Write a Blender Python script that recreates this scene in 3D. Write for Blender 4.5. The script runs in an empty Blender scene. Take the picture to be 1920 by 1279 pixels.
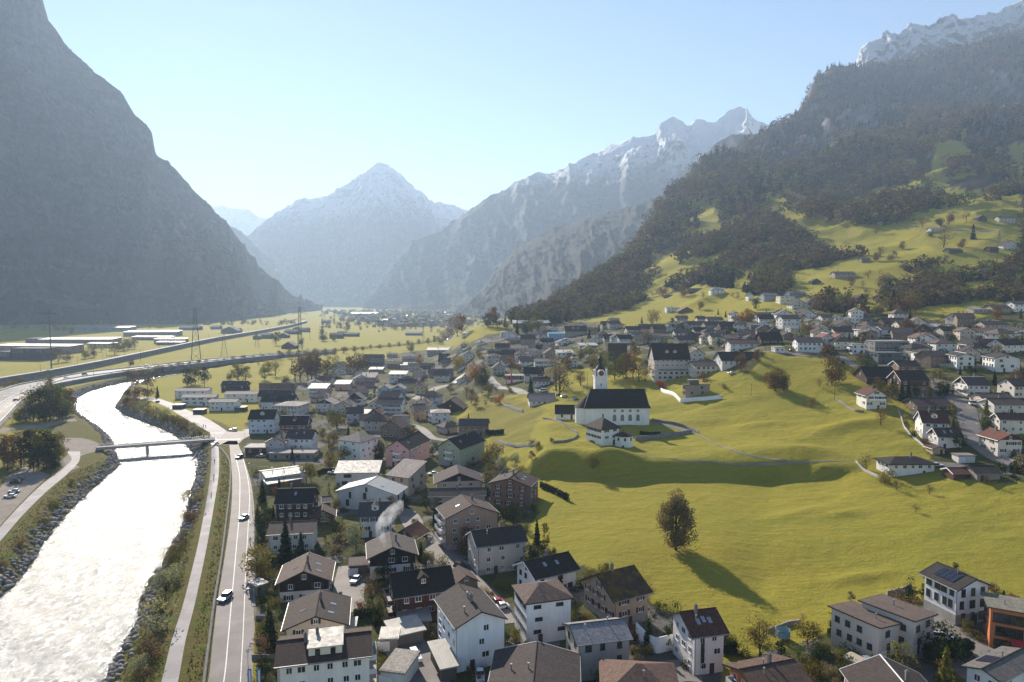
SKY_STRENGTH = 0.066
EXPOSURE = 1.12
HAZE = 1.05e-4
HAZE_COL = (.57,.75,1.0)
HAZE_G = 0.24
SKY_DUST = 0.03
import bpy, math, random
import numpy as np
from mathutils import Vector, Matrix
random.seed(7)
rng = np.random.default_rng(7)
SC = bpy.context.scene
COL = SC.collection
CH = 75.0
FP = 1280.0
PT = math.atan(79.5 / 1280.0)
CP, SP = math.cos(PT), math.sin(PT)
def ray(px, py):
 dx = (px - 960.0) / FP
 dy = (639.5 - py) / FP
 return dx, CP + dy * SP, -SP + dy * CP
def proj(x, y, z):
 z = z - CH
 f = y * CP - z * SP
 u = y * SP + z * CP
 return 960.0 + FP * x / f, 639.5 - FP * u / f
def on_plane(px, py, z=0.0):
 a, b, c = ray(px, py)
 k = (z - CH) / c
 return a * k, b * k
def at_depth(px, py, d):
 a, b, c = ray(px, py)
 return a * d / b, d, CH + c * d / b
CROPS = {'A': (400, 680, 4.8), 'B': (720, 680, 4.8), 'C': (400, 930, 3.665), 'D': (720, 930, 3.665), 'E': (1040, 930, 3.664),
         'F': (1440, 930, 3.665), 'G': (1040, 640, 4.364), 'H': (1440, 640, 4.0), 'I': (800, 540, 4.364), 'J': (1200, 520, 5.328),
         'K': (1520, 520, 4.8), 'L': (0, 560, 3.996), 'M': (400, 540, 4.0), 'N': (0, 880, 3.206), 'O': (1000, 180, 3.198),
         'P': (1400, 0, 2.369), '0': (0, 0, 1.0)}
def pix(c, x, y):
 x0, y0, s = CROPS[c]
 return x0 + x / s, y0 + y / s
def pline(c, pts, z):
 return np.array([on_plane(*pix(c, *p), z) for p in pts])
def vnoise(x, y, seed=0):
 x = np.asarray(x, float); y = np.asarray(y, float)
 xi = np.floor(x).astype(np.int64); yi = np.floor(y).astype(np.int64)
 xf = x - xi; yf = y - yi
 xf = xf * xf * xf * (xf * (xf * 6 - 15) + 10); yf = yf * yf * yf * (yf * (yf * 6 - 15) + 10)
 def h(a, b):
  n = (a * 374761393 + b * 668265263 + seed * 1442695041) & 0x7fffffff
  n = ((n ^ (n >> 13)) * 1274126177) & 0x7fffffff
  return ((n ^ (n >> 16)) & 0xffff) / 65535.0
 a = h(xi, yi); b = h(xi + 1, yi); c = h(xi, yi + 1); d = h(xi + 1, yi + 1)
 return (a + (b - a) * xf) * (1 - yf) + (c + (d - c) * xf) * yf - 0.5
def fbm(x, y, octv=5, seed=0, gain=0.5, lac=2.03):
 s = 0; a = 1.0
 for o in range(octv):
  s = s + a * vnoise(x, y, seed + o * 17)
  x = x * lac + 13.7; y = y * lac - 7.3; a *= gain
 return s
def ridged(x, y, octv=5, seed=0, gain=0.55, lac=2.07):
 s = 0; a = 1.0
 for o in range(octv):
  n = 1 - np.abs(vnoise(x, y, seed + o * 31)) * 2
  s = s + a * (n * n - 0.5)
  x = x * lac + 5.1; y = y * lac + 9.2; a *= gain
 return s
def poly_dist(P, X, Y, closed=False):
 """distance from points to polyline, and signed side (+ = left of direction)"""
 best = np.full(X.shape, 1e18); side = np.zeros(X.shape); par = np.zeros(X.shape)
 n = len(P)
 L = 0.0
 for i in range(n if closed else n - 1):
  ax, ay = P[i]; bx, by = P[(i + 1) % n]
  dx, dy = bx - ax, by - ay
  l2 = dx * dx + dy * dy + 1e-12
  t = np.clip(((X - ax) * dx + (Y - ay) * dy) / l2, 0, 1)
  d = (X - ax - t * dx) ** 2 + (Y - ay - t * dy) ** 2
  m = d < best
  best = np.where(m, d, best)
  side = np.where(m, np.sign(dx * (Y - ay) - dy * (X - ax)), side)
  par = np.where(m, L + t * math.sqrt(l2), par)
  L += math.sqrt(l2)
 return np.sqrt(best), side, par
def in_poly(P, X, Y):
 r = np.zeros(np.shape(X), bool)
 n = len(P)
 for i in range(n):
  ax, ay = P[i]; bx, by = P[(i + 1) % n]
  if ay == by:
   continue
  c = ((ay > Y) != (by > Y)) & (X < (bx - ax) * (Y - ay) / (by - ay) + ax)
  r ^= c
 return r
def smooth(a, b, x):
 t = np.clip((x - a) / (b - a), 0, 1)
 return t * t * (3 - 2 * t)
def pchip(xs, ys, x):
 xs = np.array(xs, float); ys = np.array(ys, float)
 h = np.diff(xs); dl = np.diff(ys) / h
 m = np.zeros_like(xs)
 for i in range(1, len(xs) - 1):
  if dl[i - 1] * dl[i] > 0:
   w1 = 2 * h[i] + h[i - 1]; w2 = h[i] + 2 * h[i - 1]
   m[i] = (w1 + w2) / (w1 / dl[i - 1] + w2 / dl[i])
 i = np.clip(np.searchsorted(xs, x) - 1, 0, len(xs) - 2)
 t = np.clip((x - xs[i]) / h[i], 0, 1)
 h00 = 2 * t ** 3 - 3 * t ** 2 + 1; h10 = t ** 3 - 2 * t ** 2 + t
 h01 = -2 * t ** 3 + 3 * t ** 2; h11 = t ** 3 - t ** 2
 return h00 * ys[i] + h10 * h[i] * m[i] + h01 * ys[i + 1] + h11 * h[i] * m[i + 1]
FLAT = [(45, 0), (20000, 0)]
def prof(px, pts):
 out = []
 for p in pts:
  if len(p) == 3:
   out.append((p[1], p[2]))
  else:
   py, d = p
   out.append((d, CH + ray(px, py)[2] / ray(px, py)[1] * d))
 return out
COLS = {
 -700: FLAT, 500: FLAT, 800: FLAT,
 835: [(45, 0), (650, 0), (760, 6), (850, 8), (1000, 0), (20000, 0)],
 870: prof(870, [(0, 45, 0), (0, 380, 0), (0, 460, 2), (0, 560, 5), (0, 660, 12), (0, 760, 22), (0, 850, 33), (0, 930, 20), (0, 1150, 0), (0, 20000, 0)]),
 905: prof(905, [(0, 45, 0), (0, 330, 0), (800, 393), (760, 448), (720, 518), (690, 580), (660, 660), (630, 760), (612, 840), (0, 950, 28), (0, 1200, 0), (0, 20000, 0)]),
 960: prof(960, [(0, 45, 0), (0, 230, 0), (900, 275), (850, 308), (800, 362), (760, 423), (720, 500), (690, 570), (650, 680), (615, 810), (600, 880), (0, 1000, 40), (0, 1300, 0), (0, 20000, 0)]),
 1040: prof(1040, [(0, 45, 0), (0, 150, 0), (0, 215, 2), (950, 233), (896, 271), (842, 280), (834, 288), (800, 330), (770, 373), (740, 428), (700, 500), (680, 550), (650, 640), (620, 760), (600, 850), (585, 950), (0, 1100, 60), (0, 1250, 58), (0, 1600, 25), (0, 2100, 0), (0, 20000, 0)]),
 1140: prof(1140, [(0, 45, 0), (0, 140, 0), (0, 170, 2), (1000, 205), (903, 264), (850, 275), (842, 283), (800, 330), (750, 395), (715, 440), (690, 490), (660, 560), (630, 650), (600, 780), (580, 880), (560, 980), (520, 1180), (0, 1330, 118), (0, 1800, 50), (0, 2400, 0), (0, 20000, 0)]),
 1240: prof(1240, [(0, 45, 0), (0, 140, 0), (0, 170, 1), (1000, 205), (904, 260), (861, 272), (850, 282), (800, 328), (740, 390), (715, 420), (690, 460), (660, 530), (630, 610), (600, 720), (570, 830), (540, 930), (500, 1080), (450, 1280), (405, 1550), (388, 1700), (0, 2200, 180), (0, 3000, 0), (0, 20000, 0)]),
 1340: prof(1340, [(0, 45, 0), (0, 130, 0), (0, 165, 1), (1000, 205), (903, 261), (864, 270), (800, 320), (750, 358), (710, 390), (690, 420), (660, 480), (630, 560), (600, 660), (575, 730), (550, 790), (500, 950), (450, 1150), (400, 1400), (350, 1700), (308, 2050), (0, 2600, 350), (0, 3500, 80), (0, 4500, 0), (0, 20000, 0)]),
 1450: prof(1450, [(0, 45, 0), (0, 130, 0), (0, 160, 0.5), (1100, 175), (1000, 208), (905, 262), (869, 266), (800, 310), (750, 345), (700, 380), (668, 405), (640, 470), (600, 580), (570, 650), (550, 700), (500, 860), (450, 1020), (400, 1250), (350, 1550), (300, 1900), (246, 2400), (0, 3000, 600), (0, 4500, 0), (0, 20000, 0)]),
 1550: prof(1550, [(0, 45, 0), (0, 130, 0.5), (0, 150, 0.5), (1100, 175), (1000, 206), (910, 252), (902, 256), (872, 261), (830, 285), (780, 318), (740, 345), (700, 375), (680, 395), (655, 430), (620, 500), (580, 590), (550, 650), (500, 800), (450, 950), (400, 1150), (350, 1400), (300, 1700), (200, 2300), (128, 2700), (0, 3300, 980), (0, 6000, 0), (0, 20000, 0)]),
 1650: prof(1650, [(0, 45, 0.5), (0, 130, 1), (0, 148, 1), (1100, 173), (1000, 203), (940, 228), (890, 250), (850, 268), (800, 295), (760, 322), (720, 355), (690, 385), (660, 420), (620, 490), (590, 550), (560, 610), (530, 680), (490, 780), (450, 880), (400, 1030), (350, 1250), (300, 1550), (200, 2300), (122, 2800), (0, 3300, 1050), (0, 6000, 200), (0, 20000, 0)]),
 1780: prof(1780, [(0, 45, 1), (0, 130, 2), (0, 156, 3), (1100, 168), (1000, 198), (930, 226), (880, 248), (850, 262), (800, 290), (750, 322), (700, 362), (670, 398), (640, 440), (610, 490), (580, 545), (560, 585), (530, 650), (490, 740), (450, 830), (400, 970), (350, 1130), (310, 1280), (270, 1550), (200, 2100), (95, 2900), (0, 3400, 1150), (0, 6000, 300), (0, 20000, 0)]),
 1920: prof(1920, [(0, 45, 1.5), (0, 130, 2.5), (0, 148, 3), (1100, 166), (1000, 195), (930, 222), (880, 243), (850, 258), (800, 285), (750, 315), (700, 352), (670, 385), (640, 425), (600, 490), (560, 570), (530, 630), (480, 740), (430, 860), (380, 990), (330, 1150), (270, 1500), (200, 2000), (73, 2900), (0, 3400, 1180), (0, 6000, 300), (0, 20000, 0)]),
 2400: prof(2400, [(0, 45, 3), (0, 130, 6), (1100, 160), (1000, 190), (930, 215), (850, 250), (750, 305), (640, 410), (560, 560), (480, 720), (380, 960), (270, 1450), (70, 2800), (0, 3400, 1300), (0, 6000, 300), (0, 20000, 0)]),
}
def _mixcol(k0, k1, w, dmax, top):
 ds = [45, 100, 130, 150, 165, 180, 200, 220, 240, 250, 256, 262, 266, 272, 285, 300, 320, 350, 380, 405, 440, 500, 560, 620, 700, 800, 950, 1100, 1300, 1500, 1700, 1900]
 f = lambda k, d: float(pchip([math.log(max(a, 40)) for a, z in COLS[k]], [z for a, z in COLS[k]], np.array([math.log(d)]))[0])
 return [(d, f(k0, d) * (1 - w) + f(k1, d) * w) for d in ds if d < dmax] + top
NU, NV = 480, 680
UG = np.linspace(-1.1, 1.1, NU)
V0, V1 = math.log(50.0), math.log(15000.0)
_s = np.linspace(0, 1, NV)
VG = V0 + (V1 - V0) * (0.80 * _s + 0.20 * _s ** 2.2)
COLS[1475] = _mixcol(1450, 1550, .25, 1800, prof(1475, [(292, 1950), (228, 2450), (0, 3000, 620), (0, 4500, 0), (0, 20000, 0)]))
COLS[1500] = _mixcol(1450, 1550, .5, 1700, prof(1500, [(300, 1820), (235, 2250), (176, 2480), (0, 3100, 800), (0, 4500, 0), (0, 20000, 0)]))
COLS[1522] = _mixcol(1450, 1550, .72, 1700, prof(1522, [(300, 1780), (230, 2250), (142, 2520), (0, 3200, 900), (0, 4800, 0), (0, 20000, 0)]))
keys = sorted(COLS)
KU = np.array([(k - 960) / FP for k in keys])
PR = np.array([pchip([math.log(max(d, 40)) for d, z in COLS[k]], [z for d, z in COLS[k]], VG) for k in keys])
ZG = np.empty((NU, NV))
for j in range(NV):
 ZG[:, j] = pchip(KU, PR[:, j], UG)
YG = np.exp(VG)
XW = UG[:, None] * YG[None, :]
YW = np.repeat(YG[None, :], NU, 0)
PXG, PYG = proj(XW, YW, ZG)
rise = smooth(1.5, 6, ZG) * smooth(150, 200, YW)
amp = np.clip(YW / 300.0, 0.5, 8)
ZG = ZG + rise * (1.45 * fbm(XW / 46.0, YW / 21.0, 3, 3) * np.clip(YW / 260, .6, 1) + 0.55 * fbm(XW / 13.0 + .02 * YW, YW / 5.5, 3, 5)) * smooth(640, 520, YW)
far = smooth(560, 900, YW) * smooth(20, 90, ZG)
ZG = ZG + far * (30 * ridged(XW / 360, YW / 300, 5, 9) + 22 * fbm(XW / 150, YW / 150, 3, 19) * smooth(700, 1000, YW)) * (1 - .85 * smooth(1900, 2600, YW)) * np.clip(ZG / 260, 0.12, 2.6)
def bump(c, x, y, rx, ry, h, ang=0.0):
 """a mound on the meadow, metres"""
 global ZG
 px, py = pix(c, x, y)
 gx, gy, gz = G(px, py)
 dx, dy = XW - gx, YW - gy
 ca, sa = math.cos(ang), math.sin(ang)
 a = (dx * ca + dy * sa) / rx; b = (-dx * sa + dy * ca) / ry
 ZG = ZG + h * np.exp(-(a * a + b * b))
def col_at(u):
 i = min(max(int((u - UG[0]) / (UG[1] - UG[0])), 0), NU - 2)
 t = (u - UG[i]) / (UG[1] - UG[0])
 return ZG[i] * (1 - t) + ZG[i + 1] * t
def G(px, py, h=0.0):
 """first point where the sight line meets the ground raised by h; returns x, y, ground z"""
 a, b, c = ray(px, py)
 u = a / b; k = c / b
 zc = col_at(u)
 g = zc + h - (CH + k * YG)
 idx = np.argmax(g >= 0)
 if g[idx] < 0:
  idx = NV - 1
 if idx == 0:
  idx = 1
 g0, g1 = g[idx - 1], g[idx]
 t = min(max(-g0 / (g1 - g0 + 1e-9), 0), 1)
 y = YG[idx - 1] + t * (YG[idx] - YG[idx - 1])
 return u * y, y, zc[idx - 1] + t * (zc[idx] - zc[idx - 1])
def zt(x, y):
 x = np.asarray(x, float); y = np.asarray(y, float)
 y = np.maximum(y, YG[0] + 1e-3)
 u = x / y
 fi = np.clip((u - UG[0]) / (UG[1] - UG[0]), 0, NU - 1.001)
 i = fi.astype(int); ti = fi - i
 j = np.clip(np.searchsorted(YG, y) - 1, 0, NV - 2)
 tj = (y - YG[j]) / (YG[j + 1] - YG[j])
 return (ZG[i, j] * (1 - ti) + ZG[i + 1, j] * ti) * (1 - tj) + (ZG[i, j + 1] * (1 - ti) + ZG[i + 1, j + 1] * ti) * tj
bump('H', 560, 660, 15, 5, 3.0, 0.15)
bump('H', 250, 820, 12, 6, 2.2)
bump('G', 1370, 520, 9, 3.5, 1.6)
bump('G', 1640, 690, 13, 4, 1.2)
bump('G', 440, 960, 10, 6, 3.0)
bump('F', 640, 570, 11, 3, 1.4, 0.1)
bump('F', 250, 120, 14, 4, 1.2, 0.3)
bump('F', 500, 130, 10, 3, 1.2, 0.2)
bump('J', 640, 240, 22, 12, 5.0)
ZW = -4.0
RL = [('N', 0, 1000), ('N', 0, 760), ('N', 90, 690), ('N', 200, 560), ('N', 260, 440), ('N', 420, 250), ('N', 520, 150), ('N', 680, 10), ('L', 900, 1240), ('L', 870, 1190),
      ('L', 835, 1060), ('L', 740, 970), ('L', 590, 870), ('L', 535, 800), ('L', 580, 735), ('L', 700, 685), ('L', 900, 635), ('L', 1060, 598), ('L', 1260, 566), ('L', 1500, 528), ('L', 1700, 502), ('L', 1918, 478)]
RR = [('N', 560, 1400), ('N', 650, 1240), ('N', 720, 1100), ('N', 830, 930), ('N', 880, 700), ('N', 980, 580), ('N', 1050, 430), ('N', 1110, 330), ('N', 1135, 220), ('N', 1180, 60), ('L', 1490, 1200),
      ('L', 1400, 1095), ('L', 1310, 1020), ('L', 1190, 965), ('L', 960, 880), ('L', 865, 820), ('L', 905, 760), ('L', 945, 690), ('L', 1070, 632), ('L', 1300, 592), ('L', 1500, 556), ('L', 1700, 524), ('L', 1918, 498)]
rl = [on_plane(*pix(*p), ZW) for p in RL]
rr = [on_plane(*pix(*p), ZW) for p in RR]
rl = [(-95.0, 40.0), (-88.0, 90.0)] + rl[1:] if False else rl
d0 = np.array(rl[1]) - np.array(rl[3]); d0 /= np.linalg.norm(d0)
rl = [tuple(np.array(rl[1]) + d0 * 120)] + [tuple(np.array(rl[1]))] + rl[2:]
d1 = np.array(rr[1]) - np.array(rr[3]); d1 /= np.linalg.norm(d1)
rr = [tuple(np.array(rr[1]) + d1 * 120), tuple(np.array(rr[1]))] + rr[2:]
for (px, py, w) in ((570, 668, 7), (640, 661, 7), (700, 655.5, 8), (760, 650.5, 8), (830, 642, 8), (850, 630, 8), (840, 615, 6)):
 x, y = on_plane(px, py, ZW)
 rl.append((x - w * .55, y + w * 1.9)); rr.append((x + w * .55, y - w * 1.9))
RIVER = np.array(rl + rr[::-1])
RLW, RRW = np.array(rl), np.array(rr)
WALL = [('A', 55, 760), ('N', 1375, -60), ('N', 1382, 100), ('N', 1360, 300), ('N', 1338, 480), ('N', 1312, 650), ('N', 1290, 780), ('N', 1258, 1020), ('N', 1225, 1279), ('N', 1190, 1600)]
WALLW = pline('0', [pix(*p) for p in WALL], 1.0)[::-1]
near = (XW > -260) & (XW < 120) & (YW < 1900)
din, _, _ = poly_dist(RIVER, XW, YW, True)
inside = in_poly(RIVER, XW, YW)
dR, _, _ = poly_dist(RRW, XW, YW)
dL, _, _ = poly_dist(RLW, XW, YW)
dW, sW, _ = poly_dist(WALLW, XW, YW)
rightbank = dR < dL
lev = np.where(rightbank & (YW < 420), 1.0, 0.25) * smooth(1100, 700, YW) + 0.3 * smooth(700, 1100, YW)
bankz = ZW + 0.1 + np.minimum(din * np.where(YW < 420, 0.62, 0.7), lev - ZW - 0.1)
levw = np.where(YW < 420, 26.0, 12.0)
zone = (din < levw) & ~inside
onlev = (sW > 0) & (dW < 40) & rightbank & (YW < 372)
Z2 = ZG.copy()
Z2 = np.where(zone & (bankz < lev - 0.02), bankz, Z2)
Z2 = np.where(zone & onlev & ~(bankz < lev - 0.02), 1.0, Z2)
Z2 = np.where(inside, ZW - np.minimum(1.6, 0.2 + din * 0.25), Z2)
nb = zone | inside
ZG = np.where(nb, Z2, ZG)
ZG = ZG + np.where(zone & (bankz < lev - 0.05), 0.35 * fbm(XW / 2.2, YW / 2.2, 2, 21), 0)
def srgb(h):
 h = h.lstrip('#')
 c = [int(h[i:i + 2], 16) / 255 for i in (0, 2, 4)]
 return tuple(x / 12.92 if x <= .04045 else ((x + .055) / 1.055) ** 2.4 for x in c)
class NT:
 def __init__(self, name):
  self.m = bpy.data.materials.new(name)
  self.m.use_nodes = True
  self.t = self.m.node_tree
  self.t.nodes.clear()
  self.out = self.n('ShaderNodeOutputMaterial')
 def n(self, typ, **kw):
  nd = self.t.nodes.new(typ)
  for k, v in kw.items():
   if k.startswith('i_'):
    nd.inputs[k[2:].replace('_', ' ')].default_value = v
   else:
    setattr(nd, k, v)
  return nd
 def l(self, a, b):
  self.t.links.new(a, b)
 def val(self, sock, v):
  if hasattr(v, 'is_output'):
   self.l(v, sock)
  else:
   if isinstance(v, (tuple, list)) and len(v) == 3 and sock.type == 'RGBA':
    v = (*v, 1)
   sock.default_value = v
 def noise(self, vec, scale, detail=3, rough=.55, out='Fac'):
  nd = self.n('ShaderNodeTexNoise')
  nd.inputs['Scale'].default_value = scale
  nd.inputs['Detail'].default_value = detail
  nd.inputs['Roughness'].default_value = rough
  if vec is not None:
   self.l(vec, nd.inputs['Vector'])
  return nd.outputs[out]
 def ramp(self, fac, lo, hi, a=0.0, b=1.0):
  nd = self.n('ShaderNodeMapRange')
  nd.inputs['From Min'].default_value = lo; nd.inputs['From Max'].default_value = hi
  nd.inputs['To Min'].default_value = a; nd.inputs['To Max'].default_value = b
  self.l(fac, nd.inputs['Value'])
  return nd.outputs[0]
 def mix(self, fac, a, b, mode='MIX'):
  nd = self.n('ShaderNodeMix', data_type='RGBA', blend_type=mode)
  self.val(nd.inputs[0], fac); self.val(nd.inputs[6], a); self.val(nd.inputs[7], b)
  return nd.outputs[2]
 def math(self, op, a, b=0.0, c=None):
  nd = self.n('ShaderNodeMath', operation=op)
  self.val(nd.inputs[0], a); self.val(nd.inputs[1], b)
  if c is not None:
   self.val(nd.inputs[2], c)
  return nd.outputs[0]
 def bump(self, height, strength=.3, dist=.1):
  nd = self.n('ShaderNodeBump')
  nd.inputs['Strength'].default_value = strength; nd.inputs['Distance'].default_value = dist
  self.l(height, nd.inputs['Height'])
  return nd.outputs[0]
 def principled(self, color, rough=.8, spec=.3, metal=0.0, normal=None):
  p = self.n('ShaderNodeBsdfPrincipled')
  self.val(p.inputs['Base Color'], color); self.val(p.inputs['Roughness'], rough)
  self.val(p.inputs['Specular IOR Level'], spec); self.val(p.inputs['Metallic'], metal)
  if normal is not None:
   self.l(normal, p.inputs['Normal'])
  self.l(p.outputs[0], self.out.inputs['Surface'])
  return p
 def obj(self):
  return self.n('ShaderNodeTexCoord').outputs['Object']
 def uv(self):
  return self.n('ShaderNodeTexCoord').outputs['UV']
 def pos(self):
  return self.n('ShaderNodeNewGeometry').outputs['Position']
 def attr(self, name):
  nd = self.n('ShaderNodeAttribute', attribute_name=name)
  return nd
 def scalevec(self, v, s):
  nd = self.n('ShaderNodeVectorMath', operation='MULTIPLY')
  self.l(v, nd.inputs[0]); nd.inputs[1].default_value = s
  return nd.outputs[0]
MATS = {}
def plain(name, color, rough=.8, spec=.3, metal=0.0, var=.15, scale=1.5, bump=0.0):
 key = ('plain', name, color, rough, metal)
 if key in MATS:
  return MATS[key]
 k = NT(name)
 c = k.noise(k.obj(), scale, 4)
 dark = tuple(x * (1 - var) for x in color); light = tuple(min(1, x * (1 + var)) for x in color)
 col = k.mix(k.ramp(c, .3, .7), dark, light)
 nrm = k.bump(k.noise(k.obj(), scale * 12, 2), bump, .02) if bump else None
 k.principled(col, rough, spec, metal, nrm)
 MATS[key] = k.m
 return k.m
def stucco(hexcol):
 key = ('stucco', hexcol)
 if key in MATS:
  return MATS[key]
 k = NT('plaster_' + hexcol.strip('#'))
 c = srgb(hexcol)
 o = k.obj()
 big = k.ramp(k.noise(k.scalevec(o, (.35, .35, .12)), 1.0, 4), .3, .7)
 streak = k.ramp(k.noise(k.scalevec(o, (2.2, 2.2, .16)), 1.0, 3), .35, .75)
 col = k.mix(big, tuple(x * .86 for x in c), tuple(min(.9, x * 1.04) for x in c))
 col = k.mix(k.math('MULTIPLY', streak, .22), col, tuple(x * .55 for x in c))
 k.principled(col, .9, .2, 0, k.bump(k.noise(o, 9, 3), .25, .03))
 MATS[key] = k.m
 return k.m
def timber(hexcol):
 key = ('timber', hexcol)
 if key in MATS:
  return MATS[key]
 k = NT('timber_' + hexcol.strip('#'))
 c = srgb(hexcol)
 o = k.obj()
 w = k.n('ShaderNodeTexWave', wave_type='BANDS', bands_direction='Z')
 w.inputs['Scale'].default_value = 1.6; w.inputs['Distortion'].default_value = .4
 k.l(o, w.inputs['Vector'])
 n = k.noise(k.scalevec(o, (1, 1, .2)), 2.0, 4)
 col = k.mix(k.ramp(n, .3, .7), tuple(x * .6 for x in c), tuple(x * 1.35 for x in c))
 k.principled(col, .8, .25, 0, k.bump(w.outputs['Fac'], .5, .03))
 MATS[key] = k.m
 return k.m
def tiles(hexcol, moss=0.0, rough=.85):
 """roof tiles; UV in metres, u along the ridge"""
 key = ('tiles', hexcol, moss, rough)
 if key in MATS:
  return MATS[key]
 k = NT('roof_tiles_' + hexcol.strip('#'))
 c = tuple(x * .92 + .004 for x in srgb(hexcol))
 uv = k.uv()
 br = k.n('ShaderNodeTexBrick')
 br.inputs['Scale'].default_value = 1.0; br.inputs['Brick Width'].default_value = .42; br.inputs['Row Height'].default_value = .36
 br.inputs['Mortar Size'].default_value = .03; br.inputs['Mortar Smooth'].default_value = .6
 br.inputs['Color1'].default_value = (*[x * .7 for x in c], 1); br.inputs['Color2'].default_value = (*[min(1, x * 1.3) for x in c], 1)
 br.inputs['Mortar'].default_value = (*[x * .35 for x in c], 1)
 k.l(uv, br.inputs['Vector'])
 o = k.obj()
 big = k.ramp(k.noise(o, .55, 5), .3, .72)
 col = k.mix(k.math('MULTIPLY', big, .5), br.outputs['Color'], tuple(x * .55 + .01 for x in c))
 streak = k.ramp(k.noise(k.scalevec(uv, (1.6, .18, 1)), 1.0, 4), .5, .8)
 col = k.mix(k.math('MULTIPLY', streak, .35), col, tuple(min(1, x * 1.6 + .02) for x in c))
 if moss:
  ms = k.ramp(k.noise(o, .45, 5, .65), .62 - moss * .3, .72 - moss * .25)
  ms = k.math('MULTIPLY', ms, k.ramp(k.noise(o, 3.2, 3), .35, .6))
  col = k.mix(ms, col, (.17, .10, .012))
 k.principled(col, rough, .18, 0, k.bump(br.outputs['Fac'], -.6, .05))
 MATS[key] = k.m
 return k.m
def sheetmetal(hexcol, rough=.6, metal=.15):
 key = ('sheet', hexcol, rough)
 if key in MATS:
  return MATS[key]
 k = NT('sheet_roof_' + hexcol.strip('#'))
 c = srgb(hexcol)
 w = k.n('ShaderNodeTexWave', wave_type='BANDS', bands_direction='X')
 w.inputs['Scale'].default_value = .55
 k.l(k.uv(), w.inputs['Vector'])
 n = k.noise(k.obj(), .8, 4)
 col = k.mix(k.ramp(n, .3, .7), tuple(x * .7 for x in c), c)
 k.principled(col, k.ramp(n, .3, .7, rough * .8, rough * 1.3), .5, metal, k.bump(k.ramp(w.outputs['Fac'], .85, 1), .5, .04))
 MATS[key] = k.m
 return k.m
def glass():
 if 'glass' in MATS:
  return MATS['glass']
 k = NT('window_glass')
 n = k.noise(k.pos(), .7, 2)
 k.principled(k.mix(k.ramp(n, .35, .65), (.008, .010, .013), (.05, .055, .06)), .12, .5)
 MATS['glass'] = k.m
 return k.m
def foliage_mat():
 """leaves: tint = colour of the object, varied leaf by leaf"""
 k = NT('leaves')
 oi = k.n('ShaderNodeObjectInfo')
 a = k.attr('leaf')
 hue = k.n('ShaderNodeHueSaturation')
 k.l(oi.outputs['Color'], hue.inputs['Color'])
 k.l(k.ramp(a.outputs['Fac'], 0, 1, .47, .53), hue.inputs['Hue'])
 k.l(k.ramp(a.outputs['Fac'], 0, 1, .6, 1.45), hue.inputs['Value'])
 d = k.n('ShaderNodeBsdfDiffuse'); t = k.n('ShaderNodeBsdfTranslucent'); mx = k.n('ShaderNodeMixShader')
 mx.inputs[0].default_value = .32
 k.l(hue.outputs[0], d.inputs['Color'])
 warm = k.mix(1.0, hue.outputs[0], (1.25, 1.1, .6), 'MULTIPLY')
 k.l(warm, t.inputs['Color'])
 k.l(d.outputs[0], mx.inputs[1]); k.l(t.outputs[0], mx.inputs[2])
 k.l(mx.outputs[0], k.out.inputs['Surface'])
 return k.m
def mass_mat():
 """leaves of a whole wood: colour stored leaf by leaf"""
 k = NT('wood_leaves')
 a = k.attr('tint')
 d = k.n('ShaderNodeBsdfDiffuse'); t = k.n('ShaderNodeBsdfTranslucent'); mx = k.n('ShaderNodeMixShader')
 mx.inputs[0].default_value = .25
 k.l(a.outputs['Color'], d.inputs['Color']); k.l(a.outputs['Color'], t.inputs['Color'])
 k.l(d.outputs[0], mx.inputs[1]); k.l(t.outputs[0], mx.inputs[2])
 k.l(mx.outputs[0], k.out.inputs['Surface'])
 return k.m
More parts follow.
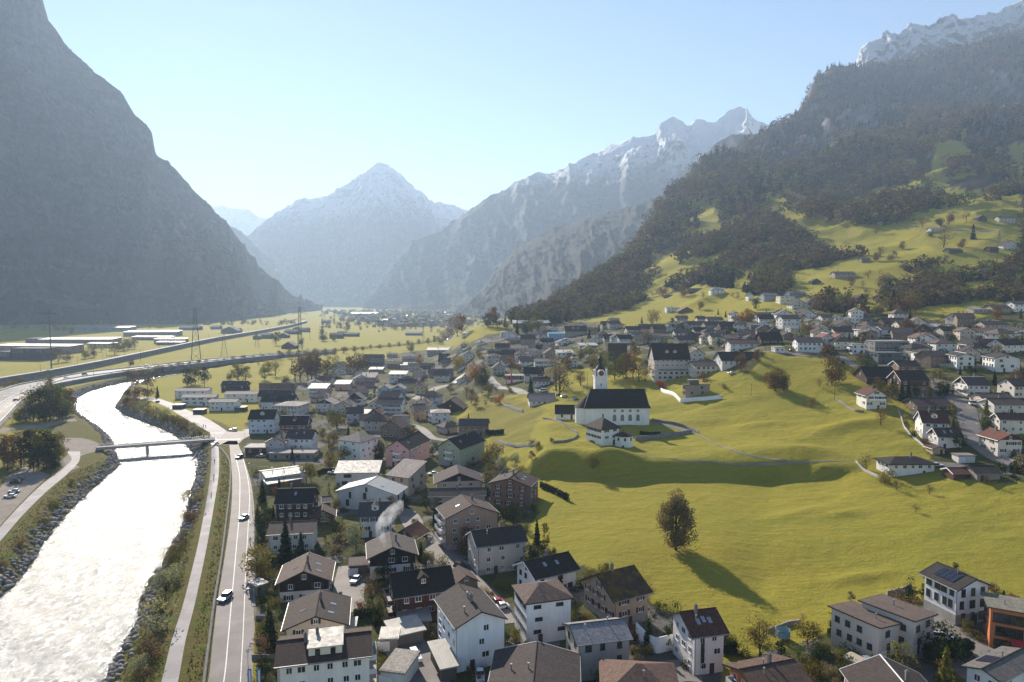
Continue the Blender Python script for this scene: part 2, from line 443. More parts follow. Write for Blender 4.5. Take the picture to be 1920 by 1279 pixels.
def ground_mat():
 k = NT('meadow_ground')
 p = k.pos()
 m = k.attr('mask')
 sp = k.n('ShaderNodeSeparateColor'); k.l(m.outputs['Color'], sp.inputs[0])
 n1 = k.ramp(k.noise(k.scalevec(p, (.012, .02, .02)), 1, 5, .6), .3, .7)
 n2 = k.ramp(k.noise(k.scalevec(p, (.07, .22, .1)), 1, 5, .65), .3, .72)
 n3 = k.ramp(k.noise(p, 1.3, 4, .7), .3, .7)
 g = k.mix(n1, (.36, .305, .034), (.24, .255, .03))
 g = k.mix(k.math('MULTIPLY', n2, .55), g, (.40, .29, .05))
 fine = k.ramp(k.noise(k.scalevec(p, (.3, 1.1, .8)), 1, 6, .78), .42, .68)
 g = k.mix(k.math('MULTIPLY', fine, .5), g, (.18, .17, .02))
 g = k.mix(k.math('MULTIPLY', n3, .3), g, (.15, .145, .02))
 w = k.n('ShaderNodeTexWave', wave_type='BANDS', bands_direction='Y')
 w.inputs['Scale'].default_value = .13; w.inputs['Distortion'].default_value = 9; w.inputs['Detail'].default_value = 2
 w.inputs['Detail Scale'].default_value = .35
 k.l(k.scalevec(p, (.35, 1, 1.5)), w.inputs['Vector'])
 g = k.mix(k.math('MULTIPLY', k.ramp(w.outputs['Fac'], .3, 1), .22), g, (.20, .19, .028))
 dry = k.mix(k.ramp(k.noise(p, .9, 5, .7), .3, .7), (.16, .115, .035), (.10, .10, .025))
 dry = k.mix(k.ramp(k.noise(p, .18, 3), .45, .65), dry, (.10, .12, .02))
 col = k.mix(sp.outputs[2], g, dry)
 wv = k.n('ShaderNodeVectorMath', operation='ADD'); wn = k.n('ShaderNodeVectorMath', operation='SCALE'); wn.inputs['Scale'].default_value = 2.2
 k.l(k.noise(p, .12, 2, .5, 'Color'), wn.inputs[0]); k.l(p, wv.inputs[0]); k.l(wn.outputs[0], wv.inputs[1])
 vo = k.n('ShaderNodeTexVoronoi', distance='MANHATTAN'); vo.inputs['Scale'].default_value = .085; vo.inputs['Randomness'].default_value = .8
 k.l(wv.outputs[0], vo.inputs['Vector'])
 vs = k.n('ShaderNodeSeparateColor'); k.l(vo.outputs['Color'], vs.inputs[0])
 lawn = k.mix(vs.outputs[1], (.05, .06, .015), (.12, .12, .03))  # grass tones darkened, shade of the houses put into the colour
 lawn = k.mix(k.math('MULTIPLY', k.ramp(k.noise(p, .5, 4, .7), .4, .65), .55), lawn, (.055, .05, .022))
 pave = k.mix(vs.outputs[2], (.11, .105, .10), (.22, .20, .18))
 pave = k.mix(k.math('MULTIPLY', k.ramp(k.noise(p, .8, 4, .7), .4, .7), .4), pave, (.08, .075, .07))
 yard = k.mix(k.math('GREATER_THAN', vs.outputs[0], .66), lawn, pave)
 soil = k.mix(k.ramp(k.noise(p, 1.1, 4), .4, .6), (.06, .045, .028), (.10, .09, .035))
 yard = k.mix(k.math('GREATER_THAN', vs.outputs[0], .9), yard, soil)
 col = k.mix(sp.outputs[1], col, yard)
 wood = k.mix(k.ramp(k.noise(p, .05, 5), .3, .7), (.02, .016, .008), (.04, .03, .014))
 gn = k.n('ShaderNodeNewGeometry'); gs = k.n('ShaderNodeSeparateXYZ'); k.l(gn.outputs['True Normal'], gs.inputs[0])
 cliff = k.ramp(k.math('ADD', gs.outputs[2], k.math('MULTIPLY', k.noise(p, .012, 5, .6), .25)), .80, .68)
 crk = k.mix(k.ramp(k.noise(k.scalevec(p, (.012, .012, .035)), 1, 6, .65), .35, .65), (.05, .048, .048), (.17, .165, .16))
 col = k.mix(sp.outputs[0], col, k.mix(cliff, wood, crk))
 hb = k.math('ADD', k.math('ADD', k.noise(p, 1.6, 5, .8), k.math('MULTIPLY', k.noise(p, .25, 3), 1.5)), k.math('MULTIPLY', k.noise(k.scalevec(p, (.12, .5, .4)), 1, 4, .7), .6))
 k.principled(col, .95, .1, 0, k.bump(hb, 1.0, .55))
 return k.m
def rock_mat(name, snow=None, band=.12, dark=(.10, .095, .09), light=(.30, .28, .26), wood=(.045, .042, .022), woodtop=900, feat=1.0, wood2=(.075, .05, .02)):
 """mountain side: woods below, bare rock on the steep, snow on the high and less steep ground"""
 k = NT(name)
 p = k.pos()
 geo = k.n('ShaderNodeNewGeometry')
 sep = k.n('ShaderNodeSeparateXYZ'); k.l(geo.outputs['Normal'], sep.inputs[0])
 sz = k.n('ShaderNodeSeparateXYZ'); k.l(p, sz.inputs[0])
 s = feat
 strat = k.noise(k.scalevec(p, (.004 * s, .004 * s, .03 * s)), 1, 6, .65)
 big = k.noise(k.scalevec(p, (.01 * s, .01 * s, .006 * s)), 1, 8, .68)
 rock = k.mix(k.ramp(k.math('ADD', k.math('MULTIPLY', strat, .5), k.math('MULTIPLY', big, .5)), .5 - band, .5 + band), dark, light)
 woodn = k.noise(k.scalevec(p, (.05 * s, .05 * s, .05 * s)), 1, 4, .7)
 wcol = k.mix(k.ramp(woodn, .35, .65), wood, wood2)
 fw = k.math('ADD', k.math('MULTIPLY', big, 1.6), sep.outputs[2])
 fac = k.ramp(fw, 1.05, 1.3)
 hf = k.ramp(k.math('ADD', sz.outputs[2], k.math('MULTIPLY', big, woodtop * .9)), woodtop * 1.55, woodtop * 1.25)
 fac = k.math('MULTIPLY', fac, hf)
 col = k.mix(fac, rock, wcol)
 rough = .95
 if snow:
  lo, hi, hardness = snow
  h = k.math('ADD', sz.outputs[2], k.math('MULTIPLY', k.math('SUBTRACT', big, .5), (hi - lo) * 2.6))
  sf = k.ramp(h, lo, hi)
  fine = k.noise(k.scalevec(p, (.016 * s, .016 * s, .03 * s)), 1, 7, .7)
  lay = k.noise(k.scalevec(p, (.003 * s, .003 * s, .05 * s)), 1, 4, .6)
  steep = k.ramp(k.math('ADD', sep.outputs[2], k.math('ADD', k.math('MULTIPLY', k.math('SUBTRACT', fine, .5), 1.5), k.math('MULTIPLY', k.math('SUBTRACT', lay, .5), 1.0))), hardness - .12, hardness + .12)
  col = k.mix(k.math('MULTIPLY', sf, steep), col, (.9, .9, .92))
 hb = k.math('ADD', k.math('MULTIPLY', k.noise(p, .02 * s, 8, .7), 3.0), woodn)
 k.principled(col, rough, .15, 0, k.bump(hb, 1.0, 22 / s))
 return k.m
def water_mat():
 k = NT('river_water')
 p = k.pos()
 v = k.scalevec(p, (.55, .30, 1))
 n1 = k.noise(v, 1.0, 5, .62)
 n2 = k.noise(k.scalevec(p, (.12, .07, 1)), 1.0, 3)
 n3 = k.noise(k.scalevec(p, (1.6, 1.0, 1)), 1.0, 3, .6)
 h = k.math('ADD', k.math('ADD', n1, k.math('MULTIPLY', n2, 1.2)), k.math('MULTIPLY', n3, .35))
 foam_glare = k.ramp(k.noise(k.scalevec(p, (.5, .3, 1)), 1.0, 6, .72), .47, .60)  # white water patches; they also paint the river's sun glare into its base colour
 k.principled(k.mix(k.math('MULTIPLY', foam_glare, .75), (.045, .07, .066), (.52, .56, .57)), .165, 1.0, 0, k.bump(h, 1.0, 1.05))
 return k.m
def asphalt_mat(name, c=(.10, .095, .095)):
 k = NT(name)
 p = k.pos()
 n = k.ramp(k.noise(p, .12, 5, .6), .3, .7)
 col = k.mix(n, tuple(x * .66 for x in c), tuple(x * 1.35 for x in c))
 pv = k.n('ShaderNodeTexVoronoi', distance='CHEBYCHEV'); pv.inputs['Scale'].default_value = .16; k.l(p, pv.inputs['Vector'])
 ps = k.n('ShaderNodeSeparateColor'); k.l(pv.outputs['Color'], ps.inputs[0])
 col = k.mix(k.math('MULTIPLY', k.math('GREATER_THAN', ps.outputs[0], .8), .45), col, tuple(x * .6 for x in c))
 col = k.mix(k.math('MULTIPLY', k.ramp(k.noise(p, 2.5, 4, .7), .4, .7), .3), col, tuple(x * 1.5 for x in c))
 k.principled(col, .75, .35, 0, k.bump(k.noise(p, 14, 2), .2, .02))
 return k.m
def stone_mat(name, a=(.10, .09, .085), b=(.30, .28, .26), s=1.0):
 k = NT(name)
 o = k.pos()
 n = k.noise(o, 1.2 * s, 5, .7)
 k.principled(k.mix(k.ramp(n, .3, .7), a, b), .9, .2, 0, k.bump(n, .6, .15))
 return k.m
def gravel_mat():
 k = NT('gravel')
 p = k.pos()
 n = k.ramp(k.noise(p, .22, 5, .7), .3, .7)
 f = k.ramp(k.noise(p, 4, 3), .3, .7)
 col = k.mix(n, (.20, .17, .14), (.32, .28, .24))
 col = k.mix(k.math('MULTIPLY', f, .4), col, (.12, .10, .08))
 k.principled(col, .95, .15, 0, k.bump(f, .3, .05))
 return k.m
M = {}
M['leaf'] = foliage_mat()
M['mass'] = mass_mat()
M['ground'] = ground_mat()
M['water'] = water_mat()
M['asphalt'] = asphalt_mat('asphalt', (.125, .110, .112))
M['asphalt_dark'] = asphalt_mat('village_street', (.155, .14, .13))
M['path'] = asphalt_mat('levee_path', (.20, .19, .20))
M['motorway'] = asphalt_mat('motorway_surface', (.14, .135, .13))
M['paint'] = plain('road_paint', (.62, .60, .58), .7, .3, 0, .25, 2)
M['stone'] = stone_mat('boulder_stone')
M['concrete'] = plain('concrete', (.36, .34, .32), .85, .3, 0, .2, .6, .2)
M['concrete_dark'] = plain('weathered_concrete', (.16, .15, .145), .9, .3, 0, .3, .5, .2)
M['gravel'] = gravel_mat()
M['bark'] = plain('bark', (.06, .045, .033), .95, .1, 0, .4, 3, .5)
M['white'] = plain('white_paint', (.74, .73, .71), .6, .3, 0, .06, 1)
M['frame_dark'] = plain('dark_frame', (.035, .032, .03), .6, .3, 0, .2, 1)
M['steel'] = plain('galvanised_steel', (.30, .31, .32), .5, .4, .5, .2, 2)
M['pylon'] = plain('pylon_steel', (.10, .105, .11), .6, .3, .3, .2, .5)
M['glass'] = glass()
M['rubber'] = plain('tyre_rubber', (.02, .02, .02), .9, .2, 0, .2, 4)
M['shutter'] = plain('dark_shutter', (.03, .035, .03), .7, .3, 0, .2, 3)
M['redshutter'] = plain('red_shutter', (.10, .02, .02), .7, .3, 0, .2, 3)
M['wire'] = plain('cable', (.20, .20, .20), .5, .4, .5, .1, 1)
M['solar'] = plain('solar_panel', (.012, .014, .03), .2, .5, 0, .2, 2)
M['skin'] = plain('skin', (.5, .32, .24), .7, .3, 0, .05, 3)
class MB:
 def __init__(self):
  self.v = []; self.f = []; self.uv = []; self.mi = []
 def face(self, pts, uv=None, mi=0):
  b = len(self.v)
  self.v += [tuple(p) for p in pts]
  self.f.append(tuple(range(b, b + len(pts))))
  if uv is None:
   uv = [(0, 0)] * len(pts)
  self.uv.append(uv); self.mi.append(mi)
 def hexa(self, p, mi=0):
  """8 corners: 0-3 bottom ring (ccw from above), 4-7 top ring"""
  for q in ((3, 2, 1, 0), (4, 5, 6, 7), (0, 1, 5, 4), (1, 2, 6, 5), (2, 3, 7, 6), (3, 0, 4, 7)):
   pts = [Vector(p[i]) for i in q]
   e = (pts[1] - pts[0]); L = e.length; e = e / L if L else e
   w = (pts[3] - pts[0]).length
   self.face(pts, [(0, 0), (L, 0), (L, w), (0, w)], mi)
  return self
 def box(self, x0, y0, z0, x1, y1, z1, mi=0):
  return self.hexa([(x0, y0, z0), (x1, y0, z0), (x1, y1, z0), (x0, y1, z0), (x0, y0, z1), (x1, y0, z1), (x1, y1, z1), (x0, y1, z1)], mi)
 def bar(self, a, b, r, mi=0, r2=None, n=4):
  a = Vector(a); b = Vector(b); d = b - a
  if d.length < 1e-6:
   return self
  d.normalize()
  s = d.cross(Vector((0, 0, 1)) if abs(d.z) < .9 else Vector((1, 0, 0))).normalized(); t = d.cross(s)
  r2 = r if r2 is None else r2
  A = [a + (s * math.cos(2 * math.pi * i / n) + t * math.sin(2 * math.pi * i / n)) * r for i in range(n)]
  B = [b + (s * math.cos(2 * math.pi * i / n) + t * math.sin(2 * math.pi * i / n)) * r2 for i in range(n)]
  for i in range(n):
   self.face([A[i], B[i], B[(i + 1) % n], A[(i + 1) % n]], None, mi)
  self.face(A, None, mi); self.face(B[::-1], None, mi)
  return self
 def slab(self, pts, th, mi=0, uv=None):
  """pts: planar ring ccw seen from above/outside; thickness straight down"""
  lo = [(p[0], p[1], p[2] - th) for p in pts]
  self.face(pts, uv, mi)
  self.face(lo[::-1], None, mi)
  n = len(pts)
  for i in range(n):
   j = (i + 1) % n
   self.face([pts[i], lo[i], lo[j], pts[j]], None, mi)
  return self
 def mesh(self, name, mats):
  m = bpy.data.meshes.new(name)
  m.from_pydata(self.v, [], self.f)
  if not isinstance(mats, (list, tuple)):
   mats = [mats]
  for x in mats:
   m.materials.append(x)
  if len(mats) > 1:
   m.polygons.foreach_set('material_index', self.mi)
  ul = m.uv_layers.new(name='UVMap')
  flat = [c for u in self.uv for p in u for c in p]
  ul.data.foreach_set('uv', flat)
  m.update()
  return m
 def build(self, name, mats, parent=None, loc=None):
  return link(name, self.mesh(name, mats), parent, loc)
def link(name, data, parent=None, loc=None, rz=None):
 o = bpy.data.objects.new(name, data)
 COL.objects.link(o)
 if parent is not None:
  o.parent = parent
 if loc is not None:
  o.location = loc
 if rz is not None:
  o.rotation_euler = (0, 0, rz)
 return o
def tag(o, label=None, cat=None, group=None, kind=None):
 if label:
  o['label'] = label
 if cat:
  o['category'] = cat
 if group:
  o['group'] = group
 if kind:
  o['kind'] = kind
 return o
def empty(name, loc, rz=0.0):
 return link(name, None, None, loc, rz)
def npmesh(name, V, Fq, mat, smooth_=False):
 m = bpy.data.meshes.new(name)
 V = np.asarray(V, np.float32); Fq = np.asarray(Fq, np.int32)
 k = Fq.shape[1]
 m.vertices.add(len(V)); m.vertices.foreach_set('co', V.ravel())
 m.loops.add(Fq.size); m.loops.foreach_set('vertex_index', Fq.ravel())
 m.polygons.add(len(Fq)); m.polygons.foreach_set('loop_start', np.arange(0, Fq.size, k, dtype=np.int32))
 m.polygons.foreach_set('loop_total', np.full(len(Fq), k, np.int32))
 if smooth_:
  m.polygons.foreach_set('use_smooth', np.ones(len(Fq), bool))
 m.materials.append(mat)
 m.update(calc_edges=True)
 return m
def gridfaces(nu, nv):
 i, j = np.meshgrid(np.arange(nu - 1), np.arange(nv - 1), indexing='ij')
 a = i * nv + j
 return np.stack([a, a + nv, a + nv + 1, a + 1], -1).reshape(-1, 4)
def setcol(m, name, arr, domain='POINT'):
 at = m.color_attributes.new(name, 'FLOAT_COLOR', domain)
 a = np.ones((len(arr), 4), np.float32); a[:, :arr.shape[1]] = arr
 at.data.foreach_set('color', a.ravel())
SUN_AZ, SUN_EL = math.radians(-24.0), math.radians(28.0)
SUNV = Vector((math.sin(SUN_AZ) * math.cos(SUN_EL), math.cos(SUN_AZ) * math.cos(SUN_EL), math.sin(SUN_EL)))
cd = bpy.data.cameras.new('camera')
cam = bpy.data.objects.new('camera', cd); COL.objects.link(cam)
cam.location = (0, 0, CH); cam.rotation_euler = (math.pi / 2 - PT, 0, 0)
cd.sensor_width = 36.0; cd.lens = 36.0 * FP / 1920.0
cd.clip_start = 1.0; cd.clip_end = 60000.0
SC.camera = cam
ld = bpy.data.lights.new('sun', 'SUN'); ld.energy = 5.0; ld.angle = math.radians(0.5); ld.color = (1.0, .89, .75)
sun = bpy.data.objects.new('sun', ld); COL.objects.link(sun)
sun.rotation_euler = (-SUNV).to_track_quat('-Z', 'Y').to_euler()
W = bpy.data.worlds.new('World'); SC.world = W; W.use_nodes = True
wt = W.node_tree; wt.nodes.clear()
sky = wt.nodes.new('ShaderNodeTexSky'); sky.sky_type = 'NISHITA'; sky.sun_disc = False
sky.sun_elevation = SUN_EL; sky.sun_rotation = SUN_AZ; sky.air_density = 1.0; sky.dust_density = SKY_DUST; sky.ozone_density = 2.2
bg = wt.nodes.new('ShaderNodeBackground'); bg.inputs['Strength'].default_value = SKY_STRENGTH
wo = wt.nodes.new('ShaderNodeOutputWorld')
wt.links.new(sky.outputs[0], bg.inputs[0]); wt.links.new(bg.outputs[0], wo.inputs[0])
SC.view_settings.view_transform = 'Standard'; SC.view_settings.look = 'None'
SC.view_settings.exposure = EXPOSURE; SC.view_settings.gamma = 1.0
SC.cycles.use_denoising = True
SC.cycles.max_bounces = 6; SC.cycles.diffuse_bounces = 3; SC.cycles.glossy_bounces = 3; SC.cycles.transmission_bounces = 2
SC.cycles.volume_bounces = 1; SC.cycles.transparent_max_bounces = 6
SC.cycles.sample_clamp_indirect = 6.0
if HAZE > 0:
 hz = NT('pale_air')
 pv = hz.n('ShaderNodeVolumePrincipled')
 pv.inputs['Color'].default_value = (*HAZE_COL, 1); pv.inputs['Density'].default_value = HAZE
 pv.inputs['Anisotropy'].default_value = HAZE_G
 hz.l(pv.outputs[0], hz.out.inputs['Volume'])
 hb = MB(); hb.box(-17500, -60, -12, 17500, 15600, 1760)
 h = hb.build('haze', hz.m); tag(h, kind='stuff')
 h['label'] = 'pale blue autumn haze filling the whole valley'
def poly0(c, pts):
 return [pix(c, *p) for p in pts]
MEADOWS = [
 poly0('0', [(1178, 598), (1200, 572), (1240, 552), (1262, 540), (1300, 531), (1330, 540), (1372, 545), (1395, 538), (1400, 552), (1480, 566), (1500, 580), (1380, 612), (1200, 612)]),
 poly0('0', [(1306, 390), (1356, 385), (1345, 400), (1338, 425), (1312, 438), (1318, 418)]),
 poly0('0', [(1222, 490), (1250, 475), (1292, 462), (1275, 478), (1285, 492), (1262, 505), (1235, 516), (1210, 522), (1245, 500)]),
 poly0('0', [(1378, 502), (1412, 500), (1418, 515), (1390, 522), (1378, 516)]),
 poly0('P', [(40, 880), (150, 880), (190, 930), (250, 950), (130, 950), (70, 910)]),
 poly0('P', [(820, 640), (990, 630), (1010, 690), (900, 720), (770, 715), (830, 680)]),
 poly0('P', [(940, 770), (1080, 760), (1085, 850), (1112, 915), (1160, 925), (1232, 930), (1232, 1095), (1060, 1115), (900, 1108), (760, 1130), (640, 1130), (520, 1090), (370, 1085), (245, 1052), (380, 985), (500, 990), (650, 985), (720, 955), (800, 930), (985, 920), (1000, 880), (900, 870), (800, 862), (820, 800), (900, 790)]),
 poly0('P', [(770, 730), (880, 745), (920, 770), (860, 800), (770, 780)]),
 poly0('P', [(520, 1140), (700, 1130), (760, 1140), (745, 1200), (620, 1215), (520, 1240), (330, 1245), (190, 1235), (210, 1210), (420, 1190), (500, 1180)]),
 poly0('P', [(550, 838), (640, 845), (600, 858)]),
 poly0('P', [(40, 880), (90, 800), (140, 810), (90, 840)]),
 poly0('K', [(1350, 60), (1500, 30), (1690, 15), (1690, 120), (1400, 170), (1350, 140)]),
 poly0('K', [(160, 50), (350, 25), (620, 30), (640, 90), (480, 120), (700, 110), (710, 150), (520, 175), (300, 120), (190, 90)]),
 poly0('K', [(60, 0), (620, -5), (600, 20), (160, 30)]),
 poly0('0', [(1880, 292), (1935, 278), (1935, 312), (1890, 318)]),
 poly0('P', [(150, 930), (260, 935), (420, 1010), (500, 1020), (380, 1045), (200, 995)]), poly0('P', [(640, 1130), (760, 1135), (900, 1110), (1060, 1120), (1000, 1160), (800, 1175)]),
 poly0('P', [(200, 1190), (540, 1150), (600, 1160), (520, 1200), (300, 1255), (170, 1255)]), poly0('P', [(1085, 900), (1240, 880), (1240, 1100), (1090, 1100)]), poly0('P', [(1180, 690), (1240, 660), (1240, 750)]),
 poly0('P', [(690, 690), (830, 700), (790, 760), (710, 745)]), poly0('K', [(480, 100), (640, 90), (760, 150), (560, 195)]), poly0('O', [(980, 640), (1110, 660), (1090, 800), (990, 810)]), poly0('O', [(700, 930), (880, 890), (960, 900), (830, 980), (740, 1010)]),
 poly0('P', [(20, 1180), (60, 1170), (30, 1215), (0, 1215)]),
]
WOODLINE = [(1010, 612), (1085, 604), (1120, 600), (1165, 592), (1190, 570), (1240, 545), (1300, 530), (1380, 540), (1400, 548), (1480, 560), (1540, 585), (1640, 588), (1700, 598), (1760, 598), (1800, 590), (1870, 578), (1940, 570), (1990, 560),
   (1990, -600), (900, -600), (900, 612)]
def warp(px, py, x, y):
 return px + 16 * fbm(x / 45, y / 45, 4, 61), py + 11 * fbm(x / 45, y / 45, 4, 67)
PXW, PYW = warp(PXG, PYG, XW, YW)
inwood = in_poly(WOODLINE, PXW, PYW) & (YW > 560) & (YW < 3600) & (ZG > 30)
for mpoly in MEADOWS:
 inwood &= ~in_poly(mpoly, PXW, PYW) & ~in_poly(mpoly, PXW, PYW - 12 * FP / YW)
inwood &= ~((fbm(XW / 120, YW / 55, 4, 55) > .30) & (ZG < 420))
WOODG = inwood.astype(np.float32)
YARDS = [
 poly0('0', [(478, 1400), (478, 1100), (470, 900), (450, 820), (470, 790), (520, 720), (600, 690), (700, 680), (760, 660), (860, 650), (880, 640), (1000, 600), (1050, 600), (1180, 612), (1200, 640), (1180, 690), (1060, 690), (1030, 740), (900, 740), (850, 770), (880, 840), (930, 850), (985, 920), (1010, 960), (980, 1010), (1090, 1060), (1200, 1090), (1230, 1140), (1350, 1180), (1360, 1400)]),
 poly0('0', [(1200, 612), (1380, 600), (1500, 590), (1640, 590), (1800, 600), (1960, 580), (1960, 900), (1880, 905), (1820, 890), (1770, 890), (1720, 820), (1700, 760), (1600, 700), (1540, 672), (1440, 662), (1400, 700), (1290, 690), (1200, 690)]),
 poly0('0', [(1350, 1400), (1400, 1230), (1520, 1200), (1690, 1120), (1830, 1130), (1960, 1130), (1960, 1400)]),
]
yard = np.zeros_like(ZG)
for yp in YARDS:
 yard = np.maximum(yard, in_poly(yp, PXG + 9 * fbm(XW / 14, YW / 14, 3, 41), PYG + 6 * fbm(XW / 14, YW / 14, 3, 43)) * 1.0)
yard = np.where((YW < 1000), yard, 0)
dry = np.where(zone & ~inside & (YW < 700), 1.0, 0.0)
dry = np.maximum(dry, np.where((sW > 0) & (dW < 25) & (YW < 372) & (PXG > 150), .8, 0) * (~inside))
LEFTGRASS = poly0('0', [(-60, 1000), (0, 900), (0, 860), (110, 860), (150, 840), (215, 860), (225, 875), (0, 1130)])
dry = np.maximum(dry, in_poly(LEFTGRASS, PXG, PYG) * .8)
APRON = poly0('0', [(985, 830), (1010, 770), (960, 740), (870, 745), (885, 800), (930, 840)])
dry = np.maximum(dry, in_poly(APRON, PXG + 40 * fbm(XW / 40, YW / 40, 4, 45), PYG + 24 * fbm(XW / 40, YW / 40, 4, 46)) * .5)
gv = np.stack([XW, YW, ZG], -1).reshape(-1, 3)
gm = npmesh('ground', gv, gridfaces(NU, NV), M['ground'], True)
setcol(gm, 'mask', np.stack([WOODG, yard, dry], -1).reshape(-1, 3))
ground = tag(link('ground', gm), kind='structure')
wb = MB()
wl, wr = [], []
acc = lambda P, n: np.stack([np.interp(np.linspace(0, 1, n), np.r_[0, np.cumsum(np.linalg.norm(np.diff(P, axis=0), axis=1))] / np.linalg.norm(np.diff(P, axis=0), axis=1).sum(), P[:, k]) for k in (0, 1)], -1)
nn = 140
a_, b_ = acc(RLW, nn), acc(RRW, nn)
ext = (a_ - b_); ln = np.linalg.norm(ext, axis=1, keepdims=True); ext = ext / ln
a2, b2 = a_ + ext * 2.2, b_ - ext * 2.2
wv = []
for q in range(nn):
 for k in range(10):
  p = a2[q] * (1 - k / 9) + b2[q] * k / 9
  wv.append((p[0], p[1], ZW))
wm = npmesh('river', wv, gridfaces(nn, 10), M['water'], True)
tag(link('river', wm), kind='structure')
def resample(P, n):
 P = np.asarray(P, float)
 d = np.r_[0, np.cumsum(np.linalg.norm(np.diff(P, axis=0), axis=1))]
 t = np.linspace(0, d[-1], n)
 return np.stack([np.interp(t, d, P[:, k]) for k in range(P.shape[1])], -1)
def spline(P, n):
 """smooth curve through points"""
 P = np.asarray(P, float)
 d = np.r_[0, np.cumsum(np.linalg.norm(np.diff(P, axis=0), axis=1))]
 t = np.linspace(0, d[-1], n)
 return np.stack([pchip(d, P[:, k], t) for k in range(P.shape[1])], -1)
def ground_pts(c, pts):
 return np.array([G(*pix(c, *p))[:2] for p in pts])
def strip(name, Lp, Rp, off, mat, n=80, m=4, zflat=None, kind='structure', smooth_=True):
 Lq = spline(Lp, n); Rq = spline(Rp, n)
 V = []
 for i in range(n):
  for k in range(m):
   p = Lq[i] * (1 - k / (m - 1)) + Rq[i] * k / (m - 1)
   V.append((p[0], p[1], (float(zt(p[0], p[1])) if zflat is None else zflat) + off))
 o = link(name, npmesh(name, V, gridfaces(n, m), mat, True))
 if kind:
  tag(o, kind=kind)
 return o
ROADS = []
def ribbon(name, P, w, off, mat, n=80, m=3, zflat=None, kind='structure'):
 Q = spline(P, n)
 ROADS.append((Q, w / 2 + .8))
 T = np.gradient(Q, axis=0); T /= np.linalg.norm(T, axis=1, keepdims=True) + 1e-9
 Nn = np.stack([-T[:, 1], T[:, 0]], -1)
 V = []
 for i in range(n):
  for k in range(m):
   p = Q[i] + Nn[i] * w * (.5 - k / (m - 1))
   V.append((p[0], p[1], (float(zt(p[0], p[1])) if zflat is None else zflat) + off))
 o = link(name, npmesh(name, V, gridfaces(n, m), mat, True))
 if kind:
  tag(o, kind=kind)
 return o
P0 = lambda c, pts, z=0.0: pline(c, pts, z)
mrl = P0('N', [(1196, 1500), (1250, 1279), (1280, 1020), (1308, 790), (1336, 620), (1358, 480), (1384, 300), (1396, 100), (1388, -40), (1372, -170)])
mrr = P0('N', [(1515, 1500), (1518, 1279), (1528, 1020), (1535, 790), (1533, 620), (1532, 480), (1531, 300), (1512, 100), (1472, -40), (1425, -170)])
mrl = np.vstack([mrl, P0('A', [(62, 740), (40, 690)])]); mrr = np.vstack([mrr, P0('A', [(215, 740), (270, 690)])])
strip('main_road', mrl, mrr, .09, M['asphalt'], 160, 6)
def lane(P, w, dash=None, n=200, nm='road_marking', zflat=None):
 Q = spline(P, n * 3)
 T = np.gradient(Q, axis=0); T /= np.linalg.norm(T, axis=1, keepdims=True) + 1e-9
 Nn = np.stack([-T[:, 1], T[:, 0]], -1)
 s = np.r_[0, np.cumsum(np.linalg.norm(np.diff(Q, axis=0), axis=1))]
 mb = MB()
 for i in range(len(Q) - 1):
  if dash and (s[i] % (dash[0] + dash[1])) > dash[0]:
   continue
  q = []
  for (j, sg) in ((i, 1), (i, -1), (i + 1, -1), (i + 1, 1)):
   p = Q[j] + Nn[j] * w / 2 * sg
   q.append((p[0], p[1], (float(zt(*p)) + .10 if zflat is None else zflat) + .016))
  mb.face(q)
 return tag(mb.build(nm, M['paint']), kind='structure')
lane(P0('N', [(1300, 1500), (1345, 1279), (1372, 1020), (1392, 790), (1408, 620), (1420, 480), (1436, 300), (1442, 150), (1440, 40), (1412, -90)]), .22)
lane(P0('N', [(1440, 1500), (1446, 1279), (1460, 1020), (1470, 790), (1476, 620), (1484, 480), (1494, 300), (1500, 160), (1490, 60), (1448, -110)]), .18)
strip('street_junction', P0('A', [(-40, 690), (40, 640), (150, 620), (240, 618), (340, 615)]), P0('A', [(-40, 715), (60, 742), (215, 742), (270, 690), (350, 648)]), .085, M['asphalt'], 60, 6)
cw = MB()
cA, cB = np.array(on_plane(*pix('A', 20, 695), 0)), np.array(on_plane(*pix('A', 262, 690), 0))
cdv = (cB - cA) / np.linalg.norm(cB - cA); cnv = np.array([-cdv[1], cdv[0]])
LL = np.linalg.norm(cB - cA)
for i in range(int(LL / 1.1)):
 a = cA + cdv * i * 1.1; b = a + cdv * .55
 q = [a - cnv * 1.6, b - cnv * 1.6, b + cnv * 1.6, a + cnv * 1.6]
 cw.face([(p[0], p[1], float(zt(*p)) + .117) for p in q])
tag(cw.build('zebra_crossing', M['paint']), kind='structure')
strip('riverside_lane', P0('L', [(1650, 1040), (1480, 950), (1330, 860), (1200, 790), (1080, 755), (1010, 750)], .3), P0('L', [(1700, 990), (1560, 900), (1400, 830), (1260, 770), (1120, 740), (1010, 738)], .3), .1, M['path'], 60, 4)
strip('levee_path', P0('N', [(880, 1600), (970, 1279), (1035, 1020), (1090, 850), (1150, 620), (1195, 430), (1232, 230), (1262, 30), (1270, -150), (1262, -230)], 1.0), P0('N', [(990, 1600), (1070, 1279), (1118, 1020), (1162, 850), (1212, 620), (1250, 430), (1285, 230), (1315, 30), (1312, -150), (1300, -230)], 1.0), .09, M['path'], 140, 4)
strip('gravel_track', P0('N', [(-260, 700), (-120, 480), (0, 345), (120, 215), (250, 90), (380, -10), (430, -60), (395, -110)], .25), P0('N', [(-260, 840), (-120, 560), (0, 430), (130, 280), (270, 140), (410, 20), (475, -50), (480, -110)], .25), .08, M['path'], 80, 4)
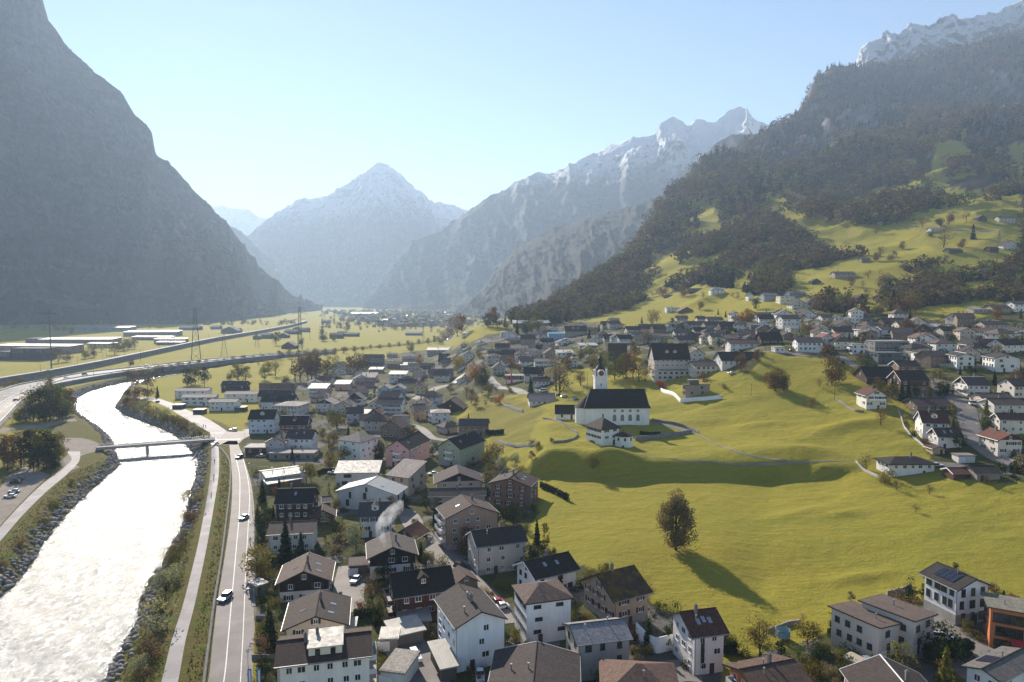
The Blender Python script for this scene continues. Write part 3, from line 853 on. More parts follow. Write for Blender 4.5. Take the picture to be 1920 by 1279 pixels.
strip('gravel_yard', P0('L', [(520, 1290), (450, 1225), (505, 1170), (480, 1090), (455, 1040), (560, 1040), (740, 1085)], .25), P0('L', [(600, 1260), (560, 1200), (650, 1160), (700, 1150), (735, 1140), (742, 1130), (745, 1120)], .25), .075, M['gravel'], 60, 5)
strip('parking_gravel', P0('N', [(-240, 560), (-120, 330), (-60, 200), (0, 110), (60, 30), (150, -20)], .25), P0('N', [(-240, 690), (-118, 470), (0, 335), (120, 205), (230, 95), (300, 30)], .25), .05, M['gravel'], 40, 6)
strip('underpass_lane', P0('L', [(0, 975), (160, 945), (330, 930), (480, 900), (560, 893)], .3), P0('L', [(0, 1005), (160, 975), (335, 965), (490, 925), (580, 915)], .3), .08, M['gravel'], 40, 3)
ribbon('village_street', ground_pts('D', [(560, 520), (430, 420), (330, 360), (260, 270), (200, 190), (150, 120), (60, 90)]), 7.0, .10, M['asphalt_dark'], 80)
ribbon('village_street', ground_pts('D', [(330, 1400), (280, 1270), (200, 1130), (130, 1010)]), 9.0, .10, M['asphalt_dark'], 60, 5)
ribbon('village_street', ground_pts('C', [(960, 480), (930, 640), (925, 740), (960, 800)]), 8.0, .10, M['asphalt_dark'], 40, 5)
ribbon('village_street', ground_pts('D', [(560, 520), (680, 640), (760, 720), (840, 880)]), 4.5, .105, M['asphalt_dark'], 50)
ribbon('village_street', ground_pts('B', [(560, 700), (440, 680), (380, 630), (330, 590), (230, 555)]), 5, .10, M['asphalt_dark'], 60)
ribbon('village_street', ground_pts('A', [(300, 600), (420, 620), (600, 610)]), 6, .10, M['asphalt_dark'], 40)
ribbon('village_street', ground_pts('B', [(290, 330), (400, 265), (520, 215), (640, 170), (700, 110)]), 8, .10, M['asphalt_dark'], 60)
ribbon('village_street', ground_pts('B', [(950, 130), (1000, 190), (1080, 230), (1200, 250), (1330, 290)]), 6, .10, M['asphalt_dark'], 60)
ribbon('village_street', ground_pts('H', [(1900, 940), (1740, 880), (1620, 800), (1540, 690), (1500, 590), (1480, 500), (1420, 440), (1300, 400)]), 8, .10, M['asphalt_dark'], 90, 4)
ribbon('village_street', ground_pts('H', [(1620, 960), (1500, 945), (1380, 935), (1250, 925)]), 6, .105, M['asphalt_dark'], 40, 4)
ribbon('village_street', ground_pts('F', [(1090, 850), (1230, 920), (1350, 985), (1480, 1060), (1600, 1120)]), 8, .10, M['asphalt_dark'], 60, 5)
ribbon('village_street', ground_pts('F', [(830, 1040), (950, 1040), (1080, 1000), (1180, 950)]), 9, .105, M['asphalt_dark'], 40, 5)
ribbon('village_street', ground_pts('E', [(700, 1230), (880, 1200), (1010, 1210)]), 8, .10, M['asphalt_dark'], 40, 5)
ribbon('village_street', ground_pts('K', [(240, 690), (300, 740), (380, 790), (480, 830)]), 6, .10, M['asphalt_dark'], 40)
ribbon('village_street', ground_pts('J', [(860, 740), (1200, 745), (1560, 770), (1660, 790)]), 6, .10, M['asphalt_dark'], 60)
ribbon('footpath', ground_pts('G', [(1120, 745), (1200, 780), (1350, 850), (1500, 905), (1700, 955), (1900, 978)]), 1.0, .10, M['gravel'], 90)
ribbon('footpath', ground_pts('G', [(700, 928), (850, 950), (1100, 980), (1300, 996), (1600, 1008), (1900, 1002), (2150, 985), (2440, 975)]), .8, .10, M['gravel'], 110)
ribbon('footpath', ground_pts('G', [(800, 665), (930, 690), (1050, 725), (1130, 750)]), 3.0, .10, M['asphalt_dark'], 40)
def embank(name, farp, nearp, z, side, mat, n=140):
 A = spline(farp, n); B = spline(nearp, n)
 V = []
 for i in range(n):
  d = A[i] - B[i]; L = np.linalg.norm(d); d = d / L
  for p, zz in ((A[i] + d * side * z, -1.0), (A[i], z), (A[i] * .5 + B[i] * .5, z + .05), (B[i], z), (B[i] - d * side * z, -1.0)):
   V.append((p[0], p[1], zz))
 f = gridfaces(n, 5)
 o = link(name, npmesh(name, V, f, mat, False))
 return tag(o, kind='structure'), A, B
mwf = P0('L', [(-500, 860), (-200, 755), (0, 690), (170, 640), (340, 608), (600, 560), (1000, 516), (1400, 473), (1918, 424), (2500, 385)], 3.0)
mwn = P0('L', [(-500, 1330), (-200, 1110), (0, 935), (190, 745), (350, 660), (520, 624), (800, 574), (1100, 534), (1500, 487), (1918, 441), (2500, 398)], 3.0)
mo, mA, mB_ = embank('motorway', mwf, mwn, 3.0, .9, M['motorway'])
for q, dsh in ((.5, None), (.27, (6, 12)), (.73, (6, 12)), (.06, None), (.94, None)):
 lane(mA * (1 - q) + mB_ * q, .30 if q != .5 else .5, dsh, 160, 'motorway_marking', 3.06)
rwf = P0('L', [(-300, 640), (0, 585), (300, 540), (700, 468), (1000, 408), (1300, 348), (1600, 289), (1918, 237), (2160, 195), (2290, 160)], 5.0)
rwn = P0('L', [(-300, 668), (0, 610), (300, 560), (700, 488), (1000, 427), (1300, 364), (1600, 303), (1918, 249), (2160, 205), (2300, 168)], 5.0)
ro, rA, rB = embank('railway_embankment', rwf, rwn, 5.0, .5, M['gravel'])
def runwall(name, P, z0, z1, th, mat, label, cat, n=120, group=None):
 Q = spline(P, n)
 T = np.gradient(Q, axis=0); T /= np.linalg.norm(T, axis=1, keepdims=True) + 1e-9
 Nn = np.stack([-T[:, 1], T[:, 0]], -1)
 V = []
 for i in range(n):
  g0 = z0[i] if hasattr(z0, '__len__') else z0
  g1 = z1[i] if hasattr(z1, '__len__') else z1
  for sgn, zz in ((1, g0), (1, g1), (-1, g1), (-1, g0)):
   p = Q[i] + Nn[i] * th / 2 * sgn
   V.append((p[0], p[1], zz))
 f = gridfaces(n, 4)
 f = np.vstack([f, [[0, 1, 2, 3]], [[(n - 1) * 4 + k for k in (3, 2, 1, 0)]]])
 o = link(name, npmesh(name, V, f, mat))
 return tag(o, label, cat, group)
def drape_wall(name, P, h, th, mat, label, cat, n=60, group=None, sink=.4):
 Q = spline(P, n)
 z = np.array([float(zt(p[0], p[1])) for p in Q])
 return runwall(name, P, z - sink, z + h, th, mat, label, cat, n, group)
runwall('noise_barrier', rB + (rB - rA) / np.linalg.norm(rB - rA, axis=1, keepdims=True) * .6, 0.5, 6.6, .5, M['concrete_dark'], 'long grey noise barrier running beside the raised railway line', 'wall', 140)
runwall('guard_rail', mB_ * .985 + mA * .015, 3.0, 4.0, .25, M['steel'], 'grey metal guard rail along the river side of the motorway', 'guard rail', 140)
runwall('guard_rail', mB_ * .49 + mA * .51, 3.05, 3.9, .3, M['steel'], 'grey guard rail dividing the two motorway carriageways', 'guard rail', 140)
runwall('guard_rail', mA * .985 + mB_ * .015, 3.0, 4.0, .25, M['steel'], 'grey metal guard rail along the railway side of the motorway', 'guard rail', 140)
for q in (.3, .62):
 tag(lane(rA * (1 - q) + rB * q, 1.6, None, 140, 'railway_track', 5.06), kind='structure')
runwall('retaining_wall', WALLW, -.3, 1.22, .5, M['concrete_dark'], 'low dark retaining wall between the grassy levee and the main road', 'wall', 160)
def mountain(name, ridge, foot, n, m, amp, seed, mat, powz=1.0, back=.8, fl=1.0, jag=.12, ls=1.0, ds=1.0):
 def rs(P, k):
  P = np.array(P, float)
  d = np.r_[0, np.cumsum(np.hypot(np.diff(P[:, 0]), np.diff(P[:, 1])))]
  t = np.linspace(0, d[-1], k)
  P = P * np.array([1, 1, ds])
  return np.stack([np.interp(t, d, P[:, j]) for j in range(3)], -1)
 R = np.array([at_depth(*p) for p in rs(ridge, n)]); Fo = np.array([at_depth(*p) for p in rs(foot, n)])
 Fo[:, 2] = np.minimum(Fo[:, 2], Fo[:, 2]) - 12
 seg = np.linalg.norm(np.diff(R, axis=0), axis=1); sl = np.r_[0, np.cumsum(seg)]
 H = (R[:, 2] - Fo[:, 2]).max()
 nb_ = m // 5
 t = np.r_[np.linspace(0, 1, m), 1 + np.linspace(0, 1, nb_ + 1)[1:]]
 V = np.empty((n, len(t), 3))
 rj = ridged(sl / (H * .16) * fl, np.zeros_like(sl) + seed, 6, seed, .6) * amp * jag
 for i in range(n):
  f, r = Fo[i], R[i]
  out = np.array([r[0] - f[0], r[1] - f[1]]); on = out / (np.linalg.norm(out) + 1e-6)
  tt = np.minimum(t, 1)
  hz_ = tt[:, None] * out[None, :] + f[None, :2]
  zz = f[2] + (r[2] - f[2]) * tt ** powz
  bk = np.maximum(t - 1, 0)
  hz_ = hz_ + on[None, :] * (bk * H * back)[:, None]
  zz = zz - bk * (r[2] - f[2]) * 0.8
  s = sl[i] / H * 4.0 * fl
  env = np.sin(np.pi * np.clip(tt, 0, 1)) ** .6 * (1 - bk * .5)
  rib = ridged(s * 1.0 * ls + .6 * fbm(tt * 3, np.full_like(tt, s * .7), 3, seed + 5), tt * 1.1 * fl + s * .15, 5, seed + 1, .55)
  iso = ridged(np.full_like(tt, s * 2.1), tt * 7 * fl + np.where(t > 1, t, 0) * 3, 5, seed + 2, .55)
  led = fbm(np.full_like(tt, s * .6), tt * 16 * fl, 4, seed + 3)
  disp = amp * env * (rib * .75 + iso * .32 + led * .22)
  hz_ = hz_ - on[None, :] * disp[:, None]
  zz = zz + disp * .45 + rj[i] * smooth(.7, 1.0, tt) * (1 - bk)
  V[i, :, :2] = hz_; V[i, :, 2] = zz
 o = link(name, npmesh(name, V.reshape(-1, 3), gridfaces(n, len(t))[:, ::-1], mat, True))
 return tag(o, kind='structure')
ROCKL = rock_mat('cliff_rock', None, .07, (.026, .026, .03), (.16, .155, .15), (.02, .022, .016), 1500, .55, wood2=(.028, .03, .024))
mountain('hills_left', [(-900, -300, 1900), (-500, -240, 2100), (-200, -170, 2300), (20, -85, 2500), (78, -5, 2600), (92, 38, 2620), (140, 95, 2680), (185, 140, 2720), (225, 165, 2760), (247, 202, 2800), (285, 250, 2850), (291, 280, 2870), (330, 310, 2950), (365, 355, 3050), (397, 385, 3150), (420, 412, 3250), (450, 452, 3400), (490, 500, 3600), (540, 545, 3900), (575, 568, 4200), (600, 580, 4500)],
         [(-900, 640, 1350), (-400, 618, 1750), (0, 610, 1950), (200, 609, 1980), (350, 608, 2020), (430, 604, 2200), (500, 597, 2700), (550, 590, 3300), (590, 583.5, 4200), (604, 583, 4450)],
         420, 150, 200, 11, ROCKL, .85, .8, 1.0, .12)
ROCKM = rock_mat('far_rock', (1150, 1500, .55), .12, (.10, .10, .11), (.28, .27, .27), (.04, .04, .025), 900, .8)
mountain('hills_second', [(330, 380, 6200), (400, 392, 6200), (420, 416, 6200), (450, 432, 6300), (500, 478, 6500), (540, 515, 6700), (590, 558, 7000), (640, 578, 7300)],
         [(330, 590, 5200), (450, 588, 5400), (560, 583, 5800), (640, 577.5, 6900)], 160, 60, 160, 21, ROCKM, .9, .5)
ROCKP = rock_mat('peak_rock', (860, 1060, .14), .12, (.10, .10, .11), (.30, .29, .29), (.045, .042, .03), 620, .7)
mountain('hills_peak', [(440, 455, 8700), (480, 430, 8800), (510, 405, 8900), (540, 384, 9000), (565, 372, 9000), (590, 369, 9000), (612, 364, 9000), (650, 345, 9000), (690, 319, 9000), (703, 309, 9000), (715, 306, 9000), (728, 311, 9000), (742, 319, 9000), (770, 341, 9050), (800, 370, 9100), (815, 381, 9200), (832, 378, 9300), (850, 385, 9300), (868, 392, 9300), (900, 410, 9300), (960, 470, 9300)],
         [(440, 580, 7200), (560, 576, 7200), (700, 574, 7400), (820, 574, 7600), (960, 572, 8200)], 340, 130, 320, 31, ROCKP, 1.1, .5, 1.1, .13, ds=.87)
mountain('hills_far', [(380, 384, 12500), (410, 385, 12500), (440, 391, 12500), (465, 394, 12500), (480, 402, 12500), (520, 412, 12500), (600, 440, 12500)], [(380, 570, 11500), (480, 570, 11500), (600, 570, 11500)], 90, 40, 300, 41, ROCKP, 1.0, .3)
ROCKC = rock_mat('chain_rock', (840, 1020, .14), .12, (.07, .07, .075), (.17, .17, .17), (.05, .045, .03), 800, .8)
mountain('hills_chain', [(680, 570, 6500), (705, 540, 6500), (735, 490, 6400), (770, 452, 6400), (830, 430, 6300), (880, 390, 6200), (940, 356, 6100), (990, 326, 6000), (1015, 322, 6000), (1040, 320, 6000), (1080, 305, 5900), (1100, 290, 5900), (1130, 279, 5900), (1165, 266, 5800), (1185, 256, 5800), (1212, 252, 5800), (1228, 248, 5800), (1245, 226, 5800), (1262, 216, 5800), (1275, 222, 5800), (1290, 234, 5800), (1305, 223, 5800), (1322, 226, 5800), (1342, 229, 5800), (1362, 212, 5800), (1385, 199, 5800), (1400, 206, 5800), (1420, 222, 5800), (1452, 237, 5800), (1485, 252, 5800), (1540, 280, 5800)],
         [(680, 577, 5700), (760, 579, 5300), (900, 581, 4700), (1050, 583, 4300), (1300, 585, 4000), (1540, 585, 3900)], 400, 150, 170, 51, ROCKC, .95, .5, 1.2, .13, ds=.87)
ROCKS = rock_mat('spur_woods', None, .12, (.045, .044, .04), (.11, .105, .10), (.035, .032, .018), 3000, 1.3, wood2=(.07, .055, .03))
mountain('hills_spur', [(850, 585, 3600), (890, 556, 3600), (915, 525, 3600), (945, 490, 3500), (980, 456, 3500), (1040, 427, 3400), (1080, 414, 3400), (1120, 401, 3400), (1180, 388, 3300), (1240, 364, 3300), (1290, 320, 3300), (1320, 290, 3300), (1345, 268, 3300), (1375, 253, 3300), (1400, 252, 3300), (1440, 246, 3300), (1500, 240, 3300)],
         [(850, 590, 3000), (950, 596, 2500), (1050, 602, 2100), (1150, 600, 2100), (1300, 600, 2100), (1500, 600, 2200)], 300, 120, 95, 61, ROCKS, .95, .5, 1.2, .12)
SNOWR = rock_mat('snow_rock', (450, 700, .16), .12, (.09, .085, .09), (.26, .25, .25), (.05, .045, .03), 300, .9)
mountain('hills_snow', [(1480, 260, 3900), (1560, 200, 3900), (1595, 140, 3900), (1606, 108, 3900), (1614, 86, 3900), (1635, 79, 3900), (1652, 75, 3900), (1660, 60, 3900), (1668, 62, 3900), (1690, 60, 3900), (1705, 44, 3900), (1720, 44, 3900), (1735, 41, 3900), (1752, 36, 3900), (1770, 29, 3900), (1790, 27, 3900), (1805, 34, 3900), (1820, 37, 3900), (1845, 30, 3900), (1862, 25, 3900), (1878, 15, 3900), (1900, 5, 3900), (1930, -8, 3900), (2100, -40, 3900), (2400, -50, 3900)],
         [(1480, 330, 3300), (1600, 300, 3200), (1750, 300, 3300), (1950, 300, 3300), (2400, 300, 3300)], 300, 110, 130, 71, SNOWR, .9, .6, 1.2, .2, ds=.87)
# ================================================================ houses
FOOT = []
ALLH = []
WCACHE = {}
def window_mesh(w, h, kind):
 """kind: 'f' white frame, 'd' dark frame, 's' far (frame + pane in one)"""
 key = (round(w, 2), round(h, 2), kind)
 if key in WCACHE:
  return WCACHE[key]
 t = .09
 mb = MB()
 fr = M['white'] if kind in 'fs' else M['frame_dark']
 for (x0, z0, x1, z1) in ((-w / 2, -h / 2, -w / 2 + t, h / 2), (w / 2 - t, -h / 2, w / 2, h / 2), (-w / 2 + t, -h / 2, w / 2 - t, -h / 2 + t), (-w / 2 + t, h / 2 - t, w / 2 - t, h / 2)):
  mb.box(x0, -.07, z0, x1, .05, z1, 0)
 if w > .9 and kind != 's':
  mb.box(-.04, -.06, -h / 2 + t, .04, .05, h / 2 - t, 0)
 if kind != 's':
  mb.box(-w / 2 - .08, -.16, -h / 2 - .09, w / 2 + .08, .04, -h / 2 - .004, 0)
  fm = mb.mesh('window', fr)
  pb = MB(); pb.box(-w / 2 + t, -.03, -h / 2 + t, w / 2 - t, .04, h / 2 - t)
  pm = pb.mesh('pane', M['glass'])
  r = (fm, pm)
 else:
  mb.box(-w / 2 + t, -.03, -h / 2 + t, w / 2 - t, .04, h / 2 - t, 1)
  r = (mb.mesh('window', [fr, M['glass']]), None)
 WCACHE[key] = r
 return r
def shutter_mesh(w, h, red=False):
 key = ('sh', round(w, 2), round(h, 2), red)
 if key not in WCACHE:
  mb = MB(); mb.box(-w / 2, -.07, -h / 2, w / 2, .0, h / 2)
  WCACHE[key] = mb.mesh('shutter', M['redshutter'] if red else M['shutter'])
 return WCACHE[key]
def put_window(root, x, y, z, rz, w, h, kind, shut=None):
 fm, pm = window_mesh(w, h, kind)
 o = link('window', fm, root, (x, y, z), rz)
 if pm:
  link('pane', pm, o)
 if shut:
  sm = shutter_mesh(w * .5, h, shut == 'red')
  for s in (-1, 1):
   link('shutter', sm, o, (s * w * .78, 0, 0))
 return o
def chimney_on(parent, x, y, z, h=1.3, s=.55):
 mb = MB(); mb.box(-s / 2, -s / 2, -1.2, s / 2, s / 2, h); mb.box(-s / 2 - .08, -s / 2 - .08, h + .003, s / 2 + .08, s / 2 + .08, h + .12)
 mb.box(-s / 4, -s / 4, h + .123, s / 4, s / 4, h + .4)
 return mb.build('chimney', M['concrete_dark'], parent, (x, y, z))
def pipe_on(parent, x, y, z):
 mb = MB(); mb.bar((0, 0, -.6), (0, 0, .9), .13, 0, None, 7); mb.bar((0, 0, .9), (0, 0, 1.05), .22, 0, .22, 7)
 return mb.build('flue_pipe', M['steel'], parent, (x, y, z))
def roofmat(spec):
 if isinstance(spec, str):
  if spec.startswith('metal'):
   return sheetmetal(spec[5:])
  if spec.startswith('moss'):
   return tiles(spec[4:], .55)
  return tiles(spec)
 return spec
def frame_from(c, a, b, D, h, rot=None, cpt=None):
 """place a facade from the picture position of its eave ends; returns origin (centre), angle, W, D, ground z"""
 pa, pb = pix(c, *a), pix(c, *b)
 A = G(*pa, h=h); z0 = A[2]
 def up(p):
  return np.array(on_plane(p[0], p[1], z0 + h))
 if rot is None:
  A2, B2 = up(pa), up(pb)
 else:
  A2 = up(pa)
  ux = (pb[0] - 960) / FP
  a_, b_, c_ = ray(*pb); ux = a_ / b_
  cr, sr = math.cos(math.radians(rot)), math.sin(math.radians(rot))
  s = (ux * A2[1] - A2[0]) / (cr - ux * sr)
  B2 = A2 + s * np.array([cr, sr])
 d = B2 - A2; Wd = np.linalg.norm(d); d = d / Wd
 n = np.array([-d[1], d[0]])
 if n[1] < 0 and abs(n[1]) > .2:
  n = -n
 if cpt is not None:
  C2 = up(pix(c, *cpt))
  da, db = np.dot(C2 - A2, n), np.dot(C2 - B2, n)
  D = da if pix(c, *cpt)[0] < pa[0] else db
  D = max(4.0, abs(D))
 ctr = (A2 + B2) / 2 + n * D / 2
 return ctr, math.atan2(d[1], d[0]), Wd, D, z0
def house(c, a, b, D, h, roof='ef', wall='#e8e4dc', tile='#4a3f3a', pitch=27, rot=None, cpt=None, fw=(2, 3), sw=(2, 3), over=.6, upper=None, base=None, upto=None,
          chim=1, pipes=0, sky=0, solar=0, dorm=0, bal=None, shut=None, ww=1.1, wh=1.25, dark=False, garage=0, door=True, label=None, short=None, name='house', cat='house', gw=1, wallmat=None, far=False, group='houses of the valley village', dz=0.0, timber_gable=None, jit=True):
 ctr, ang, Wd, D, z0 = frame_from(c, a, b, D, h, rot, cpt)
 z0 = z0 + dz
 root = empty(name, (ctr[0], ctr[1], z0), ang)
 r = random.Random(int(abs(ctr[0]) * 37 + ctr[1] * 91))
 W2, D2 = Wd / 2, D / 2
 ca, sa = math.cos(ang), math.sin(ang)
 zmin = min(float(zt(ctr[0] + sx * W2 * ca - sy * D2 * sa, ctr[1] + sx * W2 * sa + sy * D2 * ca)) for sx in (-1, 1) for sy in (-1, 1))
 bz = min(-1.0, zmin - z0 - .8)
 wm_ = wallmat or stucco(wall)
 tp = math.tan(math.radians(pitch))
 mb = MB()
 hu = h
 mb.hexa([(-W2, -D2, bz), (W2, -D2, bz), (W2, D2, bz), (-W2, D2, bz), (-W2, -D2, h), (W2, -D2, h), (W2, D2, h), (-W2, D2, h)])
 rise_ = 0
 if roof == 'ef':
  rise_ = D2 * tp
  for s in (-1, 1):
   q = [(s * W2, -D2, h), (s * W2, D2, h), (s * W2, 0, h + rise_)]
   mb.face(q if s > 0 else q[::-1])
 elif roof == 'gf':
  rise_ = W2 * tp
  for s in (-1, 1):
   q = [(-W2, s * D2, h), (W2, s * D2, h), (0, s * D2, h + rise_)]
   mb.face(q if s < 0 else q[::-1])
 elif roof in ('shed', 'shedb'):
  rise_ = D * tp
  k = 1 if roof == 'shed' else -1
  hb_ = h + rise_
  y0, y1 = (-D2, D2) if k > 0 else (D2, -D2)
  mb.face([(W2, y1, h), (-W2, y1, h), (-W2, y1, hb_), (W2, y1, hb_)] if k > 0 else [(-W2, y1, h), (W2, y1, h), (W2, y1, hb_), (-W2, y1, hb_)])
  for s in (-1, 1):
   mb.face([(s * W2, y0, h), (s * W2, y1, h), (s * W2, y1, hb_)])
 elif roof in ('sheds', 'shedsr'):
  rise_ = Wd * tp
  hi = W2 if roof == 'sheds' else -W2
  mb.face([(hi, -D2, h), (hi, D2, h), (hi, D2, h + rise_), (hi, -D2, h + rise_)])
  for s in (-1, 1):
   mb.face([(-hi, s * D2, h), (hi, s * D2, h), (hi, s * D2, h + rise_)])
 mb.build('wall', wm_, root)
 if upper:
  ub = MB(); u0 = h - (upto or 2.6)
  e = .06
  ub.hexa([(-W2 - e, -D2 - e, u0), (W2 + e, -D2 - e, u0), (W2 + e, D2 + e, u0), (-W2 - e, D2 + e, u0), (-W2 - e, -D2 - e, h - .02), (W2 + e, -D2 - e, h - .02), (W2 + e, D2 + e, h - .02), (-W2 - e, D2 + e, h - .02)])
  if roof == 'gf':
   for s in (-1, 1):
    q = [(-W2 - e, s * (D2 + e), h - .02), (W2 + e, s * (D2 + e), h - .02), (0, s * (D2 + e), h + rise_)]
    ub.face(q if s < 0 else q[::-1])
  if roof == 'ef':
   for s in (-1, 1):
    q = [(s * (W2 + e), -D2 - e, h - .02), (s * (W2 + e), D2 + e, h - .02), (s * (W2 + e), 0, h + rise_)]
    ub.face(q if s > 0 else q[::-1])
  ub.build('timber_cladding', timber(upper), root)
 if timber_gable:
  ub = MB(); e = .06
  if roof == 'gf':
   for s in (-1,):
    ub.face([(-W2, s * (D2 + e), h), (W2, s * (D2 + e), h), (0, s * (D2 + e), h + rise_)])
  else:
   for s in (-1, 1):
    q = [(s * (W2 + e), -D2, h), (s * (W2 + e), D2, h), (s * (W2 + e), 0, h + rise_)]
    ub.face(q if s > 0 else q[::-1])
  ub.build('timber_gable', timber(timber_gable), root)
 if base:
  ub = MB(); e = .05
  ub.box(-W2 - e, -D2 - e, bz, W2 + e, D2 + e, 1.0 if base is True else float(base))
  ub.build('plinth', M['concrete'], root)
 rm = roofmat(tile)
 rb = MB(); th = .28; ov = over
 if roof in ('ef', 'gf'):
  L2, S2 = (W2, D2) if roof == 'ef' else (D2, W2)
  zr = h + rise_ + .12; ze = h - ov * tp + .12
  sl = math.hypot(S2 + ov, zr - ze)
  def T(x, y, z):
   return (x, y, z) if roof == 'ef' else (-y, x, z)
  for s in (-1, 1):
   q = [T(-L2 - ov, s * (S2 + ov), ze), T(L2 + ov, s * (S2 + ov), ze), T(L2 + ov, 0, zr), T(-L2 - ov, 0, zr)]
   uv = [(0, 0), (2 * L2 + 2 * ov, 0), (2 * L2 + 2 * ov, sl), (0, sl)]
   if s > 0:
    q = q[::-1]; uv = uv[::-1]
   rb.slab(q, th, 0, uv)
 elif roof == 'hip':
  ze = h - ov * tp + .12
  if Wd >= D:
   r2 = (Wd - D) / 2; zr = h + D2 * tp + .12
   R1, R2 = (-r2, 0, zr), (r2, 0, zr)
  else:
   r2 = (D - Wd) / 2; zr = h + W2 * tp + .12
   R1, R2 = (0, -r2, zr), (0, r2, zr)
  rise_ = zr - h
  P = [(-W2 - ov, -D2 - ov, ze), (W2 + ov, -D2 - ov, ze), (W2 + ov, D2 + ov, ze), (-W2 - ov, D2 + ov, ze)]
  sl = math.hypot(min(W2, D2) + ov, zr - ze)
  if Wd >= D:
   F4 = [([P[0], P[1], R2, R1], Wd), ([P[1], P[2], R2], D), ([P[2], P[3], R1, R2], Wd), ([P[3], P[0], R1], D)]
  else:
   F4 = [([P[0], P[1], R1], Wd), ([P[1], P[2], R2, R1], D), ([P[2], P[3], R2], Wd), ([P[3], P[0], R1, R2], D)]
  for q, L in F4:
   uv = [(0, 0), (L, 0), (L * .8, sl), (L * .2, sl)] if len(q) == 4 else [(0, 0), (L, 0), (L / 2, sl)]
   rb.slab(q, th, 0, uv)
 elif roof == 'flat':
  o2 = ov * .5
  rb.box(-W2 - o2, -D2 - o2, h + .003, W2 + o2, D2 + o2, h + .35)
  rb.box(-W2 - o2 + .3, -D2 - o2 + .3, h + .353, W2 + o2 - .3, D2 + o2 - .3, h + .40)
  rise_ = .4
 elif roof in ('shed', 'shedb'):
  k = 1 if roof == 'shed' else -1
  z0_, z1_ = h - ov * tp + .12, h + (D + ov) * tp + .12
  za, zb = (z0_, z1_) if k > 0 else (z1_, z0_)
  sl = math.hypot(D + 2 * ov, z1_ - z0_)
  rb.slab([(-W2 - ov, -D2 - ov, za), (W2 + ov, -D2 - ov, za), (W2 + ov, D2 + ov, zb), (-W2 - ov, D2 + ov, zb)], th, 0, [(0, 0), (Wd + 2 * ov, 0), (Wd + 2 * ov, sl), (0, sl)])
 elif roof in ('sheds', 'shedsr'):
  z0_, z1_ = h - ov * tp + .12, h + (Wd + ov) * tp + .12
  zl, zr_ = (z0_, z1_) if roof == 'sheds' else (z1_, z0_)
  sl = math.hypot(Wd + 2 * ov, z1_ - z0_)
  rb.slab([(-W2 - ov, -D2 - ov, zl), (W2 + ov, -D2 - ov, zr_), (W2 + ov, D2 + ov, zr_), (-W2 - ov, D2 + ov, zl)], th, 0, [(0, 0), (sl, 0), (sl, D), (0, D)])
 ro_ = rb.build('roof', rm, root)
 if roof in ('ef', 'gf') and not far:
  L2, S2 = (W2, D2) if roof == 'ef' else (D2, W2)
  vmat = M['white'] if r.random() < .35 else M['frame_dark']
  def T(x, y, z):
   return (x, y, z) if roof == 'ef' else (-y, x, z)
  vl = (-ctr[0]) * ca + (-ctr[1]) * sa
  ends = (1 if vl > 0 else -1,) if roof == 'ef' else (1,)
  for e_ in ends:
   vb = MB()
   x0 = e_ * (L2 + ov + .003); x1 = e_ * (L2 + ov + .09)
   prof_ = [(-(S2 + ov), ze - .34), (0, zr - .34), (S2 + ov, ze - .34), (S2 + ov, ze + .06), (0, zr + .06), (-(S2 + ov), ze + .06)]
   A_ = [T(x0, y, z) for y, z in prof_]; B_ = [T(x1, y, z) for y, z in prof_]
   for q4 in ((0, 1, 4, 5), (1, 2, 3, 4)):
    vb.face([B_[i] for i in q4]); vb.face([A_[i] for i in q4][::-1])
   for i in range(6):
    j = (i + 1) % 6
    vb.face([A_[i], A_[j], B_[j], B_[i]])
   vb.build('verge_board', vmat, ro_)
  if roof in ('ef', 'gf'):
   cb_ = MB(); A_, B_ = T(-L2 - ov, 0, zr + .03), T(L2 + ov, 0, zr + .03); cb_.bar(A_, B_, .13, 0, None, 6)
   cb_.build('ridge_cap', vmat if r.random() < .4 else rm, ro_)
   for s in ((-1, 1) if roof == 'gf' else (-1,)):
    gb_ = MB(); gb_.bar(T(-L2 - ov, s * (S2 + ov + .07), ze - .1), T(L2 + ov, s * (S2 + ov + .07), ze - .1), .09, 0, None, 6); gb_.build('gutter', M['steel'], ro_)
    db_ = MB(); xx = -L2 if roof == 'gf' else -L2 * .97
    p0, p1 = T(xx - (.06 if roof == 'gf' else 0), s * (S2 + .1), h - .3), T(xx - (.06 if roof == 'gf' else 0), s * (S2 + .1), .1); db_.bar(p1, p0, .06, 0, None, 5); db_.bar(p0, T(xx, s * (S2 + ov), ze - .12), .06, 0, None, 5); db_.build('downpipe', M['concrete_dark'], ro_)
 if shut is None and not dark and not far and r.random() < .35:
  shut = r.choice(['dark', 'red', 'dark'])
 def roof_z(x, y):
  if roof == 'ef':
   return h + (D2 - abs(y)) * tp + .12
  if roof == 'gf':
   return h + (W2 - abs(x)) * tp + .12
  if roof == 'hip':
   return h + min(D2 - abs(y), W2 - abs(x)) * tp + .12
  if roof == 'shed':
   return h + (y + D2) * tp + .12
  if roof == 'shedb':
   return h + (D2 - y) * tp + .12
  if roof == 'sheds':
   return h + (x + W2) * tp + .12
  if roof == 'shedsr':
   return h + (W2 - x) * tp + .12
  return h + .4
 for i in range(chim):
  if roof == 'ef':
   x, y = W2 * r.uniform(-.5, .5), D2 * r.uniform(-.15, .3)
  elif roof == 'gf':
   x, y = W2 * r.uniform(-.2, .3), D2 * r.uniform(-.4, .5)
  else:
   x, y = W2 * r.uniform(-.3, .3), D2 * r.uniform(-.2, .3)
  chimney_on(ro_, x, y, roof_z(x, y) + .3)
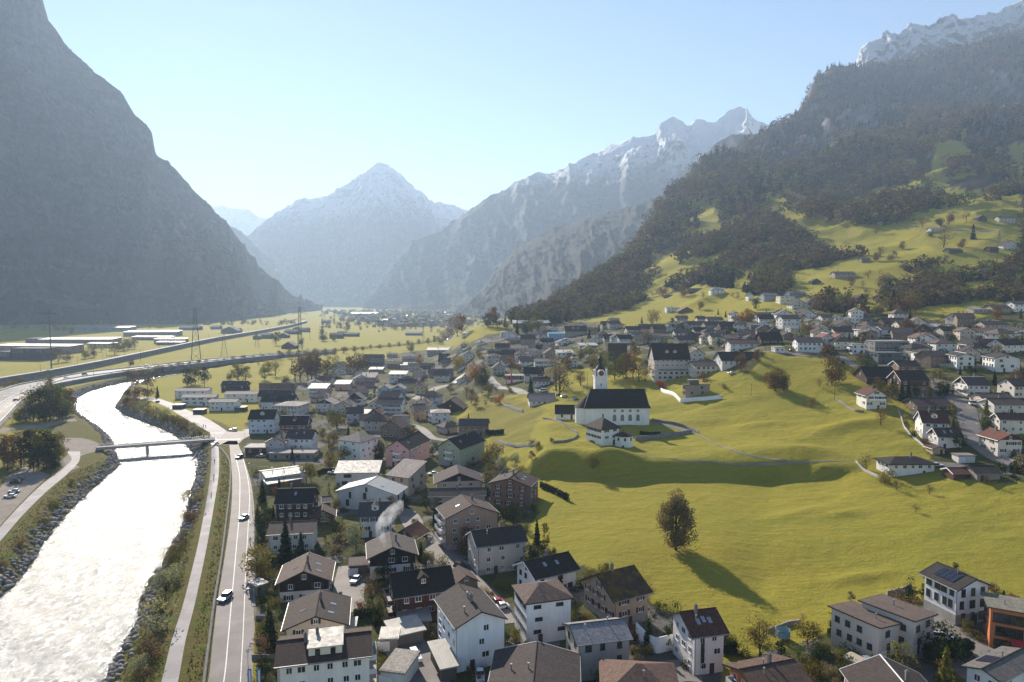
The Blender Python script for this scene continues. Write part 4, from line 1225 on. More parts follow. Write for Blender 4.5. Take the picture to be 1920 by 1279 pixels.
 for i in range(pipes):
  x, y = W2 * r.uniform(-.6, .6), D2 * r.uniform(-.6, .2)
  pipe_on(ro_, x, y, roof_z(x, y) + .1)
 def lay(nm, x, y, w, l, mat, lift=.06, side=-1):
  """a flat pane lying on the front/side slope, centre x,y in plan"""
  q = []
  for dx, dy in ((-w / 2, -l / 2), (w / 2, -l / 2), (w / 2, l / 2), (-w / 2, l / 2)):
   q.append((x + dx, y + dy, roof_z(x + dx, y + dy) + lift + .02))
  m2 = MB(); m2.slab(q, .1)
  return m2.build(nm, mat, ro_)
 for i in range(sky):
  if roof == 'gf':
   s = 1 if ctr[0] < 0 else -1
   s = s if i % 2 == 0 else -s
   lay('skylight', s * W2 * r.uniform(.4, .6), D2 * (-.55 + i * 1.1 / max(1, sky)), 1.2, .8, M['skyglass'])
  else:
   lay('skylight', W2 * (-.6 + 1.2 * (i + .5) / sky), -D2 * r.uniform(.35, .55), .8, 1.2, M['skyglass'])
 if solar:
  for i in range(solar):
   if roof == 'gf':
    lay('solar_panel', -W2 * .5, D2 * (-.45 + i * 2.3 / D2 * .55), 3.0, 1.15, M['solar'], .14)
   else:
    lay('solar_panel', W2 * (-.5) + i * 1.25, -D2 * .5, 1.15, 2.2, M['solar'], .14)
 for i in range(dorm):
  x = W2 * (-.45 + .9 * (i + .5) / dorm); y = -D2 * .62
  zb_ = roof_z(x, y) - .3; dw = 1.1; dh = 1.5
  ln_ = min(D2 * .6, dh / max(tp, .2) + .6)
  db = MB(); db.hexa([(x - dw, y, zb_), (x + dw, y, zb_), (x + dw, y + ln_, zb_), (x - dw, y + ln_, zb_), (x - dw, y, zb_ + dh), (x + dw, y, zb_ + dh), (x + dw, y + ln_, zb_ + dh), (x - dw, y + ln_, zb_ + dh)])
  db.face([(x - dw, y, zb_ + dh), (x + dw, y, zb_ + dh), (x, y, zb_ + dh + .8)])
  dm = db.build('dormer', wm_, ro_)
  d2 = MB()
  for s in (-1, 1):
   q = [(x + s * (dw + .3), y - .3, zb_ + dh - .1), (x, y - .3, zb_ + dh + 1.0), (x, y + ln_ + .4, zb_ + dh + 1.0), (x + s * (dw + .3), y + ln_ + .4, zb_ + dh - .1)]
   d2.slab(q if s < 0 else q[::-1], .15)
  d2.build('dormer_roof', rm, ro_)
  put_window(root, x, y - .02, zb_ + dh * .55, 0, 1.0, 1.0, 'f')
 kind = 's' if far else ('d' if dark else 'f')
 def facade(rows, cols, width, rz, off, normal_xy, hh):
  if rows * cols == 0:
   return
  for i in range(rows):
   z = h - 1.35 - 2.75 * i
   if z < .6:
    break
   for j in range(cols):
    x = (-.5 + (j + .5) / cols) * width * .92
    if jit:
     x += r.uniform(-.12, .12) * width / cols
     if r.random() < .1:
      continue
    w_ = ww * (1.0 if r.random() < .7 or not jit else 1.35); h_ = wh
    cx, cy = math.cos(rz), math.sin(rz)
    px_, py_ = x * cx - (-off) * sy_ if False else (x * cx + off * cy * 1.0, x * cy - off * cx * 1.0)
    put_window(root, px_, py_, z, rz, w_, h_, kind, shut)
 eo = .06 if upper else 0.0
 f_e = .02 + eo
 facade(fw[0], fw[1], Wd, 0.0, D2 + f_e, None, h)
 viewl = (-ctr[0]) * ca + (-ctr[1]) * sa
 side = 1 if viewl > 0 else -1
 if sw[0]:
  facade(sw[0], sw[1], D, side * math.pi / 2, W2 + f_e, None, h)
 if roof == 'gf' and gw and rise_ > 1.6:
  for j in range(gw):
   put_window(root, (j - (gw - 1) / 2) * 2.2, -D2 - f_e - (.06 if timber_gable else 0), h + min(rise_ * .36, 1.0), 0, ww * .9, min(wh, rise_ * .5), kind, shut)
 if roof == 'ef' and gw and rise_ > 1.6:
  put_window(root, side * (W2 + f_e + (.06 if timber_gable else 0)), 0, h + min(rise_ * .36, 1.0), side * math.pi / 2, ww * .9, min(wh, rise_ * .5), kind, shut)
 if door and not far:
  mb = MB(); mb.box(-.5, -.05, -.1, .5, .04, 2.1)
  x = W2 * r.uniform(-.6, .6)
  mb.build('door', timber('#4a3428'), root, (x, -D2 - .02 - (.05 if base else 0), 0))
 for g_ in range(garage):
  mb = MB(); mb.box(-1.3, -.05, -.1, 1.3, .04, 2.2)
  mb.build('garage_door', M['white'] if g_ % 2 == 0 else M['concrete'], root, (-W2 * .6 + g_ * 3.0, -D2 - .02, 0))
 if bal:
  sd, ns, fr = bal
  for i in range(ns):
   z = h - 2.75 * (i + 1) + .15
   if z < .8:
    break
   lw = (Wd if sd == 'f' else D) * fr; dp = 1.5
   m2 = MB(); m2.box(-lw / 2, -dp, -.18, lw / 2, -.003, 0)
   if sd == 'f':
    bo = m2.build('balcony', M['concrete'], root, (0, -D2 - eo, z))
   else:
    bo = m2.build('balcony', M['concrete'], root, (side * (W2 + eo), 0, z)); bo.rotation_euler = (0, 0, side * math.pi / 2)
   m3 = MB(); m3.box(-lw / 2, -dp, .003, lw / 2, -dp + .06, 1.0)
   for s in (-1, 1):
    m3.box(s * lw / 2 - (.06 if s > 0 else 0), -dp + .063, .003, s * lw / 2 + (.06 if s < 0 else 0), -.01, 1.0)
   m3.build('railing', timber(upper) if upper else M['white'], bo)
 poly = [(ctr[0] + sx * (W2 + .8) * ca - sy * (D2 + .8) * sa, ctr[1] + sx * (W2 + .8) * sa + sy * (D2 + .8) * ca) for sx, sy in ((-1, -1), (1, -1), (1, 1), (-1, 1))]
 FOOT.append(np.array(poly))
 px, py = proj(ctr[0], ctr[1], z0 + h * .6)
 ALLH.append(dict(o=root, px=px, py=py, label=label, short=short, wall=wall, tile=tile, roof=roof, h=h, cat=cat, group=group, d=ctr[1], W=Wd, upper=upper, kind=name))
 root['category'] = cat
 if group:
  root['group'] = group
 root['dims'] = f'{Wd:.1f} x {D:.1f}'
 return root, Wd, D, h
M['skyglass'] = plain('roof_window_glass', (.25, .28, .32), .08, .9, .3, .1, 1)
M['whiteroof'] = sheetmetal('#a5a19b', .6, .1)
M['greyroof'] = sheetmetal('#8d9094', .34, .45)
M['hallroof'] = sheetmetal('#8c8e90', .5, .3)
# ================================================================ plants
def leaf_quads(cent, size, rs, tilt=1.0, stretch=1.0, out=0.0):
 """quads at centres with random orientation"""
 n = len(cent)
 a = rs.normal(size=(n, 3)); a[:, 2] *= tilt; a /= np.linalg.norm(a, axis=1, keepdims=True) + 1e-9
 if out:
  c0 = cent.mean(0) * np.array([1, 1, .8]); d = cent - c0; d /= np.linalg.norm(d, axis=1, keepdims=True) + 1e-9
  d = d + rs.normal(size=(n, 3)) * (1 - out); d /= np.linalg.norm(d, axis=1, keepdims=True) + 1e-9
  a = np.cross(d, a); a /= np.linalg.norm(a, axis=1, keepdims=True) + 1e-9
  b = np.cross(d, a)
 else:
  b = np.cross(a, rs.normal(size=(n, 3)))
 b /= np.linalg.norm(b, axis=1, keepdims=True) + 1e-9
 s = size * rs.uniform(.6, 1.3, (n, 1))
 a = a * s * stretch; b = b * s
 return np.stack([cent - a - b, cent + a - b * .6, cent + a * .8 + b, cent - a * .7 + b * .8], 1)
def crown_pts(n, rs, W_=.5, H=1.0, z0=.18, nclump=14, top=.5, spread=.10):
 """leaf centres in a unit-height crown: uneven clumps spread through a rounded volume"""
 cl = []
 while len(cl) < nclump:
  z = rs.uniform(z0, H)
  t = (z - z0) / (H - z0)
  rad = W_ * (math.sin(math.pi * min(1, (t * (1 - top * .5) + .18))) ** .8)
  ang = rs.uniform(0, 2 * math.pi); rr_ = rad * math.sqrt(rs.uniform(.15, 1))
  cl.append((rr_ * math.cos(ang), rr_ * math.sin(ang), z, rs.uniform(.6, 1.35)))
 cl = np.array(cl)
 k = rs.integers(0, nclump, n)
 g = rs.normal(size=(n, 3)); g /= np.linalg.norm(g, axis=1, keepdims=True)
 g *= (rs.uniform(.25, 1, (n, 1)) ** .5)
 p = cl[k, :3] + g * spread * cl[k, 3:4] * np.array([1.25, 1.25, .95]) * 1.6
 return p
def conifer_pts(n, rs, W_=.2, z0=.06):
 z = z0 + (1 - z0) * (1 - np.sqrt(rs.uniform(0, 1, n)))
 t = (z - z0) / (1 - z0)
 lay = .75 + .25 * np.cos(z * 55)
 r = W_ * (1 - t) ** .85 * lay * rs.uniform(.35, 1.0, n) + .006
 a = rs.uniform(0, 2 * math.pi, n)
 lob = 1 + .22 * np.sin(a * 5 + z * 20) + .12 * np.sin(a * 3 + 2)
 return np.stack([r * lob * np.cos(a), r * lob * np.sin(a), z - r * .25], -1)
def crown_mesh(name, kind, n, seed, leaf):
 rs = np.random.default_rng(seed)
 if kind == 'con':
  p = conifer_pts(n, rs); q = leaf_quads(p, leaf, rs, .5, 1.3, .5)
 elif kind == 'col':
  p = crown_pts(n, rs, .16, 1.0, .03, 16, .3, .075); q = leaf_quads(p, leaf, rs, 1, 1, .5)
 elif kind == 'birch':
  p = crown_pts(n, rs, .215, .97, .2, 30, .2, .058)
  p[:, 2] -= rs.exponential(.05, n); p[:, 2] = np.maximum(p[:, 2], .1)
  q = leaf_quads(p, leaf, rs, 1.6)
 elif kind == 'bush':
  p = crown_pts(n, rs, .62, .95, .1, 10, .9, .22); p[:, 2] = np.abs(p[:, 2]); q = leaf_quads(p, leaf, rs, 1, 1, .5)
 elif kind == 'tall':
  p = crown_pts(n, rs, .27, 1.0, .12, 18, .45, .095); q = leaf_quads(p, leaf, rs, 1, 1, .5)
 elif kind == 'thin':
  p = crown_pts(n, rs, .40, 1.0, .25, 20, .6, .11); q = leaf_quads(p, leaf, rs, 1, 1, .5)
 else:
  p = crown_pts(n, rs, .40, 1.0, .18, 16, .6, .12); q = leaf_quads(p, leaf, rs, 1, 1, .5)
 V = q.reshape(-1, 3)
 m = npmesh(name, V, np.arange(len(V)).reshape(-1, 4), M['leaf'])
 lv = np.repeat(np.clip(.5 + rs.normal(size=n) * .22, 0, 1), 4)
 setcol(m, 'leaf', np.stack([lv, lv, lv], -1))
 return m
def trunk_mesh(name, seed, kind):
 """tapered trunk with limbs, unit height"""
 rs = random.Random(seed)
 mb = MB()
 if kind == 'con':
  mb.bar((0, 0, -.04), (0, 0, .97), .022, 0, .003, 6)
 elif kind in ('bush',):
  for i in range(6):
   a = rs.uniform(0, 6.28); mb.bar((0, 0, -.1), (math.cos(a) * .3, math.sin(a) * .3, .6), .03, 0, .008, 4)
 else:
  w = {'birch': .022, 'col': .015, 'tall': .022}.get(kind, .026)
  x = y = 0; z = -.05; pts = [(0, 0, -.05)]
  for i in range(6):
   z += .16; x += rs.uniform(-.015, .015); y += rs.uniform(-.015, .015); pts.append((x, y, z))
  for i in range(6):
   mb.bar(pts[i], pts[i + 1], w * (1 - i * .15), 0, w * (1 - (i + 1) * .15), 6)
  spread = {'birch': .18, 'col': .08, 'tall': .2}.get(kind, .33)
  for i in range(13 if kind == 'thin' else 9):
   k = rs.randint(1, 4); a = rs.uniform(0, 6.28); p = Vector(pts[k]); L = rs.uniform(.5, 1) * spread
   e = p + Vector((math.cos(a) * L, math.sin(a) * L, rs.uniform(.14, .34)))
   mb.bar(p, e, w * .45, 0, w * .12, 4)
   for j in range(2):
    e2 = e + Vector((rs.uniform(-.12, .12), rs.uniform(-.12, .12), rs.uniform(.03, .15)))
    mb.bar(p.lerp(e, .7), e2, w * .2, 0, w * .06, 3)
 return mb.mesh(name, M['bark'])
VAR = {}
for kd, cnt, n, lf in (('con', 3, 1000, .024), ('round', 6, 1150, .024), ('tall', 4, 1100, .021), ('thin', 4, 650, .016), ('col', 2, 420, .026), ('bush', 5, 800, .038), ('birch', 1, 9500, .0095)):
 VAR[kd] = [(crown_mesh('crown_' + kd, kd, n, 100 + i * 7 + len(kd), lf), trunk_mesh('trunk_' + kd, 50 + i, kd)) for i in range(cnt)]
TINT = {'green': '#5d6b2c', 'olive': '#6a6531', 'dark': '#2f3d22', 'brown': '#6b563c', 'orange': '#8f6538', 'yellow': '#8c7c3c', 'rust': '#6e4f37', 'grey': '#75694f', 'red': '#8e2c2a', 'bare': '#665848', 'silver': '#8d9078', 'fir': '#25331f'}
TREES = []
def plant(x, y, z, h, kind='round', tint='green', name=None, rs=random, wide=1.0, label=None, shade=None, cat=None, group=None, nm=None):
 m, t = VAR[kind][rs.randrange(len(VAR[kind]))]
 isb = kind == 'bush'
 if kind in ('con', 'col') and tint not in ('dark', 'fir', 'olive'):
  tint = 'dark'
 nm = nm or ('bush' if isb else {'con': 'conifer_tree', 'col': 'columnar_tree', 'birch': 'birch_tree'}.get(kind, 'tree'))
 r = empty(nm, (x, y, z), rs.uniform(0, 6.28))
 c = srgb(TINT[tint]); f = shade or rs.uniform(.8, 1.2)
 cr = link('crown' if not isb else 'foliage', m, r); cr.color = (c[0] * f, c[1] * f * rs.uniform(.93, 1.07), c[2] * f, 1)
 tr = link('trunk' if not isb else 'stem', t, r)
 w = wide * rs.uniform(.88, 1.12)
 for o in (cr, tr):
  o.scale = (h * w, h * w, h)
 tag(r, label, cat or ('bush' if isb else 'tree'), group or ('bushes in the gardens and on the banks' if isb else 'trees of the village and meadows'))
 px, py = proj(x, y, z + h * .5)
 TREES.append(dict(o=r, px=px, py=py, pyb=proj(x, y, z)[1], kind=kind, tint=tint, h=h, d=y, label=label, nm=nm))
 return r
def plant_px(c, x, y, hpx, kind='round', tint='green', **kw):
 """base at picture point, height in crop pixels"""
 px, py = pix(c, x, y)
 gx, gy, gz = G(px, py)
 hm = hpx / CROPS[c][2] / FP * gy * 1.02
 return plant(gx, gy, gz - .1, hm, kind, tint, **kw)
# ================================================================ the houses nearest the camera
H = house
PH = H('C', (440, 1162), (1070, 1088), 10.5, 9.0, 'ef', '#e6e3e4', '#4b3c36', 18, fw=(3, 6), sw=(3, 3), sky=2, chim=2, label='white apartment house with brown roof and white flat roofed penthouse by the road', short='the white house with the rooftop penthouse', bal=('s', 3, .5))
H('C', (500, 905), (905, 868), 12, 5.5, 'gf', '#cdbba4', '#4a3f3a', 20, fw=(1, 3), sw=(1, 3), sky=3, over=.9, label='beige chalet with low brown roof behind the penthouse building', short='the low beige chalet')
H('C', (455, 592), (790, 568), 11, 5.2, 'gf', '#d9d2ca', '#6a5b52', 24, fw=(2, 3), sw=(2, 3), upper='#231a15', upto=2.6, sky=3, over=.9, label='chalet with black timber upper storey and tan roof beside two firs', short='the black timber chalet by the road')
H('C', (378, 262), (680, 248), 10, 6.0, 'ef', '#d6d2c4', '#6b5a54', 20, fw=(2, 4), sw=(2, 2), chim=1, label='cream house with mauve roof behind the tall dark firs', short='the cream house behind the firs')
H('A', (562, 1262), (882, 1255), 10, 7.2, 'ef', '#3a2c26', '#1d1a1a', 33, fw=(2, 4), sw=(2, 2), upper='#2e211b', upto=4.5, sky=1, label='dark timber house with a black steep roof and one skylight', short='the black roofed timber house')
H('C', (1078, 418), (1385, 392), 10.5, 6.3, 'gf', '#dfddda', '#5c5450', 22, fw=(2, 3), sw=(2, 3), upper='#221c1a', upto=2.7, chim=1, over=.9, label='chalet with black gable whose chimney gives off white smoke', short='the smoking chalet')
H('C', (1005, 137), (1213, 130), 9, 7.0, 'ef', '#dcdad6', '#4d4a4a', 32, fw=(2, 3), sw=(2, 2), dorm=1, label='white house with grey roof and red edged dormer behind the smoke', short='the white dormer house')
H('D', (82, 690), (480, 632), 10, 6.5, 'ef', '#4a2b23', '#231d1c', 34, fw=(2, 4), sw=(2, 3), upper='#3d211a', upto=4.6, bal=('s', 2, .7), dorm=1, label='dark red brown timber house with black roof and wooden balconies', short='the dark red timber house')
H('D', (500, 897), (826, 834), 16, 9.6, 'gf', '#e4e7ec', '#4d4543', 24, cpt=(300, 718), fw=(3, 1), sw=(3, 4), pipes=2, chim=1, gw=0, ww=1.2, wh=1.3, shut=False, label='tall white apartment block with grey brown gable roof in the near village centre', short='the tall white apartment block')
H('D', (980, 730), (1284, 690), 12, 9.6, 'hip', '#e9eaec', '#6b5a52', 22, cpt=(828, 622), fw=(3, 2), sw=(3, 4), chim=0, pipes=1, ww=1.7, wh=.75, dark=True, label='white cube like house with brown hipped roof and flat windows', short='the white hip roofed house')
H('D', (645, 345), (975, 303), 10, 8.2, 'ef', '#cbbfb2', '#3c3431', 27, cpt=(545, 268), fw=(3, 3), sw=(3, 2), chim=1, pipes=1, base=1.6, label='beige three storey house with dark brown roof at the meadow edge', short='the beige house at the meadow edge')
H('D', (1045, 557), (1320, 492), 10, 5.8, 'ef', '#e3e3e3', '#2c2726', 27, cpt=(858, 482), fw=(2, 4), sw=(2, 3), sky=2, dark=True, over=.9, label='white house with black gable roof reaching out towards the meadow', short='the black roofed white house')
H('D', (430, 150), (778, 110), 14, 10.0, 'gf', '#a98d7c', '#4e403c', 22, cpt=(362, 82), fw=(3, 4), sw=(3, 3), sky=3, base=1.5, bal=('s', 3, .7), label='brown pink apartment house with balconies and three skylights', short='the brown pink apartment house')
H('B', (960, 1078), (1310, 1110), 14, 9.0, 'gf', '#7d6455', '#41332f', 17, cpt=(1400, 1045), fw=(3, 3), sw=(3, 2), sky=4, pipes=1, label='dark brown apartment house with five skylights below the orchard bank', short='the dark brown apartment house')
H('E', (415, 704), (640, 645), 12, 7.2, 'ef', '#b79c86', 'moss#4b3a2c', 30, cpt=(150, 585), fw=(2, 2), sw=(3, 4), chim=1, base=1.4, shut='red', over=.9, label='beige farmhouse with yellow mossy roof and dark red shutters', short='the mossy roofed farmhouse')
H('E', (165, 1010), (512, 968), 11, 7.8, 'ef', '#a3a09b', '#8d8c90', 22, cpt=(40, 882), fw=(2, 3), sw=(2, 2), chim=0, pipes=2, dark=True, base=2.6, ww=1.0, label='modern grey house with pale grey roof beside a white terrace', short='the modern grey house')
STR = H('E', (962, 948), (1162, 922), 12, 8.6, 'ef', '#e3dedb', '#5a3a30', 28, cpt=(700, 822), fw=(3, 2), sw=(3, 3), sky=3, pipes=1, over=.9, shut=False, label='white house with red brown roof and glass stair strip by the meadow', short='the white house with the red brown roof')
H('E', (335, 1372), (860, 1405), 12, 6.0, 'hip', '#d8d2c8', '#71584d', 25, chim=0, pipes=1, fw=(2, 3), sw=(2, 3), label='house with red brown hipped roof cut by the bottom of the photo', short='the hip roofed house at the bottom')
H('E', (1395, 1320), (1720, 1255), 12, 6.5, 'ef', '#c26f3c', '#5e4a40', 18, cpt=(1150, 1170), fw=(2, 3), sw=(2, 3), pipes=2, over=1.0, bal=('s', 1, .8), label='orange house with brown tiled roof and wooden balcony at the bottom edge', short='the orange house with the brown roof')
H('F', (1300, 632), (1512, 604), 14, 8.6, 'gf', '#eaeaec', '#3a3533', 22, cpt=(1020, 537), fw=(3, 3), sw=(2, 4), solar=4, pipes=1, chim=0, dark=True, ww=1.1, wh=1.7, over=.9, gw=0, base=2.4, label='white house with four solar panels on its dark roof at the meadow', short='the white house with solar panels')
H('F', (765, 927), (913, 866), 12, 7.0, 'shedsr', '#c9c1ba', '#6a5c55', 6, cpt=(388, 803), fw=(2, 1), sw=(3, 4), pipes=1, chim=0, dark=True, garage=1, label='near half of the grey beige twin house with low brown roof', short='the near twin house')
H('F', (1000, 884), (1142, 808), 12, 7.0, 'shedsr', '#c9c1ba', '#6a5c55', 6, cpt=(660, 742), fw=(2, 2), sw=(2, 3), pipes=1, chim=0, dark=True, garage=1, label='far half of the grey beige twin house with garage opening', short='the far twin house')
ORG = H('F', (1530, 782), (1800, 800), 9, 8.0, 'shedb', '#bf764e', '#7b786c', 4, rot=-28, fw=(3, 2), sw=(2, 2), pipes=1, chim=0, dark=True, ww=2.4, wh=2.0, label='orange modern house with wide windows and red awning at the right edge', short='the orange modern house')
H('F', (1370, 1168), (1600, 1268), 13, 6.5, 'gf', '#dcdfe4', '#6f6a66', 18, fw=(2, 2), sw=(2, 2), chim=0, pipes=1, solar=3, label='white house with grey roof in the bottom right corner', short='the grey roofed house in the corner')
H('F', (700, 1440), (1250, 1470), 11, 5.5, 'gf', '#d0c8c0', '#453b38', 24, fw=(1, 3), sw=(1, 3), chim=1, label='house showing only its dark brown gable roof and chimney at the bottom', short='the dark gable roof at the bottom')
H('D', (720, 1370), (1330, 1400), 15, 5.5, 'gf', '#dcd6d0', '#473e3c', 14, fw=(2, 4), sw=(2, 4), chim=0, pipes=2, label='wide low building with dark brown roof and pale ridge line at the bottom', short='the wide dark brown roof')
def penthouse():
 r, W_, D_, h = PH
 x0, x1, y0, y1 = -W_ * .17, W_ * .2, -D_ * .5 + 1.0, D_ * .12; zt_ = h + D_ / 2 * math.tan(math.radians(18)) + .9
 mb = MB(); mb.hexa([(x0, y0, h - .5), (x1, y0, h - .5), (x1, y1, h - .5), (x0, y1, h - .5), (x0, y0, zt_ - .5), (x1, y0, zt_ - .5), (x1, y1, zt_), (x0, y1, zt_)])
 p = mb.build('penthouse', stucco('#ded8cc'), r)
 rb = MB(); rb.slab([(x0 - .25, y0 - .35, zt_ - .52), (x1 + .25, y0 - .35, zt_ - .52), (x1 + .25, y1 + .3, zt_ + .14), (x0 - .25, y1 + .3, zt_ + .14)], .14); rb.build('penthouse_roof', M['whiteroof'], p)
 for f in (.27, .73):
  put_window(r, x0 + (x1 - x0) * f, y0 - .02, h + .9, 0, .9, 1.5, 'd')
penthouse()
H('A', (1125, 690), (1322, 715), 12, 10.5, 'hip', '#d9dedd', '#8b817b', 25, cpt=(1390, 660), fw=(3, 2), sw=(3, 3), chim=0, pipes=1, label='pale mint apartment tower with grey brown hipped roof', short='the pale mint tower house')
H('A', (1555, 765), (1765, 780), 13, 8.4, 'gf', '#d9a7a3', '#232021', 33, cpt=(1895, 690), fw=(2, 2), sw=(2, 3), sky=2, shut=None, bal=('f', 2, .3), label='pink house with a black gable roof', short='the pink house')
H('B', (490, 750), (688, 775), 13, 8.6, 'gf', '#a9b295', '#232021', 33, cpt=(820, 690), fw=(2, 2), sw=(2, 3), sky=1, base=2.3, bal=('f', 2, .3), label='pale green house with a black gable roof above white garage doors', short='the pale green house')
H('A', (1100, 990), (1480, 985), 9, 6.5, 'shed', '#d4cfc6', 'metal#a8a49e', 14, fw=(2, 2), sw=(2, 2), chim=0, dark=True, ww=2.2, wh=1.3, label='low beige house with a shiny pale metal roof', short='the pale metal roofed house')
H('A', (1120, 1150), (1640, 1185), 10, 6.5, 'gf', '#c5c6c6', 'metal#8f9396', 16, fw=(2, 3), sw=(2, 2), sky=2, chim=0, dark=True, ww=.9, wh=2.2, label='grey modern house with ribbed metal roof and narrow windows', short='the grey metal roofed house')
H('A', (1565, 1010), (1755, 1035), 10, 7.2, 'shed', '#a4978a', '#a79a92', 16, fw=(2, 2), sw=(3, 2), cpt=(1865, 965), chim=0, dark=True, label='brown grey house with pale tilted roof beside the metal roofed house', short='the brown grey house')
H('A', (480, 1032), (822, 985), 12, 4.5, 'ef', '#d6d0c6', M['whiteroof'], 10, fw=(1, 3), sw=(1, 2), chim=0, pipes=2, label='flat white roofed hall beside the road bend', short='the white roofed hall')
H('A', (495, 1092), (790, 1040), 4, 3.0, 'shed', '#6b5a50', M['whiteroof'], 8, fw=(0, 0), sw=(0, 0), chim=0, door=False, label='narrow lean-to with white roof in front of the white roofed hall', name='shed', cat='shed', short='the white lean-to', group=None)
H('B', (480, 1075), (870, 1060), 11, 4.6, 'gf', '#b9aca0', '#43383a', 22, fw=(1, 3), sw=(1, 2), sky=1, timber_gable='#2c2320', chim=0, over=1.2, label='low house with broad dark roof beside the red leaved bush', short='the broad dark roofed house')
H('B', (410, 1200), (905, 1190), 7, 4.5, 'ef', '#b0a598', '#4e4747', 24, fw=(1, 3), sw=(1, 2), chim=1, label='low house with dark tiled roof in front of the red bush', short='the low dark tiled house')
H('C', (680, 140), (828, 130), 6, 3.2, 'gf', '#54483f', '#5a4b44', 30, fw=(1, 1), sw=(1, 2), chim=0, over=.7, label='small dark garden house with brown gable roof', short='the dark garden house', name='garden_house', cat='garden house', group=None)
H('C', (755, 40), (805, 36), 6, 3.0, 'ef', '#8d8379', '#6e625c', 18, fw=(0, 0), sw=(0, 0), chim=0, label='small grey shed behind the dark garden house', name='shed', cat='shed', short='the small grey shed', group=None)
H('C', (935, 490), (1060, 480), 6, 2.6, 'flat', '#5f5550', '#5c4f4b', 10, fw=(0, 0), sw=(0, 0), chim=0, door=False, garage=1, label='flat roofed brown garage joined to the smoking chalet', name='garage', cat='garage', short='the brown garage', group=None)
H('D', (490, 600), (640, 575), 6, 2.8, 'gf', '#7c6f64', '#5c4c46', 30, fw=(0, 0), sw=(0, 0), chim=0, door=False, garage=1, label='small brown roofed garage beside the dark red timber house', name='garage', cat='garage', short='the small brown roofed garage', group=None)
H('D', (70, 265), (215, 290), 7, 2.6, 'gf', '#5c463c', '#8a5c4a', 32, fw=(0, 0), sw=(0, 0), chim=0, door=False, garage=1, label='small garage with reddish gable roof by the village street', name='garage', cat='garage', short='the reddish garage', group=None)
H('D', (110, 870), (310, 850), 6, 2.4, 'shed', '#6a625e', M['greyroof'], 5, fw=(0, 0), sw=(0, 0), chim=0, door=False, label='carport with grey sheet roof below the dark red timber house', name='carport', cat='carport', short='the grey carport', group=None)
H('D', (75, 960), (270, 915), 6, 2.6, 'shed', '#8a7e76', M['whiteroof'], 4, fw=(0, 0), sw=(0, 0), chim=0, door=False, label='carport with pale sheet roof beside the tall white apartment block', name='carport', cat='carport', short='the pale carport', group=None)
H('D', (400, 1180), (498, 1160), 9, 3.0, 'shed', '#5a504b', M['whiteroof'], 4, fw=(0, 0), sw=(0, 0), chim=0, door=False, label='long narrow shelter with white corrugated roof against the white apartment block', name='bicycle_shelter', cat='shelter', short='the corrugated shelter', group=None)
H('C', (900, 905), (975, 900), 4, 2.6, 'flat', '#9aa39a', M['whiteroof'], 4, fw=(0, 0), sw=(0, 0), chim=0, label='small pale flat roofed shed beside the low beige chalet', name='shed', cat='shed', short='the pale shed', group=None)
H('C', (1145, 990), (1265, 985), 5, 2.6, 'flat', '#8d8178', M['whiteroof'], 4, fw=(0, 0), sw=(0, 0), chim=0, garage=1, door=False, label='flat roofed garage with light roof right of the penthouse building', name='garage', cat='garage', short='the light flat garage', group=None)
H('C', (300, 625), (372, 600), 4, 2.4, 'flat', '#7a736c', M['whiteroof'], 4, fw=(0, 0), sw=(0, 0), chim=0, label='tiny garden shed with white roof beside the main road', name='shed', cat='shed', short='the roadside garden shed', group=None)
H('C', (1150, 1205), (1310, 1225), 8, 3.2, 'flat', '#d9d5d0', '#a39c94', 4, fw=(0, 0), sw=(0, 0), chim=0, garage=1, door=False, label='flat terrace building with planted gravel roof and white parapet', name='garage', cat='garage', short='the gravel roofed terrace', group=None)
H('A', (318, 505), (545, 497), 11, 8.4, 'ef', '#d4dbe2', '#231f20', 36, rot=4, fw=(3, 4), sw=(3, 3), dorm=1, label='white house with black half hipped roof facing the bridge junction', short='the white house at the junction')
H('A', (598, 560), (842, 552), 11, 7.0, 'ef', '#6b4a40', '#1f1b1c', 36, rot=4, fw=(2, 6), sw=(2, 2), dorm=1, label='brown house with black roof and little white gable at the junction', short='the brown house with the white dormer')
H('A', (470, 715), (640, 720), 11, 6.0, 'gf', '#bfb3b6', '#3c3234', 30, rot=0, fw=(2, 2), sw=(2, 2), base=2.6, label='mauve and white gabled house behind the red kiosk', short='the mauve gabled house')
H('A', (655, 682), (880, 684), 11, 7.0, 'ef', '#dfdfe0', '#4b3f3f', 30, rot=0, fw=(2, 4), sw=(2, 2), sky=2, label='white house with brown roof and terrace joined to the mauve house', short='the white terrace house')
H('A', (285, 768), (465, 765), 8, 3.4, 'flat', '#5b2f30', '#c6beb4', 5, rot=0, fw=(1, 2), sw=(1, 1), over=1.4, chim=0, label='low dark red kiosk with wide pale flat roof beside the road', name='kiosk', cat='kiosk', short='the red kiosk', group=None)
H('A', (500, 820), (905, 815), 9, 2.6, 'flat', '#8d857c', '#9d958c', 5, rot=0, fw=(1, 4), sw=(0, 0), chim=0, dark=True, label='grey terrace base with garage openings below the white terrace house', name='terrace', cat='terrace', short='the terrace base', group=None)
H('A', (545, 385), (760, 412), 16, 7.0, 'hip', '#cfc9be', '#b3a79c', 12, rot=-10, cpt=None, fw=(2, 7), sw=(2, 3), chim=0, pipes=2, label='long beige building with pale low hipped roof', short='the long beige building')
H('A', (430, 350), (720, 352), 10, 6.5, 'ef', '#d3d3d1', '#25252a', 34, rot=2, fw=(2, 4), sw=(2, 3), chim=0, sky=0, solar=4, label='white terraced house with dark roof and bright dormer band, nearer of two', short='the nearer dark roofed terrace')
